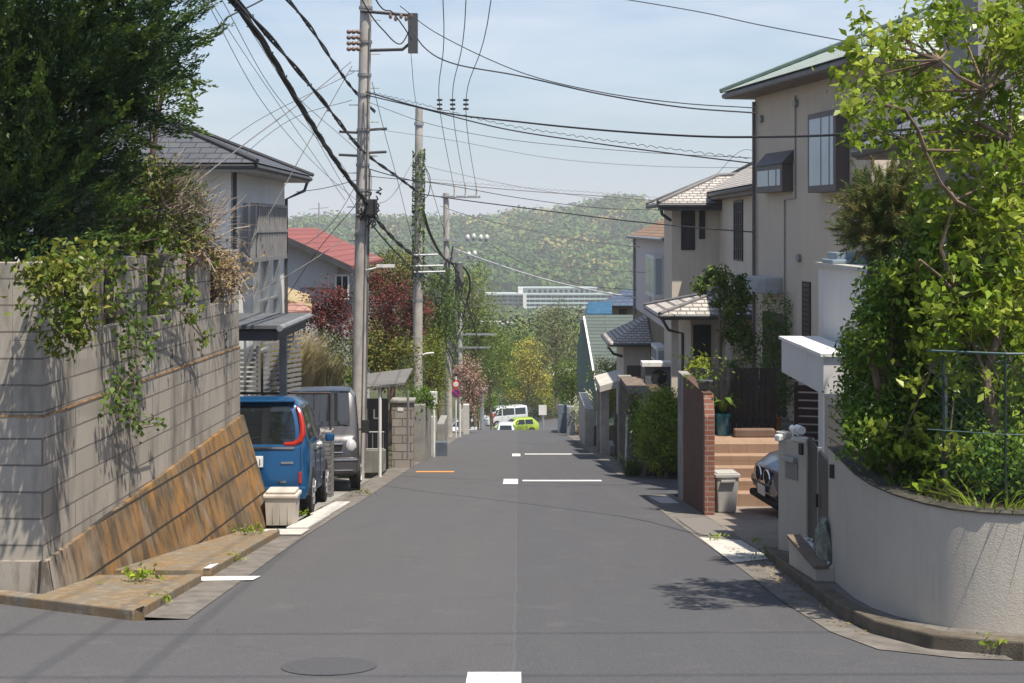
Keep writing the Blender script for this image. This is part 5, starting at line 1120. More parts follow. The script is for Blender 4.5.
# ---- blue roofs beyond
bh2 = thing('dark_blue_roof_house', 'house with dark blue hipped roof and timber wall behind the green slate house', 'house', (P(622, 0, 80).x, 80, gz(80)), 0); ox, oy, oz = bh2.location
BLT = coursed('blue_tile', (0.075, 0.10, 0.155), (0.095, 0.125, 0.185), (0.04, 0.05, 0.07), .4, .14, .02, .5, .6)
def Qb(px, py, Y): v = P(px, py, Y); return (v.x - ox, v.y - oy, v.z - oz)
m = MB(); c4 = [Qb(597, 306, 78), Qb(668, 306, 78), Qb(668, 306, 88), Qb(600, 303, 88)]; ap = [Qb(625, 289, 83), Qb(655, 289, 83)]; m.add(c4 + ap, [(0, 1, 5, 4), (1, 2, 5), (2, 3, 4, 5), (3, 0, 4), (3, 2, 1, 0)]); m.build('roof', BLT, bh2)
m = MB(); m.box(Qb(612, 0, 79)[0], 4, -1, 6, 0, Qb(0, 307, 79)[2]); m.build('wall', plain('timber_wall', (0.20, 0.17, 0.13), .8), bh2)
m = MB(); m.box(Qb(619, 0, 79)[0], Qb(627, 0, 79)[0], -1.05, -1.0, Qb(0, 318, 79)[2], Qb(0, 309, 79)[2]); m.build('window', GLASS, bh2)
tp = thing('tarpaulin_roof', 'low roof covered by a bright blue tarpaulin above the green slate roof', 'roof', (P(600, 0, 72).x, 72, gz(72)), 0); ox, oy, oz = tp.location
m = MB(); m.prism([Qb(586, 316, 71), Qb(612, 316, 71), Qb(612, 304, 73), Qb(588, 304, 73)], (0, 0, .12)); m.build('tarpaulin', plain('tarp_blue', (0.03, 0.095, 0.165), .5, 0, .25, 3), tp); m = MB(); m.prism([Qb(580, 320, 71), Qb(587, 305, 73), Qb(587, 400, 73), Qb(580, 400, 71)], (.2, 0, 0)); m.prism([Qb(586, 318, 71.2), Qb(612, 318, 71.2), Qb(612, 400, 71.2), Qb(586, 400, 71.2)], (0, .2, 0)); m.build('wall', DG, tp)
# ---- right middle: retaining wall, gate canopy etc.
DSTN = coursed('dark_stone', (0.10, 0.088, 0.075), (0.14, 0.12, 0.10), (0.04, 0.035, 0.03), .55, .33, .02, .95, .9, .5, .5)
rw = thing('stone_wall', 'dark mossy stone retaining wall with brown coping at the side street corner', 'wall', (2.75, 31.4, gz(31.4)), 0)
zt_ = -2.2; m = MB(); m.wall([(2.70, 37.4), (2.72, 34), (2.82, 31.3), (3.6, 31.15), (9, 31.1)], -.35, lambda x, y: gz(y) - .2, zt_ - .06); m.build('wall_face', DSTN, rw, world=True)
m = MB(); m.wall([(2.68, 37.4), (2.70, 34), (2.79, 31.26), (3.6, 31.1), (9, 31.05)], -.5, zt_ - .058, zt_ + .03); m.build('coping', plain('brown_coping', (0.16, 0.125, 0.10), .9, 0, .3, 6, .4, 30), rw, world=True)
m = MB(); m.box(2.64, 2.98, 37.3, 37.7, gz(37.5) - .2, zt_ + .05); m.build('end_pier', CONC, rw, world=True)
m = MB(); m.tube([(2.62, 34.6, gz(34.6)), (2.66, 34.6, zt_ - .6)], .03, 6); m.build('drain_pipe', WHITE, rw, world=True)
g = MB(); g.box(3.1, 12, 31.5, 38.6, -9, zt_ - .12); g.prism([(2.95, 38.6, -12), (2.95, 38.6, gz(38.6) + .9), (2.95, 60, gz(60) + .5), (2.95, 60, -12)], (12, 0, 0)); struct(g, 'raised_plot', SOIL)
gc = thing('gate_canopy', 'small flat concrete canopy on pillars over a tiled entrance beyond the stone wall', 'canopy', (2.75, 43, gz(43)), 0)
zc0 = P(0, 391, 43).z; m = MB(); m.prism([(2.45, 42.6, zc0), (3.25, 42.6, zc0 + .22), (3.25, 45.5, zc0 + .22), (2.45, 45.5, zc0)], (0, 0, .2)); m.build('canopy_slab', CONCL, gc, world=True, bevel=.01)
m = MB(); m.box(2.50, 2.75, 43.0, 43.3, gz(43) - .2, zc0 - .003); m.build('pillar', CONCP, gc, world=True); m = MB(); m.box(2.50, 2.62, 45.1, 45.3, gz(43) - .4, zc0); m.build('pillar', CONCP, gc, world=True)
m = MB(); m.box(3.0, 4.2, 44.5, 44.7, gz(44) - .2, gz(44) + 1.1); m.build('back_wall', PIL, gc, world=True)
m = MB(); m.box(2.8, 3.8, 43.3, 44.4, gz(44) - .2, gz(44) + .3); m.build('threshold_step', CONCL, gc, world=True)
def post_r(name, label, px0, px1, pyt, Y, d, mat, cat='wall'): return block(name, label, px0, px1, pyt, 0, Y, d, mat, cat)
post_r('boundary_wall', 'beige garden wall end beyond the canopy entrance', 585, 594, 409, 50, 5, CONCP)
post_r('gate_pillar', 'slim blue-grey gate pillar near the white blossoming bush', 567, 575, 407, 62, .6, plain('bluegrey_post', (0.20, 0.22, 0.25), .8), 'pillar')
post_r('board_gate', 'blue-grey board gate at the foot of the street on the right', 558, 567, 405, 66, .3, plain('bluegrey_gate', (0.13, 0.16, 0.20), .7), 'gate')
m = MB(); v = P(543, 0, 100); m.tube([(0, 0, 0), (0, 0, P(0, 410, 100).z - gz(100))], .09, 8); h_ = P(0, 412, 100).z - gz(100); o = thing('notice_board', 'white notice board on a post right of the lime green hatchback', 'sign', (v.x, 100, gz(100))); m.build('post', GALV, o)
m = MB(); m.box(-.3, .25, -.12, -.06, h_ - .2, h_ + .5); m.build('board', WHITE, o)
# ---- apartment block across the valley
APT = plain('apartment_wall', (0.42, 0.44, 0.44), .8, 0, .05, .1); APB = plain('apartment_teal', (0.40, 0.48, 0.47), .7, 0, .05, .1); APW = plain('apartment_recess', (0.05, 0.06, 0.08), .5, 0, .1, .1)
Ya = 700; v = P(548, 318, Ya); ap_ = thing('apartment_block', 'long pale multi storey apartment block across the valley below the hill', 'building', (v.x, Ya, terr(0, Ya)), 0); ox, oy, oz = ap_.location
def za(py): return P(0, py, Ya).z - oz
def xa_(px): return P(px, 0, Ya).x - ox
m = MB(); m.box(xa_(524), xa_(612), 0, 12, 0, za(295)); m.box(xa_(485), xa_(524), 3, 12, 0, za(295)); m.box(xa_(519), xa_(597), 4, 12, za(295), za(288.5)); m.build('wall', APT, ap_)
m = MB(); m.box(xa_(523), xa_(526.5), -2, 0, 0, za(294)); m.build('stair_tower', WHITE, ap_)
for k in range(4):
    z0 = za(312) + (za(295) - za(312)) * k / 4
    for s, (a, b, y) in enumerate(((524, 612, 0), (485, 524, 3))):
        if s and k < 1: continue
        m = MB(); m.box(xa_(a) + .2, xa_(b) - .2, y - 1.2, y - .01, z0 - .15, z0 + .7); m.build('balcony_front', APB if k % 2 == 0 or True else APT, ap_)
        m = MB(); n = int((b - a) / 5.5)
        for i in range(n): x0 = xa_(a) + (xa_(b) - xa_(a)) * i / n; m.box(x0 + .2, x0 + (xa_(b) - xa_(a)) / n - .2, y - .05, y - .012, z0 + .76, z0 + 2.0)
        o = m.build('window_row', APW, ap_)
m = MB(); m.box(xa_(484), xa_(613), -1.6, 12.3, za(295), za(293.3)); m.build('roof_slab', APB, ap_); m = MB(); m.box(xa_(518), xa_(598), 2.5, 12.3, za(288.5), za(287.6)); m.build('upper_roof_slab', APB, ap_)
m = MB()
for i in range(14): x0 = xa_(528) + i * 2.6; m.box(x0, x0 + 1.4, 3.93, 3.99, za(293), za(290))
m.build('upper_windows', APW, ap_, each=True); m = MB(); m.box(xa_(518), xa_(523), 1, 4, za(295), za(287.8)); m.build('lift_house', WHITE, ap_)
m = MB(); m.box(xa_(530), xa_(600), -10, -2, 0, za(313)); m.build('podium', APB, ap_)
# few houses in the valley
for i, (px, py, Y, w, h, rc, lab) in enumerate(((528, 344, 300, 9, 4, 'pk', 'low house with a faded pink roof among the valley trees'), (560, 366, 200, 5, 4, 'wh', 'white walled house glimpsed between trees left of the green slate house'), (505, 322, 560, 26, 5, 'gr', 'long low grey roofed building below the apartment block'), (548, 240, 1050, 9, 5, 'gr', 'lone house with a blue grey roof high on the wooded hill'))):
    v = P(px, py, Y); t = thing('distant_house', lab, 'house', (v.x, Y, v.z - h), 0); mt = {'pk': PKT, 'wh': WHITE, 'gr': plain('far_grey', (0.30, 0.31, 0.32), .8)}[rc]
    m = MB(); m.box(-w / 2, w / 2, 0, 7, -12, h * .6); m.build('wall', STW, t); m = MB(); m.prism([(-w / 2 - .5, -.6, h * .6), (w / 2 + .5, -.6, h * .6), (w / 2 - 1, 3.5, h), (-w / 2 + 1, 3.5, h)], (0, 0, .25)); m.prism([(-w / 2 - .5, 7.6, h * .6), (w / 2 + .5, 7.6, h * .6), (w / 2 - 1, 3.5, h), (-w / 2 + 1, 3.5, h)], (0, 0, .25)); m.build('roof', mt, t)
# ================================================================ VEGETATION
def LB(px, py, Y, rx, rz, rd=None):
    v = P(px, py, Y); k = Y / F; return (v.x, v.y, v.z, rx * k, (rd if rd is not None else (rx + rz) / 2 * k), rz * k)
def spray_tree(name, label, cat, base, lobes, tufts, per, L_, w_, leaf, mat, seed, bark=BARKD, trunk=True, cone=.5, aspect=.3, updir=.5, sx=0, plume=0):
    P2 = []
    rng = np.random.default_rng(seed); t = thing(name, label, cat, base); b = np.array(base); vol = np.array([l[3] * l[5] for l in lobes]); vol = vol / vol.sum()
    P_, O_, T_ = [], [], []
    for l, w in zip(lobes, vol):
        n = int(tufts * w); c = np.array(l[:3]) - b; r = np.array(l[3:6]); d = rng.normal(size=(n, 3)); d[:, 1] -= .35; d /= np.linalg.norm(d, axis=1, keepdims=True)
        sub = 9 if plume else 1; kk = max(3, n // sub); d = d[:kk]; p = c + d * r * rng.uniform(.66, .98, (kk, 1))
        a = d + np.array([sx, 0, updir]) + rng.normal(size=(kk, 3)) * .14; a /= np.linalg.norm(a, axis=1, keepdims=True); ti = rng.uniform(0, 1, kk)
        if plume:
            v = rng.uniform(0, 1, (kk, sub, 1)); p = (p[:, None, :] + a[:, None, :] * v * plume * rng.uniform(.6, 1.2, (kk, 1, 1)) + rng.normal(size=(kk, sub, 3)) * plume * .14 * (1.1 - v)).reshape(-1, 3)
            a = np.repeat(a, sub, 0) + rng.normal(size=(kk * sub, 3)) * .13; a /= np.linalg.norm(a, axis=1, keepdims=True); ti = np.repeat(ti, sub) * .3 + v.reshape(-1) ** 2 * .75
        n = len(p); u = rng.uniform(0, 1, (n, per, 1)); q = p[:, None, :] + a[:, None, :] * u * L_ * rng.uniform(.6, 1.3, (n, 1, 1)) + rng.normal(size=(n, per, 3)) * w_ * (1.05 - u)
        P_.append(q.reshape(-1, 3)); O_.append(np.repeat(a, per, 0)); T_.append(np.repeat(ti, per))
        if plume:
            k2 = int(w * 20000); e = rng.normal(size=(k2, 3)); e /= np.linalg.norm(e, axis=1, keepdims=True); P2.append(c + e * r * rng.uniform(.2, .72, (k2, 1)))
    pts = np.concatenate(P_); a = np.concatenate(O_); me = leaf_mesh_dir(pts, leaf, a, rng, np.concatenate(T_), aspect, cone); link('crown', me, mat, t)
    if P2: q = np.concatenate(P2); link('inner_foliage', leaf_mesh(q, .11, rng, .2), mat, t)
    if trunk:
        m = MB(); c0 = Vector(lobes[0][:3]) - Vector(base); m.tube([(0, 0, -.3), c0 * .5, c0], [.18, .14, .06], 8)
        for l in lobes[1:]: m.tube([c0 * .4, Vector(l[:3]) - Vector(base)], [.08, .03], 5)
        m.build('trunk', bark, t)
    return t
def leaf_mesh_dir(cen, size, dirs, rng, tint, aspect, cone):
    """leaves whose long axis follows dirs"""
    N = len(cen); t = dirs + rng.normal(size=(N, 3)) * cone; t /= np.linalg.norm(t, axis=1, keepdims=True); r = rng.normal(size=(N, 3)); b = np.cross(t, r); b /= np.linalg.norm(b, axis=1, keepdims=True)
    s = (size * rng.uniform(.6, 1.3, N))[:, None]; w = s * aspect
    V = np.stack([cen - t * s * .5, cen + b * w * .5, cen + t * s * .5, cen - b * w * .5], 1).reshape(-1, 3)
    me = bpy.data.meshes.new('sprays'); me.vertices.add(4 * N); me.vertices.foreach_set('co', V.ravel()); me.loops.add(4 * N); me.polygons.add(N)
    me.loops.foreach_set('vertex_index', np.arange(4 * N, dtype=np.int32)); me.polygons.foreach_set('loop_start', np.arange(0, 4 * N, 4, dtype=np.int32)); me.polygons.foreach_set('loop_total', np.full(N, 4, dtype=np.int32)); me.update(calc_edges=True)
    at = me.attributes.new('tint', 'FLOAT', 'POINT'); at.data.foreach_set('value', np.repeat(tint, 4)); return me
CONI = foliage('juniper', (0.009, 0.036, 0.016), (0.022, 0.062, 0.020), (0.12, 0.19, 0.025), .12, .6, (1, 1, 1))
YELG = foliage('yellow_green', (0.12, 0.16, 0.018), (0.22, 0.24, 0.03), (0.34, 0.31, 0.05))
MAPL = foliage('red_maple', (0.045, 0.010, 0.018), (0.095, 0.020, 0.030), (0.15, 0.035, 0.04), .15)
OLIV = foliage('olive_leaf', (0.06, 0.075, 0.022), (0.11, 0.115, 0.03), (0.17, 0.15, 0.04))
GRNM = foliage('mid_green', (0.035, 0.07, 0.018), (0.07, 0.12, 0.025), (0.12, 0.17, 0.035))
BRGT = foliage('bright_leaf', (0.10, 0.17, 0.02), (0.20, 0.27, 0.035), (0.32, 0.36, 0.07), .4, .3)
HEDG = foliage('hedge_leaf', (0.035, 0.090, 0.016), (0.085, 0.165, 0.028), (0.16, 0.235, 0.04), .35, .35)
PNK = foliage('pink_blossom', (0.34, 0.16, 0.14), (0.50, 0.34, 0.28), (0.14, 0.15, 0.06), .1, .6, (1, 1, 1))
WHB = foliage('white_blossom', (0.45, 0.45, 0.42), (0.62, 0.62, 0.58), (0.12, 0.16, 0.08), .2)
GOLD = foliage('golden_leaf', (0.32, 0.30, 0.035), (0.50, 0.43, 0.06), (0.62, 0.52, 0.10), .25, .55, (1, 1, 1))
STRAW = foliage('straw', (0.46, 0.36, 0.23), (0.62, 0.50, 0.34), (0.36, 0.30, 0.16), .45, .6, (1, 1, 1))
DEAD = foliage('dead_leaf', (0.13, 0.085, 0.05), (0.22, 0.16, 0.11), (0.30, 0.22, 0.15), .05)
PINE = foliage('pine_needle', (0.045, 0.075, 0.025), (0.085, 0.115, 0.04), (0.16, 0.13, 0.06), .1)
GREY = foliage('grey_green', (0.07, 0.085, 0.05), (0.12, 0.135, 0.08), (0.17, 0.17, 0.10), .1)
# the big juniper above the wall
spray_tree('juniper_tree', 'huge dark juniper tree leaning out above the block wall', 'tree', (-5.6, 15.2, 1.1),
    [LB(20, 60, 15.2, 115, 130, 1.3), LB(95, 45, 15, 72, 85, .9), LB(35, 160, 14.8, 75, 85, 1.0), LB(118, 85, 14.8, 36, 50, .6), LB(78, 150, 14.8, 34, 42, .6), LB(110, -20, 15, 48, 60, .6), LB(138, 105, 14.8, 24, 22, .4), LB(5, 225, 14.6, 70, 42, .8), LB(50, 215, 14.6, 30, 35, .5), LB(-70, 120, 15, 90, 150, 1.2), LB(145, 62, 14.7, 16, 28, .35), LB(-160, 60, 15.5, 120, 180, 1.5), LB(20, 248, 14.2, 55, 22, .6)],
    5400, 42, .30, .034, .048, CONI, 11, cone=.28, aspect=.34, updir=.95, sx=.75, plume=.80)
tree('broadleaf_tree', 'light green leafy tree peeping out behind the right edge of the juniper', 'tree', (-4.9, 18.2, 1.1), [LB(172, 26, 18, 18, 20), LB(186, 92, 18, 14, 20), LB(155, 0, 18, 18, 20), LB(150, 60, 18.2, 22, 36)], 1500, .085, GRNM, 12, .04, limbs=8)
tree('garden_shrub', 'olive green shrub tangled with bare twigs behind the block wall', 'shrub', (-4.6, 17, 1.1), [LB(150, 185, 17, 28, 26), LB(120, 225, 16, 30, 24), LB(185, 200, 18, 24, 22), LB(175, 228, 17, 30, 14), LB(150, 235, 16, 30, 14)], 3600, .075, foliage('olive_shrub', (0.055, 0.08, 0.02), (0.10, 0.13, 0.03), (0.16, 0.15, 0.05)), 13, .05, limbs=10)
def twigs(name, label, base, starts, n, L_, r, mat, seed, dirv, parent=None, spread=.5, cat='shrub'):
    random.seed(seed); m = MB()
    for k in range(n):
        p = Vector(random.choice(starts)); p += Vector([random.gauss(0, .08) for _ in range(3)]); d = Vector(dirv) + Vector([random.gauss(0, spread) for _ in range(3)]); d.normalize(); pts = [p]
        for j in range(5): d += Vector([random.gauss(0, .22) for _ in range(3)]); d.normalize(); pts.append(pts[-1] + d * L_ * random.uniform(.6, 1.1) / 5)
        m.tube(pts, [r, r * .85, r * .7, r * .55, r * .4, r * .25], 4, False)
    o = m.build(name, mat); o['kind'] = 'thing'; return settags(o, label, cat)
TWG = plain('twig', (0.36, 0.29, 0.22), .9, 0, .3)
twigs('bare_shrub', 'leafless tan twigs spreading from behind the block wall towards the white house', None, [P(150, 225, 17), P(175, 225, 17.3), P(195, 235, 17.6), P(165, 200, 17)], 230, .85, .0075, TWG, 3, (.6, 0, .55))
rng = np.random.default_rng(21)
c_ = [P(190, 248, 17.5), P(205, 255, 18), P(222, 262, 18.6), P(228, 280, 18.7), P(178, 252, 17)]
pts = np.concatenate([np.array(c) + rng.normal(size=(420, 3)) * np.array([.14, .25, .12]) for c in c_])
dv = thing('dead_vine', 'heap of dried brown vines lying over the far wall piers', 'dead vine', tuple(P(205, 250, 18)))
o = link('leaves', leaf_mesh(pts - np.array(dv.location), .07, rng, .2, None, 'leaf', None, .35), DEAD, dv)
m = MB(); random.seed(5)
for k in range(70):
    p = Vector(random.choice(c_)) + Vector([random.gauss(0, .11) for _ in range(3)]); q = p + Vector((random.gauss(0, .2), random.gauss(0, .2), random.gauss(-.1, .15))); m.tube([p, (p + q) / 2 + Vector((.03, 0, .05)), q], .007, 4, False)
m.build('stems', TWG, dv, world=True)
tree('wall_shrub', 'yellow green leafy shrub spilling over the near corner of the block wall', 'shrub', tuple(P(60, 262, 12.45)), [LB(62, 295, 12.0, 36, 34, .22), LB(40, 275, 12.1, 24, 20, .18), LB(80, 320, 11.95, 24, 24, .15), LB(60, 340, 12.0, 24, 16, .12), LB(75, 265, 12.3, 34, 16, .25)], 1500, .085, foliage('spring_leaf', (0.05, 0.09, 0.015), (0.12, 0.15, 0.03), (0.22, 0.20, 0.06), .3, .4), 14, .03, limbs=9, aspect=.42, cr=.32)
def wallY(px): k = (CX - px) / F; return 4.60 / (k + .041)
def ivy(label, pts_px, n, size, seed, mat=IVY):
    rng = np.random.default_rng(seed); t = thing('ivy', label, 'climbing plant', tuple(P(pts_px[0][0], pts_px[0][1], wallY(pts_px[0][0]) - .15))); Lp = []
    m = MB(); prev = None
    for (px, py, r) in pts_px:
        Y = wallY(px) ; c = np.array(P(px, py, Y)) + np.array([.10, 0, 0]); Lp.append(c + rng.normal(size=(int(n * r / 20), 3)) * np.array([.04, r * .011, r * .0075]))
        if prev is not None: m.tube([prev, Vector(c)], .008, 4)
        prev = Vector(c)
    pts = np.concatenate(Lp); link('foliage', leaf_mesh(pts - np.array(t.location), size, rng, .2, np.tile([.7, -.4, 0], (len(pts), 1)), aspect=.75), mat, t); m.build('stem', BARK, t, world=True)
    return t
IV2 = foliage('ivy_leaf', (0.04, 0.08, 0.015), (0.09, 0.135, 0.025), (0.16, 0.18, 0.04), .25, .4)
ivy('leafy creeper hanging from the middle openings of the block wall', [(165, 285, 22), (180, 295, 16), (150, 300, 20), (185, 318, 10), (196, 340, 8), (140, 275, 18), (110, 262, 16)], 62, .075, 31, IV2)
ivy('long dark green ivy strand trailing down the face of the block wall', [(105, 300, 14), (118, 320, 18), (130, 330, 16), (115, 345, 14), (140, 350, 12), (125, 370, 10), (112, 385, 14), (105, 398, 16), (125, 402, 14), (118, 415, 12), (132, 428, 8), (150, 425, 5)], 75, .062, 32, IVY)
ivy('small fringe of creeper along the top of the wall next to the juniper', [(150, 238, 10), (120, 244, 12), (95, 248, 14), (205, 262, 8), (170, 252, 12)], 60, .07, 33, IV2)
# mid left planting
def bt(name, label, cat, px, base_y, Y, lobes, n, size, mat, seed, **k):
    v = P(px, base_y, Y); return tree(name, label, cat, (v.x, Y, v.z), [LB(*l[:2], Y + (l[4] if len(l) > 4 else 0), l[2], l[3]) for l in lobes], n, size, mat, seed, **k)
rng = np.random.default_rng(9)
def grass(name, label, c, n, L_, spread, mat, seed, cat='grass clump', w=.012, droop=.35):
    rng = np.random.default_rng(seed); m = MB(); t = thing(name, label, cat, tuple(c))
    for k in range(n):
        a = rng.uniform(0, 6.28); r0 = rng.uniform(0, spread * .35); d = Vector((math.cos(a), math.sin(a), 0)); p = d * r0; l = L_ * rng.uniform(.5, 1.15); o = rng.uniform(.05, droop)
        s = Vector((-d.y, d.x, 0)) * w; p1 = p + d * l * o * .4 + Vector((0, 0, l * .6)); p2 = p + d * l * o * 1.4 + Vector((0, 0, l * rng.uniform(.85, 1.0)))
        m.add([p - s, p + s, p1 + s * .8, p1 - s * .8, p2], [(0, 1, 2, 3), (3, 2, 4)])
    m.build('blades', mat, t); return t
def gtu(name, label, px, py, Y, n, L_, spread, mat, seed, **k): return grass(name, label, P(px, py, Y), n, L_, spread, mat, seed, **k)
g1 = gtu('pampas_grass', 'tall clump of dry straw coloured grass above the parked vehicles', 290, 394, 30.2, 1500, 1.35, 1.7, STRAW, 41, w=.014, droop=.6)
gtu('pampas_grass', 'lower clump of half green dry grass right of the tall straw one', 322, 396, 31, 500, .95, 1.3, foliage('half_dry_grass', (0.30, 0.28, 0.14), (0.45, 0.38, 0.22), (0.16, 0.19, 0.06), .15, .6, (1, 1, 1)), 42, w=.014, droop=.5)
g = MB(); g.prism([(-4.6, 30.4, -12), (-4.6, 30.4, P(0, 396, 30.5).z), (-4.6, 60, gz(60) + 1.0), (-4.6, 60, -12)], (-8, 0, 0)); struct(g, 'bank', SOIL)
bt('low_hedge', 'mixed green hedge behind the grey van beside the first utility pole', 'hedge', 330, 420, 32, [(300, 385, 35, 16), (335, 380, 22, 24), (345, 360, 16, 22), (325, 350, 20, 14), (260, 392, 36, 12)], 5000, .075, GRNM, 43, trunk_r=.04)
bt('low_hedge', 'yellowish shrub filling the gap right of the first utility pole', 'hedge', 385, 430, 36, [(378, 365, 22, 26), (400, 360, 20, 24), (372, 345, 14, 20)], 4200, .08, OLIV, 44, trunk_r=.04)
bt('red_maple', 'small dark red maple between the red roofed house and the first pole', 'tree', 322, 390, 36, [(322, 300, 18, 22), (312, 325, 22, 16), (335, 318, 18, 24), (340, 300, 12, 14), (345, 335, 14, 18)], 5200, .07, MAPL, 45, trunk_r=.06)
bt('red_maple', 'large dark red maple crown between the first and second utility poles', 'tree', 392, 420, 45, [(392, 312, 34, 30), (380, 290, 22, 22), (408, 300, 22, 26), (398, 335, 28, 18), (372, 318, 18, 26), (420, 315, 14, 18)], 9000, .085, MAPL, 46, trunk_r=.10)
bt('olive_tree', 'olive brown leafed tree rising behind the large red maple', 'tree', 390, 400, 54, [(388, 272, 24, 20), (400, 262, 18, 14), (375, 285, 20, 20), (405, 285, 18, 22)], 5200, .10, OLIV, 47, trunk_r=.10)
bt('clipped_conifer', 'bright yellow green conifer hedge between second and third poles', 'tree', 428, 440, 42.5, [(428, 372, 17, 32), (432, 345, 12, 22), (420, 390, 14, 20), (415, 405, 10, 22), (436, 390, 10, 22)], 8200, .06, foliage('cypress_gold', (0.055, 0.085, 0.012), (0.12, 0.145, 0.02), (0.20, 0.20, 0.035)), 48, trunk_r=.08)
bt('broadleaf_tree', 'green tree growing just left of the third utility pole', 'tree', 440, 420, 58, [(436, 300, 16, 30), (430, 325, 18, 24), (448, 315, 14, 28), (440, 275, 10, 14)], 5600, .10, GRNM, 49, trunk_r=.1)
bt('broadleaf_tree', 'tall pale green tree right of the third utility pole', 'tree', 475, 425, 82, [(472, 290, 18, 34), (482, 320, 20, 26), (468, 335, 18, 24), (490, 345, 16, 22), (464, 282, 12, 14)], 7500, .13, foliage('pale_green', (0.06, 0.10, 0.025), (0.11, 0.155, 0.04), (0.17, 0.20, 0.06)), 50, trunk_r=.12)
bt('broadleaf_tree', 'dark green bushy tree over the pavement left of the thick grey post', 'tree', 492, 425, 95, [(488, 365, 20, 24), (500, 350, 16, 22), (478, 385, 16, 20), (505, 378, 14, 20)], 6000, .13, GRNM, 51, trunk_r=.12)
bt('blossom_bush', 'pink and cream blossoming bush beside the round signs', 'shrub', 470, 425, 66, [(468, 372, 13, 16), (473, 388, 12, 16), (462, 385, 10, 16), (474, 402, 9, 14)], 5200, .09, PNK, 52, trunk_r=.05)
bt('clipped_bush', 'round topped clipped bush behind the thick grey post', 'shrub', 491, 430, 104, [(491, 405, 8, 11)], 1600, .12, HEDG, 53, trunk_r=.05, limbs=3)
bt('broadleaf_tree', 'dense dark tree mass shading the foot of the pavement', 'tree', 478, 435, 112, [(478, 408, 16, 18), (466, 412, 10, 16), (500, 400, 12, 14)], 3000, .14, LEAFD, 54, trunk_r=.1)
bt('ivy_bush', 'ivy mass draped over the wall beneath the second pole', 'shrub', 418, 440, 38, [(417, 405, 9, 22), (425, 400, 10, 12)], 1800, .07, HEDG, 55, trunk_r=.03)
# foot of the street
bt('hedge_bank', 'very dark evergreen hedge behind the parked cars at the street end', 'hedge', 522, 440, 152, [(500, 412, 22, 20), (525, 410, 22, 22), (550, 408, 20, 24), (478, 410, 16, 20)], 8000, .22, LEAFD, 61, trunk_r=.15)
bt('golden_tree', 'golden yellow leafed tree above the parked cars, tallest of the bright ones', 'tree', 526, 425, 147, [(530, 352, 17, 12), (538, 368, 16, 14), (520, 376, 18, 14), (542, 386, 12, 14), (512, 392, 14, 10)], 7000, .22, GOLD, 62, trunk_r=.15, cr=.22)
bt('golden_tree', 'lower yellow green tree nearest the dark hedge', 'tree', 512, 430, 149, [(510, 385, 14, 16), (525, 396, 18, 10), (500, 375, 14, 14), (545, 398, 10, 10)], 3600, .22, YELG, 63, trunk_r=.12)
bt('broadleaf_tree', 'deep green tree between the golden tree and the pale green one', 'tree', 505, 425, 160, [(505, 360, 18, 18), (520, 345, 20, 14), (490, 350, 14, 16), (548, 370, 14, 24), (556, 395, 12, 18)], 5600, .24, GRNM, 64, trunk_r=.15)
bt('broadleaf_tree', 'grey green airy tree left of the green slate house', 'tree', 556, 410, 125, [(556, 330, 18, 22), (545, 350, 16, 20), (566, 350, 14, 24), (560, 312, 12, 14), (540, 325, 10, 14)], 5600, .17, GREY, 65, trunk_r=.14)
bt('round_tree', 'round mid green tree over the right pavement near the end of the street', 'tree', 573, 432, 76, [(573, 382, 17, 19), (584, 372, 12, 12), (560, 388, 10, 14), (566, 372, 12, 12)], 6500, .10, GRNM, 66, trunk_r=.09)
bt('blossom_bush', 'white flowering bush at the right pavement edge', 'shrub', 580, 438, 62, [(580, 408, 7, 12), (586, 400, 6, 10), (575, 414, 4, 10)], 1700, .08, WHB, 67, trunk_r=.03)
bt('garden_bush', 'yellow green bush behind the concrete gate canopy', 'shrub', 605, 440, 52, [(602, 372, 12, 14), (612, 385, 12, 20), (607, 405, 12, 18), (617, 372, 7, 12)], 4200, .08, YELG, 68, trunk_r=.04)
bt('corner_shrub', 'dense bright green shrub overhanging the dark stone wall at the corner', 'shrub', 666, 474, 30.5, [(661, 415, 20, 24), (670, 438, 17, 30), (653, 432, 15, 24), (668, 400, 14, 12), (660, 455, 18, 14)], 16000, .06, foliage('bright_shrub', (0.09, 0.17, 0.02), (0.19, 0.28, 0.035), (0.32, 0.38, 0.06), .35, .4), 69, trunk_r=.05)
grass('weed_clump', 'weedy grass clump at the foot of the dark stone wall', G(633, 476), 160, .45, .5, GRNM, 70, cat='weeds', w=.012, droop=.9)
bt('clinging_bush', 'dry brownish bush at the pavement in front of the slim gate pillar', 'shrub', 583, 440, 58, [(581, 428, 5, 7)], 500, .07, DEAD, 71, trunk_r=.02, limbs=2)
bt('dark_creeper', 'dark creeper covering the stone wall beside its white drain pipe', 'shrub', 640, 470, 32.5, [(636, 415, 5, 26), (640, 440, 5, 24)], 2600, .055, LEAFD, 72, trunk_r=.02)
bt('small_tree', 'slender green tree in front of the tiled porch', 'tree', 722, 420, 27, [(720, 278, 14, 9), (705, 285, 12, 8), (735, 285, 12, 10), (728, 305, 14, 14), (742, 300, 10, 16), (735, 330, 12, 16), (748, 345, 8, 16), (713, 272, 8, 6)], 2900, .09, GRNM, 73, trunk_r=.04)
bt('small_tree', 'bushy green plant behind the brick wall by the porch post', 'tree', 700, 400, 26, [(697, 368, 12, 10), (705, 380, 12, 10), (690, 375, 6, 6)], 900, .07, YELG, 74, trunk_r=.02)
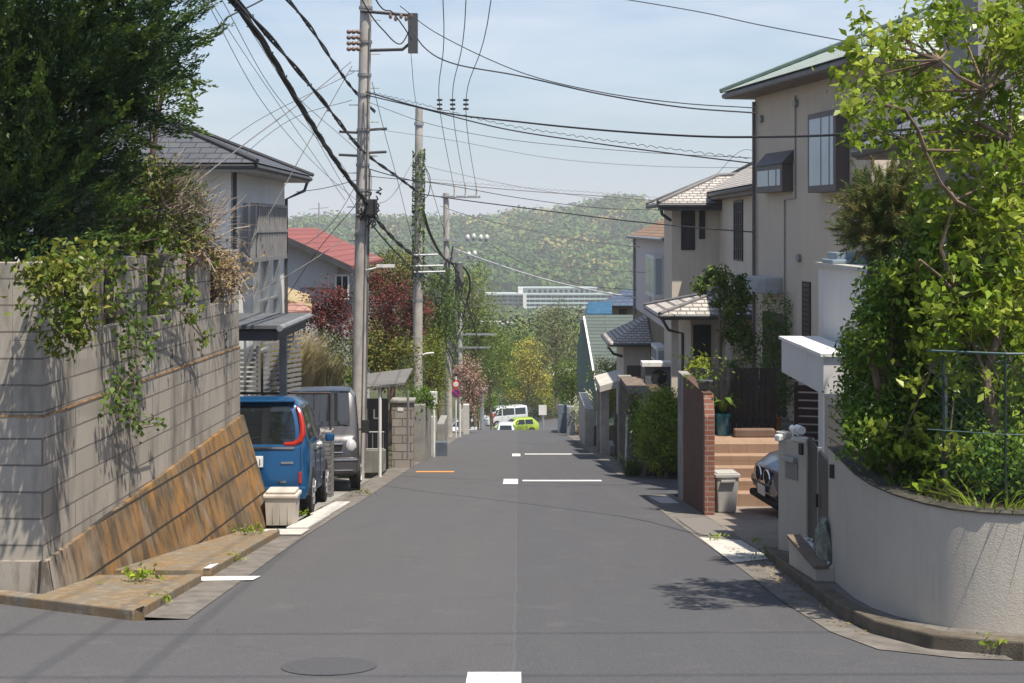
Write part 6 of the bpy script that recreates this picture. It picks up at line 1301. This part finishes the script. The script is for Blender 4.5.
bt('wall_vine', 'green vines hanging down the beige wall below the pale grey box', 'climbing plant', 780, 430, 26.6, [(768, 310, 7, 18), (775, 340, 9, 26), (785, 320, 7, 24), (790, 370, 7, 30), (765, 365, 6, 34), (778, 390, 8, 18)], 3400, .055, HEDG, 75, trunk_r=.02, limbs=12)
m = MB()
for i in range(15): m.box(3.0 + i * .1, 3.085 + i * .1, 24.7, 24.73, ZT - .3, ZT + 1.15)
m.box(3.0, 4.5, 24.735, 24.77, ZT + .2, ZT + .27); m.box(3.0, 4.5, 24.735, 24.77, ZT + .85, ZT + .92); solo(m, 'board_fence', 'black upright board fence behind the top of the steps', 'fence', plain('near_black_board', (0.018, 0.017, 0.02), .7))
bt('dark_shrub', 'dark shaded evergreen beside the black board fence', 'shrub', 745, 430, 25.4, [(742, 395, 12, 20), (755, 405, 10, 20), (735, 375, 10, 14)], 3000, .06, LEAFD, 76, trunk_r=.03)
# ---- near right: hedge, pine, broadleaf tree
HL = [(868, 335, 24, 34), (885, 290, 22, 30), (900, 320, 34, 50), (865, 390, 26, 36), (872, 430, 28, 34), (905, 400, 38, 48), (900, 460, 34, 26), (935, 340, 36, 54), (940, 420, 34, 50), (930, 255, 30, 40), (965, 300, 30, 44), (855, 355, 14, 26), (925, 485, 26, 18)]
bt('garden_hedge', 'tall dense green hedge rising behind the curved stucco wall', 'hedge', 905, 520, 11.9, [(a, b, c, d, (i % 4 - 1.5) * .25) for i, (a, b, c, d) in enumerate(HL)], 30000, .052, HEDG, 81, trunk_r=.06, k=60, cr=.24, aspect=.5)
bt('garden_hedge', 'shaded greenery behind the chain link fence at the right edge', 'hedge', 1000, 520, 12.6, [(1000, 410, 40, 50, -.3), (1040, 430, 50, 70, -.6), (985, 468, 34, 36, -1.7), (1020, 470, 34, 34, -1.8), (1030, 340, 40, 40), (1090, 400, 50, 80), (955, 460, 26, 36, -1.2), (960, 400, 24, 40, -.9)], 28000, .055, HEDG, 82, trunk_r=.05, k=40)
spray_tree('pine_tree', 'shaggy pine with brownish tips between the beige house and the hedge', 'tree', tuple(P(880, 330, 14)), [LB(882, 218, 14, 22, 28, .4), LB(868, 232, 14, 14, 18, .3), LB(895, 200, 14, 22, 24, .3), LB(874, 200, 14, 14, 14, .3)], 300, 80, .28, .03, .12, PINE, 83, cone=.7, aspect=.05, updir=.3)
CL = [(850, 118), (862, 100), (865, 78), (884, 66), (905, 42), (888, 30), (925, 55), (943, 30), (955, 14), (885, 105), (905, 95), (872, 130), (925, 95), (945, 80), (900, 135), (925, 130), (880, 60), (862, 45), (946, 118), (965, 100), (985, 55), (1002, 38), (1000, 15), (1015, 70), (990, 95), (1008, 110), (975, 135), (950, 150), (925, 160), (1000, 145), (1018, 160), (970, 175), (945, 185), (995, 185), (1015, 205), (935, 215), (965, 215), (990, 225), (925, 250), (955, 250), (980, 262), (1010, 250), (1005, 285), (975, 300), (950, 285), (1018, 320), (915, 275), (990, 330), (1040, 60), (1050, 150), (1045, 230), (1060, 300), (1030, 20), (930, 5), (935, 310)]
random.seed(123); CL += [(random.uniform(912, 1035), random.uniform(265, 400)) for _ in range(20)] + [(random.uniform(945, 1035), random.uniform(190, 265)) for _ in range(10)] + [(random.uniform(985, 1045), random.uniform(0, 190)) for _ in range(9)] + [(955, 440), (968, 455), (948, 455), (905, 430), (1015, 420)]
def leafy_tree():
    rng = np.random.default_rng(90); random.seed(90); base = P(988, 520, 11.0); t = thing('broadleaf_tree', 'large glossy leaved tree spreading light green branches over the right corner', 'tree', tuple(base))
    P_, T_ = [], []; m = MB(); O = base; root = P(990, 400, 11.0); fork = P(985, 375, 11.0); f2 = P(1000, 330, 11.1)
    m.tube([base - Vector((0, 0, .2)), P(1000, 450, 11), root, fork], [.062, .055, .05, .042], 9); m.tube([fork, f2, P(1018, 300, 11.2)], [.038, .03, .025], 8)
    hubs = [P(960, 300, 10.9), P(1005, 260, 11.1), P(955, 200, 10.8), P(1010, 140, 11.0), P(925, 150, 10.7), P(985, 90, 10.8), P(905, 110, 10.6), P(940, 60, 10.7), P(1045, 180, 11.2), P(920, 260, 10.9)]
    lk = [(fork, 0), (f2, 1), (hubs[0], 2), (hubs[1], 3), (hubs[2], 4), (hubs[3], 5), (hubs[4], 6), (hubs[5], 7), (hubs[1], 8), (hubs[0], 9)]
    for a, i in lk: b = hubs[i]; m.tube([a, a.lerp(b, .5) + Vector([random.gauss(0, .06) for _ in range(3)]), b], [.019, .014, .009], 6)
    for (px, py) in CL:
        Y = 11.35 + random.uniform(-.7, .7); c = P(px, py, Y); h = min(hubs, key=lambda q: (q - c).length); m.tube([h, h.lerp(c, .5) + Vector([random.gauss(0, .05) for _ in range(3)]), c], [.013, .009, .005], 5)
        for j in range(4 if px < 965 and py < 200 else 6):
            e = c + Vector([random.gauss(0, .11) for _ in range(3)]); m.tube([c, e], [.004, .002], 4, False); q = np.array(e) + rng.normal(size=(20, 3)) * .065; P_.append(q); T_.append(np.full(20, rng.uniform(0, 1)))
    pts = np.concatenate(P_) - np.array(base); link('crown', leaf_mesh(pts, .088, rng, .75, None, 'leaf', np.concatenate(T_), .5), BRGT, t)
    m.build('trunk', BARK, t, world=True, smooth=True)
leafy_tree()
# chain link fence
cf = thing('chain_link_fence', 'dark green chain link fence standing on the curved wall at the right edge', 'fence', tuple(P(1000, 520, 10.35)))
ax, bx_ = P(928, 0, 10.6).x, 6.0; zt_ = P(0, 352, 10.5).z; zb_ = -.24
m = MB(); m.tube([(ax, 10.62, zt_), (3.55, 10.35, zt_), (bx_, 10.3, zt_ - .01)], .009, 6); m.tube([(ax, 10.62, zb_ + .5), (3.55, 10.35, zb_ + .5), (bx_, 10.3, zb_ + .5)], .004, 5); m.build('rail', plain('fence_rail', (0.07, 0.12, 0.12), .5), cf, world=True)
m = MB()
for x in (ax + .12, 3.55, 4.8): m.tube([(x, 10.36 if x > 3.3 else 10.62, zb_ - .1), (x, 10.36 if x > 3.3 else 10.62, zt_ + (.0))], .009, 6)
m.build('post', plain('fence_post', (0.018, 0.03, 0.032), .5), cf, world=True, each=True)
m = MB(); h = zt_ - zb_; s = .062; n = int((bx_ - ax) / s)
def fy(x): return 10.62 + (10.35 - 10.62) * min(1, (x - ax) / (3.55 - ax)) 
for i in range(-int(h / s), n):
    for sg_ in (1, -1):
        x0 = ax + i * s; pts = []
        for j in range(9):
            u = j / 8; x = x0 + u * h if sg_ > 0 else x0 + h - u * h
            if ax <= x <= bx_: pts.append((x, fy(x), zb_ + u * h))
        if len(pts) > 1: m.tube(pts, .0015, 3, False)
wm_ = m.build('wire_mesh', plain('fence_wire', (0.02, 0.045, 0.05), .5), cf, world=True)
m = MB(); v = P(946, 0, 11.2); m.tube([(v.x, 11.2, -.3), (v.x, 11.2, P(0, 235, 11.2).z)], .014, 6); solo(m, 'thin_pole', 'thin grey pole rising out of the hedge beside the fence end', 'post', GALV)
for i, (px, py, Y, n, L_, lab) in enumerate(((985, 522, 10.3, 26, .34, 'long arching grass blades drooping over the stucco wall by the fence post'), (1008, 522, 10.25, 18, .3, 'short grass tuft on the wall top at the very right'), (940, 508, 10.6, 22, .26, 'dry grass tuft on the wall top under the hedge'), (900, 494, 11.0, 20, .18, 'sparse weeds along the wall coping under the hedge'))):
    gtu('grass_tuft', lab, px, py, Y, n, L_, .5, (BRGT, BRGT, OLIV, GRNM)[i], 95 + i, w=.007, droop=1.6)
# weeds along kerbs
def weed(label, px, py, n, r, size, seed, dz=.1, mat=BRGT):
    v = G(px, py); rng = np.random.default_rng(seed); t = thing('weed', label, 'weed', (v.x, v.y, v.z + dz)); p = rng.normal(size=(n, 3)) * np.array([r, r, r * .35]); p[:, 2] = np.abs(p[:, 2]) + .02
    link('foliage', leaf_mesh(p, size, rng, .6), mat, t)
weed('leafy weed growing from the near end of the orange stained pavement', 140, 590, 60, .11, .07, 1)
weed('small weed with dry leaves on the kerb face near the corner', 163, 606, 34, .06, .05, 2, .03)
weed('low tuft of weed at the foot of the slanted footing beside the storage box', 250, 541, 80, .10, .05, 3)
weed('flat green weed sprouting from the kerb joint', 233, 563, 30, .07, .045, 4, .03)
weed('tiny weed spreading in the gutter before the kerb gap', 126, 616, 20, .05, .035, 5, .02, GRNM)
weed('tuft of weed between white slab and blue minivan', 301, 517, 50, .07, .05, 6, .02)
weed('weeds and dry leaves gathered at the right driveway edge', 775, 560, 60, .12, .045, 7, .02, GRNM)
weed('small weed between the paving slabs on the right', 717, 541, 26, .06, .045, 8, .03)
weed('sprig of green weed on the kerb under the sunlit end of the stucco wall', 996, 655, 36, .07, .05, 9, .05)
weed('weed tuft at the foot of the stone planter', 757, 545, 24, .05, .045, 10, .03)
weed('dry weeds along the gutter in front of the grey van', 362, 496, 60, .14, .05, 11, .02, OLIV)
rng = np.random.default_rng(77); pts = []
for k in range(240):
    y = rng.uniform(10.5, 16.5); x = 2.38 + rng.uniform(0, .25) + (.06 if y < 12 else 0); pts.append((x, y, gz(y) + .012))
o = link('fallen_leaves', leaf_mesh(np.array(pts), .035, rng, 3.0), DEAD); settags(o, 'scattered dry fallen leaves along the right gutter', 'leaf litter', None, 'stuff')

# ================================================================ OVERHEAD WIRES
def catmull(p, n=10):
    p = [p[0] * 2 - p[1]] + p + [p[-1] * 2 - p[-2]]; o = []
    for i in range(1, len(p) - 2):
        for k in range(n):
            t = k / n; a, b, c, d = p[i - 1:i + 3]; o.append(0.5 * ((2 * b) + (c - a) * t + (2 * a - 5 * b + 4 * c - d) * t * t + (3 * b - a - 3 * c + d) * t ** 3))
    return o + [p[-2]]
def wire(label, pts, r=.012, mat=CABLE, strands=0, fuzz=0, loops=0):
    q = [Vector(p) if isinstance(p, Vector) else P(*p) for p in pts]; c = catmull(q, 14 if strands else 9); m = MB()
    if strands:
        c = catmull(q, 40)
        for s in range(strands):
            m.tube([v + Vector((math.cos(i * .21 + s * 6.28 / strands), 0, math.sin(i * .21 + s * 6.28 / strands))) * r * .85 for i, v in enumerate(c)], r * .72, 5)
        if fuzz:
            random.seed(len(label))
            for i, v in enumerate(c[:-2]):
                for _ in range(2):
                    if random.random() < fuzz * 1.6: m.tube([v, v + Vector((random.uniform(-1, 1), 0, random.uniform(-1, 1))) * r * 1.5, c[i + 1]], r * .3, 3, False)
    else: m.tube(c, r, 5)
    if loops:
        m.tube([v + Vector((0, 0, .05 + .05 * abs(math.sin(i * 1.1)))) for i, v in enumerate(catmull(q, 26))], r * .45, 4)
    o = m.build('power_cable', mat); settags(o, label, 'cable', 'overhead cables')
    return o
V3 = Vector
wire('thickest fuzzy cable bundle running from the top left down to the near pole', [V3((-5.5, 3, 6.8)), (14, -216, 11), (232, 0, 16.2), (300, 105, 21.5), (335, 160, 26), (368, 205, 29.8)], .030, CABLE, 3, .5)
wire('second thick cable bundle running past the near pole on to the second pole', [V3((-5.3, 3, 6.9)), (20, -215, 11), (236, 0, 16.5), (318, 95, 22), (362, 150, 29.5), (395, 175, 34), (418, 192, 38.5)], .024, CABLE, 2, .35)
wire('pair of twisted cables from the top left to the upper brackets of the near pole', [V3((-4.7, 3, 6.7)), (91, -191, 12), (288, 0, 20), (334, 63, 26), (352, 88, 29.8), (375, 112, 31)], .022, CABLE, 2, .3)
for i, (a, lab) in enumerate(zip((206, 222, 238), ('leftmost of three thin wires slanting down over the white house roof', 'middle of three thin wires slanting down over the white house roof', 'rightmost of three thin wires slanting down over the white house roof'))):
    wire(lab, [V3((-4.8 + i * .2, -4, 8)), (a - 60, -100, 12), (a, 0, 17), (a + 55, 100 - i * 4, 21), (a + 110 + i * 10, 165, 26), (362 + i * 2, 205 + i * 6, 29.8)], .005, CABLEG)
wire('dark wire rising from behind the juniper to the top edge of the picture', [V3((-6.5, 14, 4.0)), (190, 38, 17), (228, 17, 18.5), (266, -2, 20), (320, -34, 25), (362, -60, 29.8)], .012)
wire('slanting wire from the balcony of the white house up to the insulator cluster', [(230, 262, 27.5), (262, 225, 28), (310, 140, 29), (352, 66, 29.8)], .009, CABLEG)
wire('long wire from behind the bare twigs up past the white house roof to the pole', [(196, 182, 20), (250, 140, 23), (300, 103, 26), (351, 62, 29.8)], .010, CABLEG)
wire('wire from the gutter tip of the white house to the near pole', [(296, 192, 32), (325, 188, 31), (360, 179, 30)], .008, CABLEG)
wire('low wire crossing in front of the white house balcony posts', [(200, 285, 20), (242, 298, 24), (300, 268, 27), (358, 230, 29.8)], .008, CABLEG)
wire('faint wire from the red roof up to the near pole', [(290, 255, 36), (330, 225, 33), (362, 175, 30)], .007, CABLEG)
R1 = [(366, 92, 29.8), (440, 112, 27), (520, 122, 24), (600, 130, 22), (690, 136, 20), (760, 137, 18.5), (850, 134, 16), (1010, 120, 13.5)]
wire('upper of two long cables running from the near pole across to the right hand house', R1, .016)
wire('scalloped lower cable running from the near pole to the grey tiled house', [(366, 95, 29.8), (420, 108, 28.5), (500, 128, 27), (580, 141, 26), (660, 152, 25.5), (750, 163, 26)], .013, CABLE, 0, 0, 1)
wire('upper wire from the hooked bracket over to the beige house eave', [(400, 6, 29.5), (440, 35, 29), (520, 72, 28), (600, 92, 27), (680, 103, 26), (756, 108, 25.5)], .010)
wire('thick wire from the lower bracket over to the beige house wall', [(408, 22, 29.5), (425, 48, 29), (455, 64, 28.5), (520, 76, 28), (600, 94, 27), (680, 107, 26), (756, 113, 25.5)], .014)
wire('lone dark wire across the upper right sky to the green roof', [(366, -48, 29.8), (480, -24, 28), (617, -2, 26.5), (700, 12, 25.5), (760, 25, 24.5), (850, 42, 23)], .009)
wire('jumper lead hooked down from the top left onto the bracket arm', [(300, -120, 26), (362, 0, 27), (385, 32, 29), (400, 44, 29.4), (410, 30, 29.5)], .014)
wire('second jumper lead looping over the bracket arm', [(330, -110, 25), (375, -2, 27), (392, 12, 29), (403, 26, 29.5), (412, 40, 29.6)], .014)
for k, (a, b, c, lab) in enumerate(((443, 439.6, 455, 'left'), (466, 452.7, 466, 'middle'), (491, 465.9, 477, 'right'))):
    o = wire(lab + ' of three steep high voltage wires descending to the third pole', [V3((-.9 + k * .7, 4, 9.6)), (a, 0, 27.5), (b, 106, 38.7), (c, 193, 60)], .010)
    m = MB(); p_ = P(b, 108, 38.7)
    for j in range(3): m.tube([p_ + V3((0, 0, -.05 + j * .12)), p_ + V3((0, 0, .0 + j * .12))], .075, 8)
    m.build('strain_insulator', DARKM, o)
wire('heavy sagging cable from the second pole round to the splice cases of the third', [(417, 178, 38.6), (423, 210, 41), (432, 238, 46), (446, 260, 58), (464, 268, 62), (470, 285, 66), (463, 318, 70)], .05)
wire('cable pair sagging from the near pole past the second pole base height', [(370, 212, 29.8), (395, 240, 33), (417, 258, 38.5), (436, 272, 50), (449, 283, 59.8)], .030, CABLE, 2, .1)
wire('thinner cable below the sagging pair beyond the near pole', [(372, 225, 29.8), (392, 248, 33), (417, 272, 38.5), (440, 285, 52), (452, 296, 59.8)], .018)
wire('cable between near and second pole at crossarm height', [(366, 168, 29.8), (390, 175, 33), (418, 182, 38.6)], .012)
wire('short stay wire crossing between near and second poles', [(366, 205, 29.8), (392, 196, 34), (419, 150, 38.6)], .008, CABLEG)
wire('pale grey cable sagging from the third pole towards the pink house', [(452, 248, 60), (490, 262, 56), (540, 278, 52), (590, 290, 49), (637, 298, 47)], .028, plain('cable_pale', (0.42, 0.42, 0.42), .6))
wire('wavy cable crossing above the hill line to the grey tiled house', [(421, 181, 38.6), (480, 187, 38), (540, 192, 37.5), (600, 196, 37), (660, 201, 37)], .010, CABLEG, 0, 0, 1)
wire('dark cable crossing just above the hill crest to the beige house', [(420, 194, 38.6), (470, 201, 36.5), (540, 210, 34), (620, 220, 32), (700, 228, 30.5), (752, 232, 28)], .014)
wire('thin cable dropping across the hill to the bay window of the pink house', [(440, 206, 59), (470, 216, 57), (520, 228, 54), (580, 240, 50), (640, 247, 47)], .014, CABLEG)
wire('faint cable across the middle of the hill', [(450, 240, 60), (500, 254, 57), (560, 266, 53), (636, 272, 48), (664, 273, 43.5)], .010, CABLEG)
wire('faint long wire high across the sky above the hill', [(366, 128, 29.8), (450, 140, 29), (550, 158, 28.5), (650, 166, 28), (752, 168, 27.8)], .005, CABLEG)
wire('faint lower sky wire from the second pole to the right', [(420, 165, 38.6), (500, 183, 38), (580, 196, 38), (660, 204, 37.6)], .006, CABLEG)
wire('thin wire hanging almost straight from the bracket to the second pole top', [(411, 52, 29.5), (412, 66, 30), (414, 90, 34), (418, 114, 38.6)], .007, CABLEG)
wire('loose service wire from the beige house corner down to the grey tiled house', [(756, 150, 28), (735, 155, 29), (700, 195, 36)], .005, CABLEG)
wire('cable dropping down the third pole towards the pale green tree', [(458, 300, 60), (466, 300, 64), (474, 325, 70), (480, 350, 76)], .03)

for k, (y0, z0, lab) in enumerate(((5.2, 8.0, 'nearest cable strung across the crossing above the picture'), (5.9, 8.2, 'middle cable strung across the crossing above the picture'), (7.4, 8.3, 'farthest cable strung across the crossing above the picture'))):
    wire(lab, [V3((-30, y0 - .3, z0 + 1)), V3((0, y0, z0)), V3((30, y0 + .5, z0 + 1))], .010)

for lab, pts, rr in (
    ('fine wire fanning from the top left edge, nearest the juniper', [V3((-7, -4, 8)), (120, -150, 12), (210, 0, 19), (262, 80, 24), (345, 200, 29.8)], .005),
    ('fine wire fanning down to the splice cases of the near pole', [V3((-6.8, -4, 8.2)), (150, -140, 12), (232, 0, 19), (300, 110, 25), (358, 212, 29.8)], .005),
    ('fine wire from the roof of the white house rising rightward to the insulators', [(212, 152, 27.5), (262, 118, 28), (330, 84, 29), (354, 72, 29.8)], .006),
    ('fine wire from the lower roof edge crossing up behind the bundles', [(225, 170, 27.5), (290, 120, 28.5), (352, 100, 29.8)], .006),
    ('loose wire slanting from the maple up to the middle of the near pole', [(286, 298, 34), (318, 250, 32), (355, 206, 30)], .008),
    ('thin wire from the near pole past the top of the second pole to the right', [(368, 102, 29.8), (430, 124, 30), (512, 140, 30), (640, 152, 29), (752, 158, 27.5)], .006),
    ('thin wire at ivy height from the near pole across to the grey tiled house', [(368, 176, 29.8), (440, 184, 31), (520, 198, 33), (600, 208, 35), (672, 210, 37)], .008),
    ('wire slanting between the near pole bracket and the second pole crossarm', [(372, 82, 29.8), (384, 130, 32), (400, 190, 36), (416, 256, 38.5)], .007),
    ('wire falling from the second pole to the third pole crossarm', [(420, 150, 38.6), (432, 190, 48), (447, 240, 59.8)], .010),
    ('low pair of wires between second and third poles', [(420, 232, 38.6), (434, 250, 48), (450, 262, 59.8)], .012),
    ('thin wire leaving the third pole crossarm over the valley trees', [(482, 239, 60), (520, 262, 58), (580, 284, 55), (637, 290, 52)], .010),
    ('short jumper hanging beside the second pole ivy', [(424, 165, 38.6), (430, 178, 38.6), (428, 195, 38.6), (420, 200, 38.6)], .012)):
    wire(lab, pts, rr, CABLE)
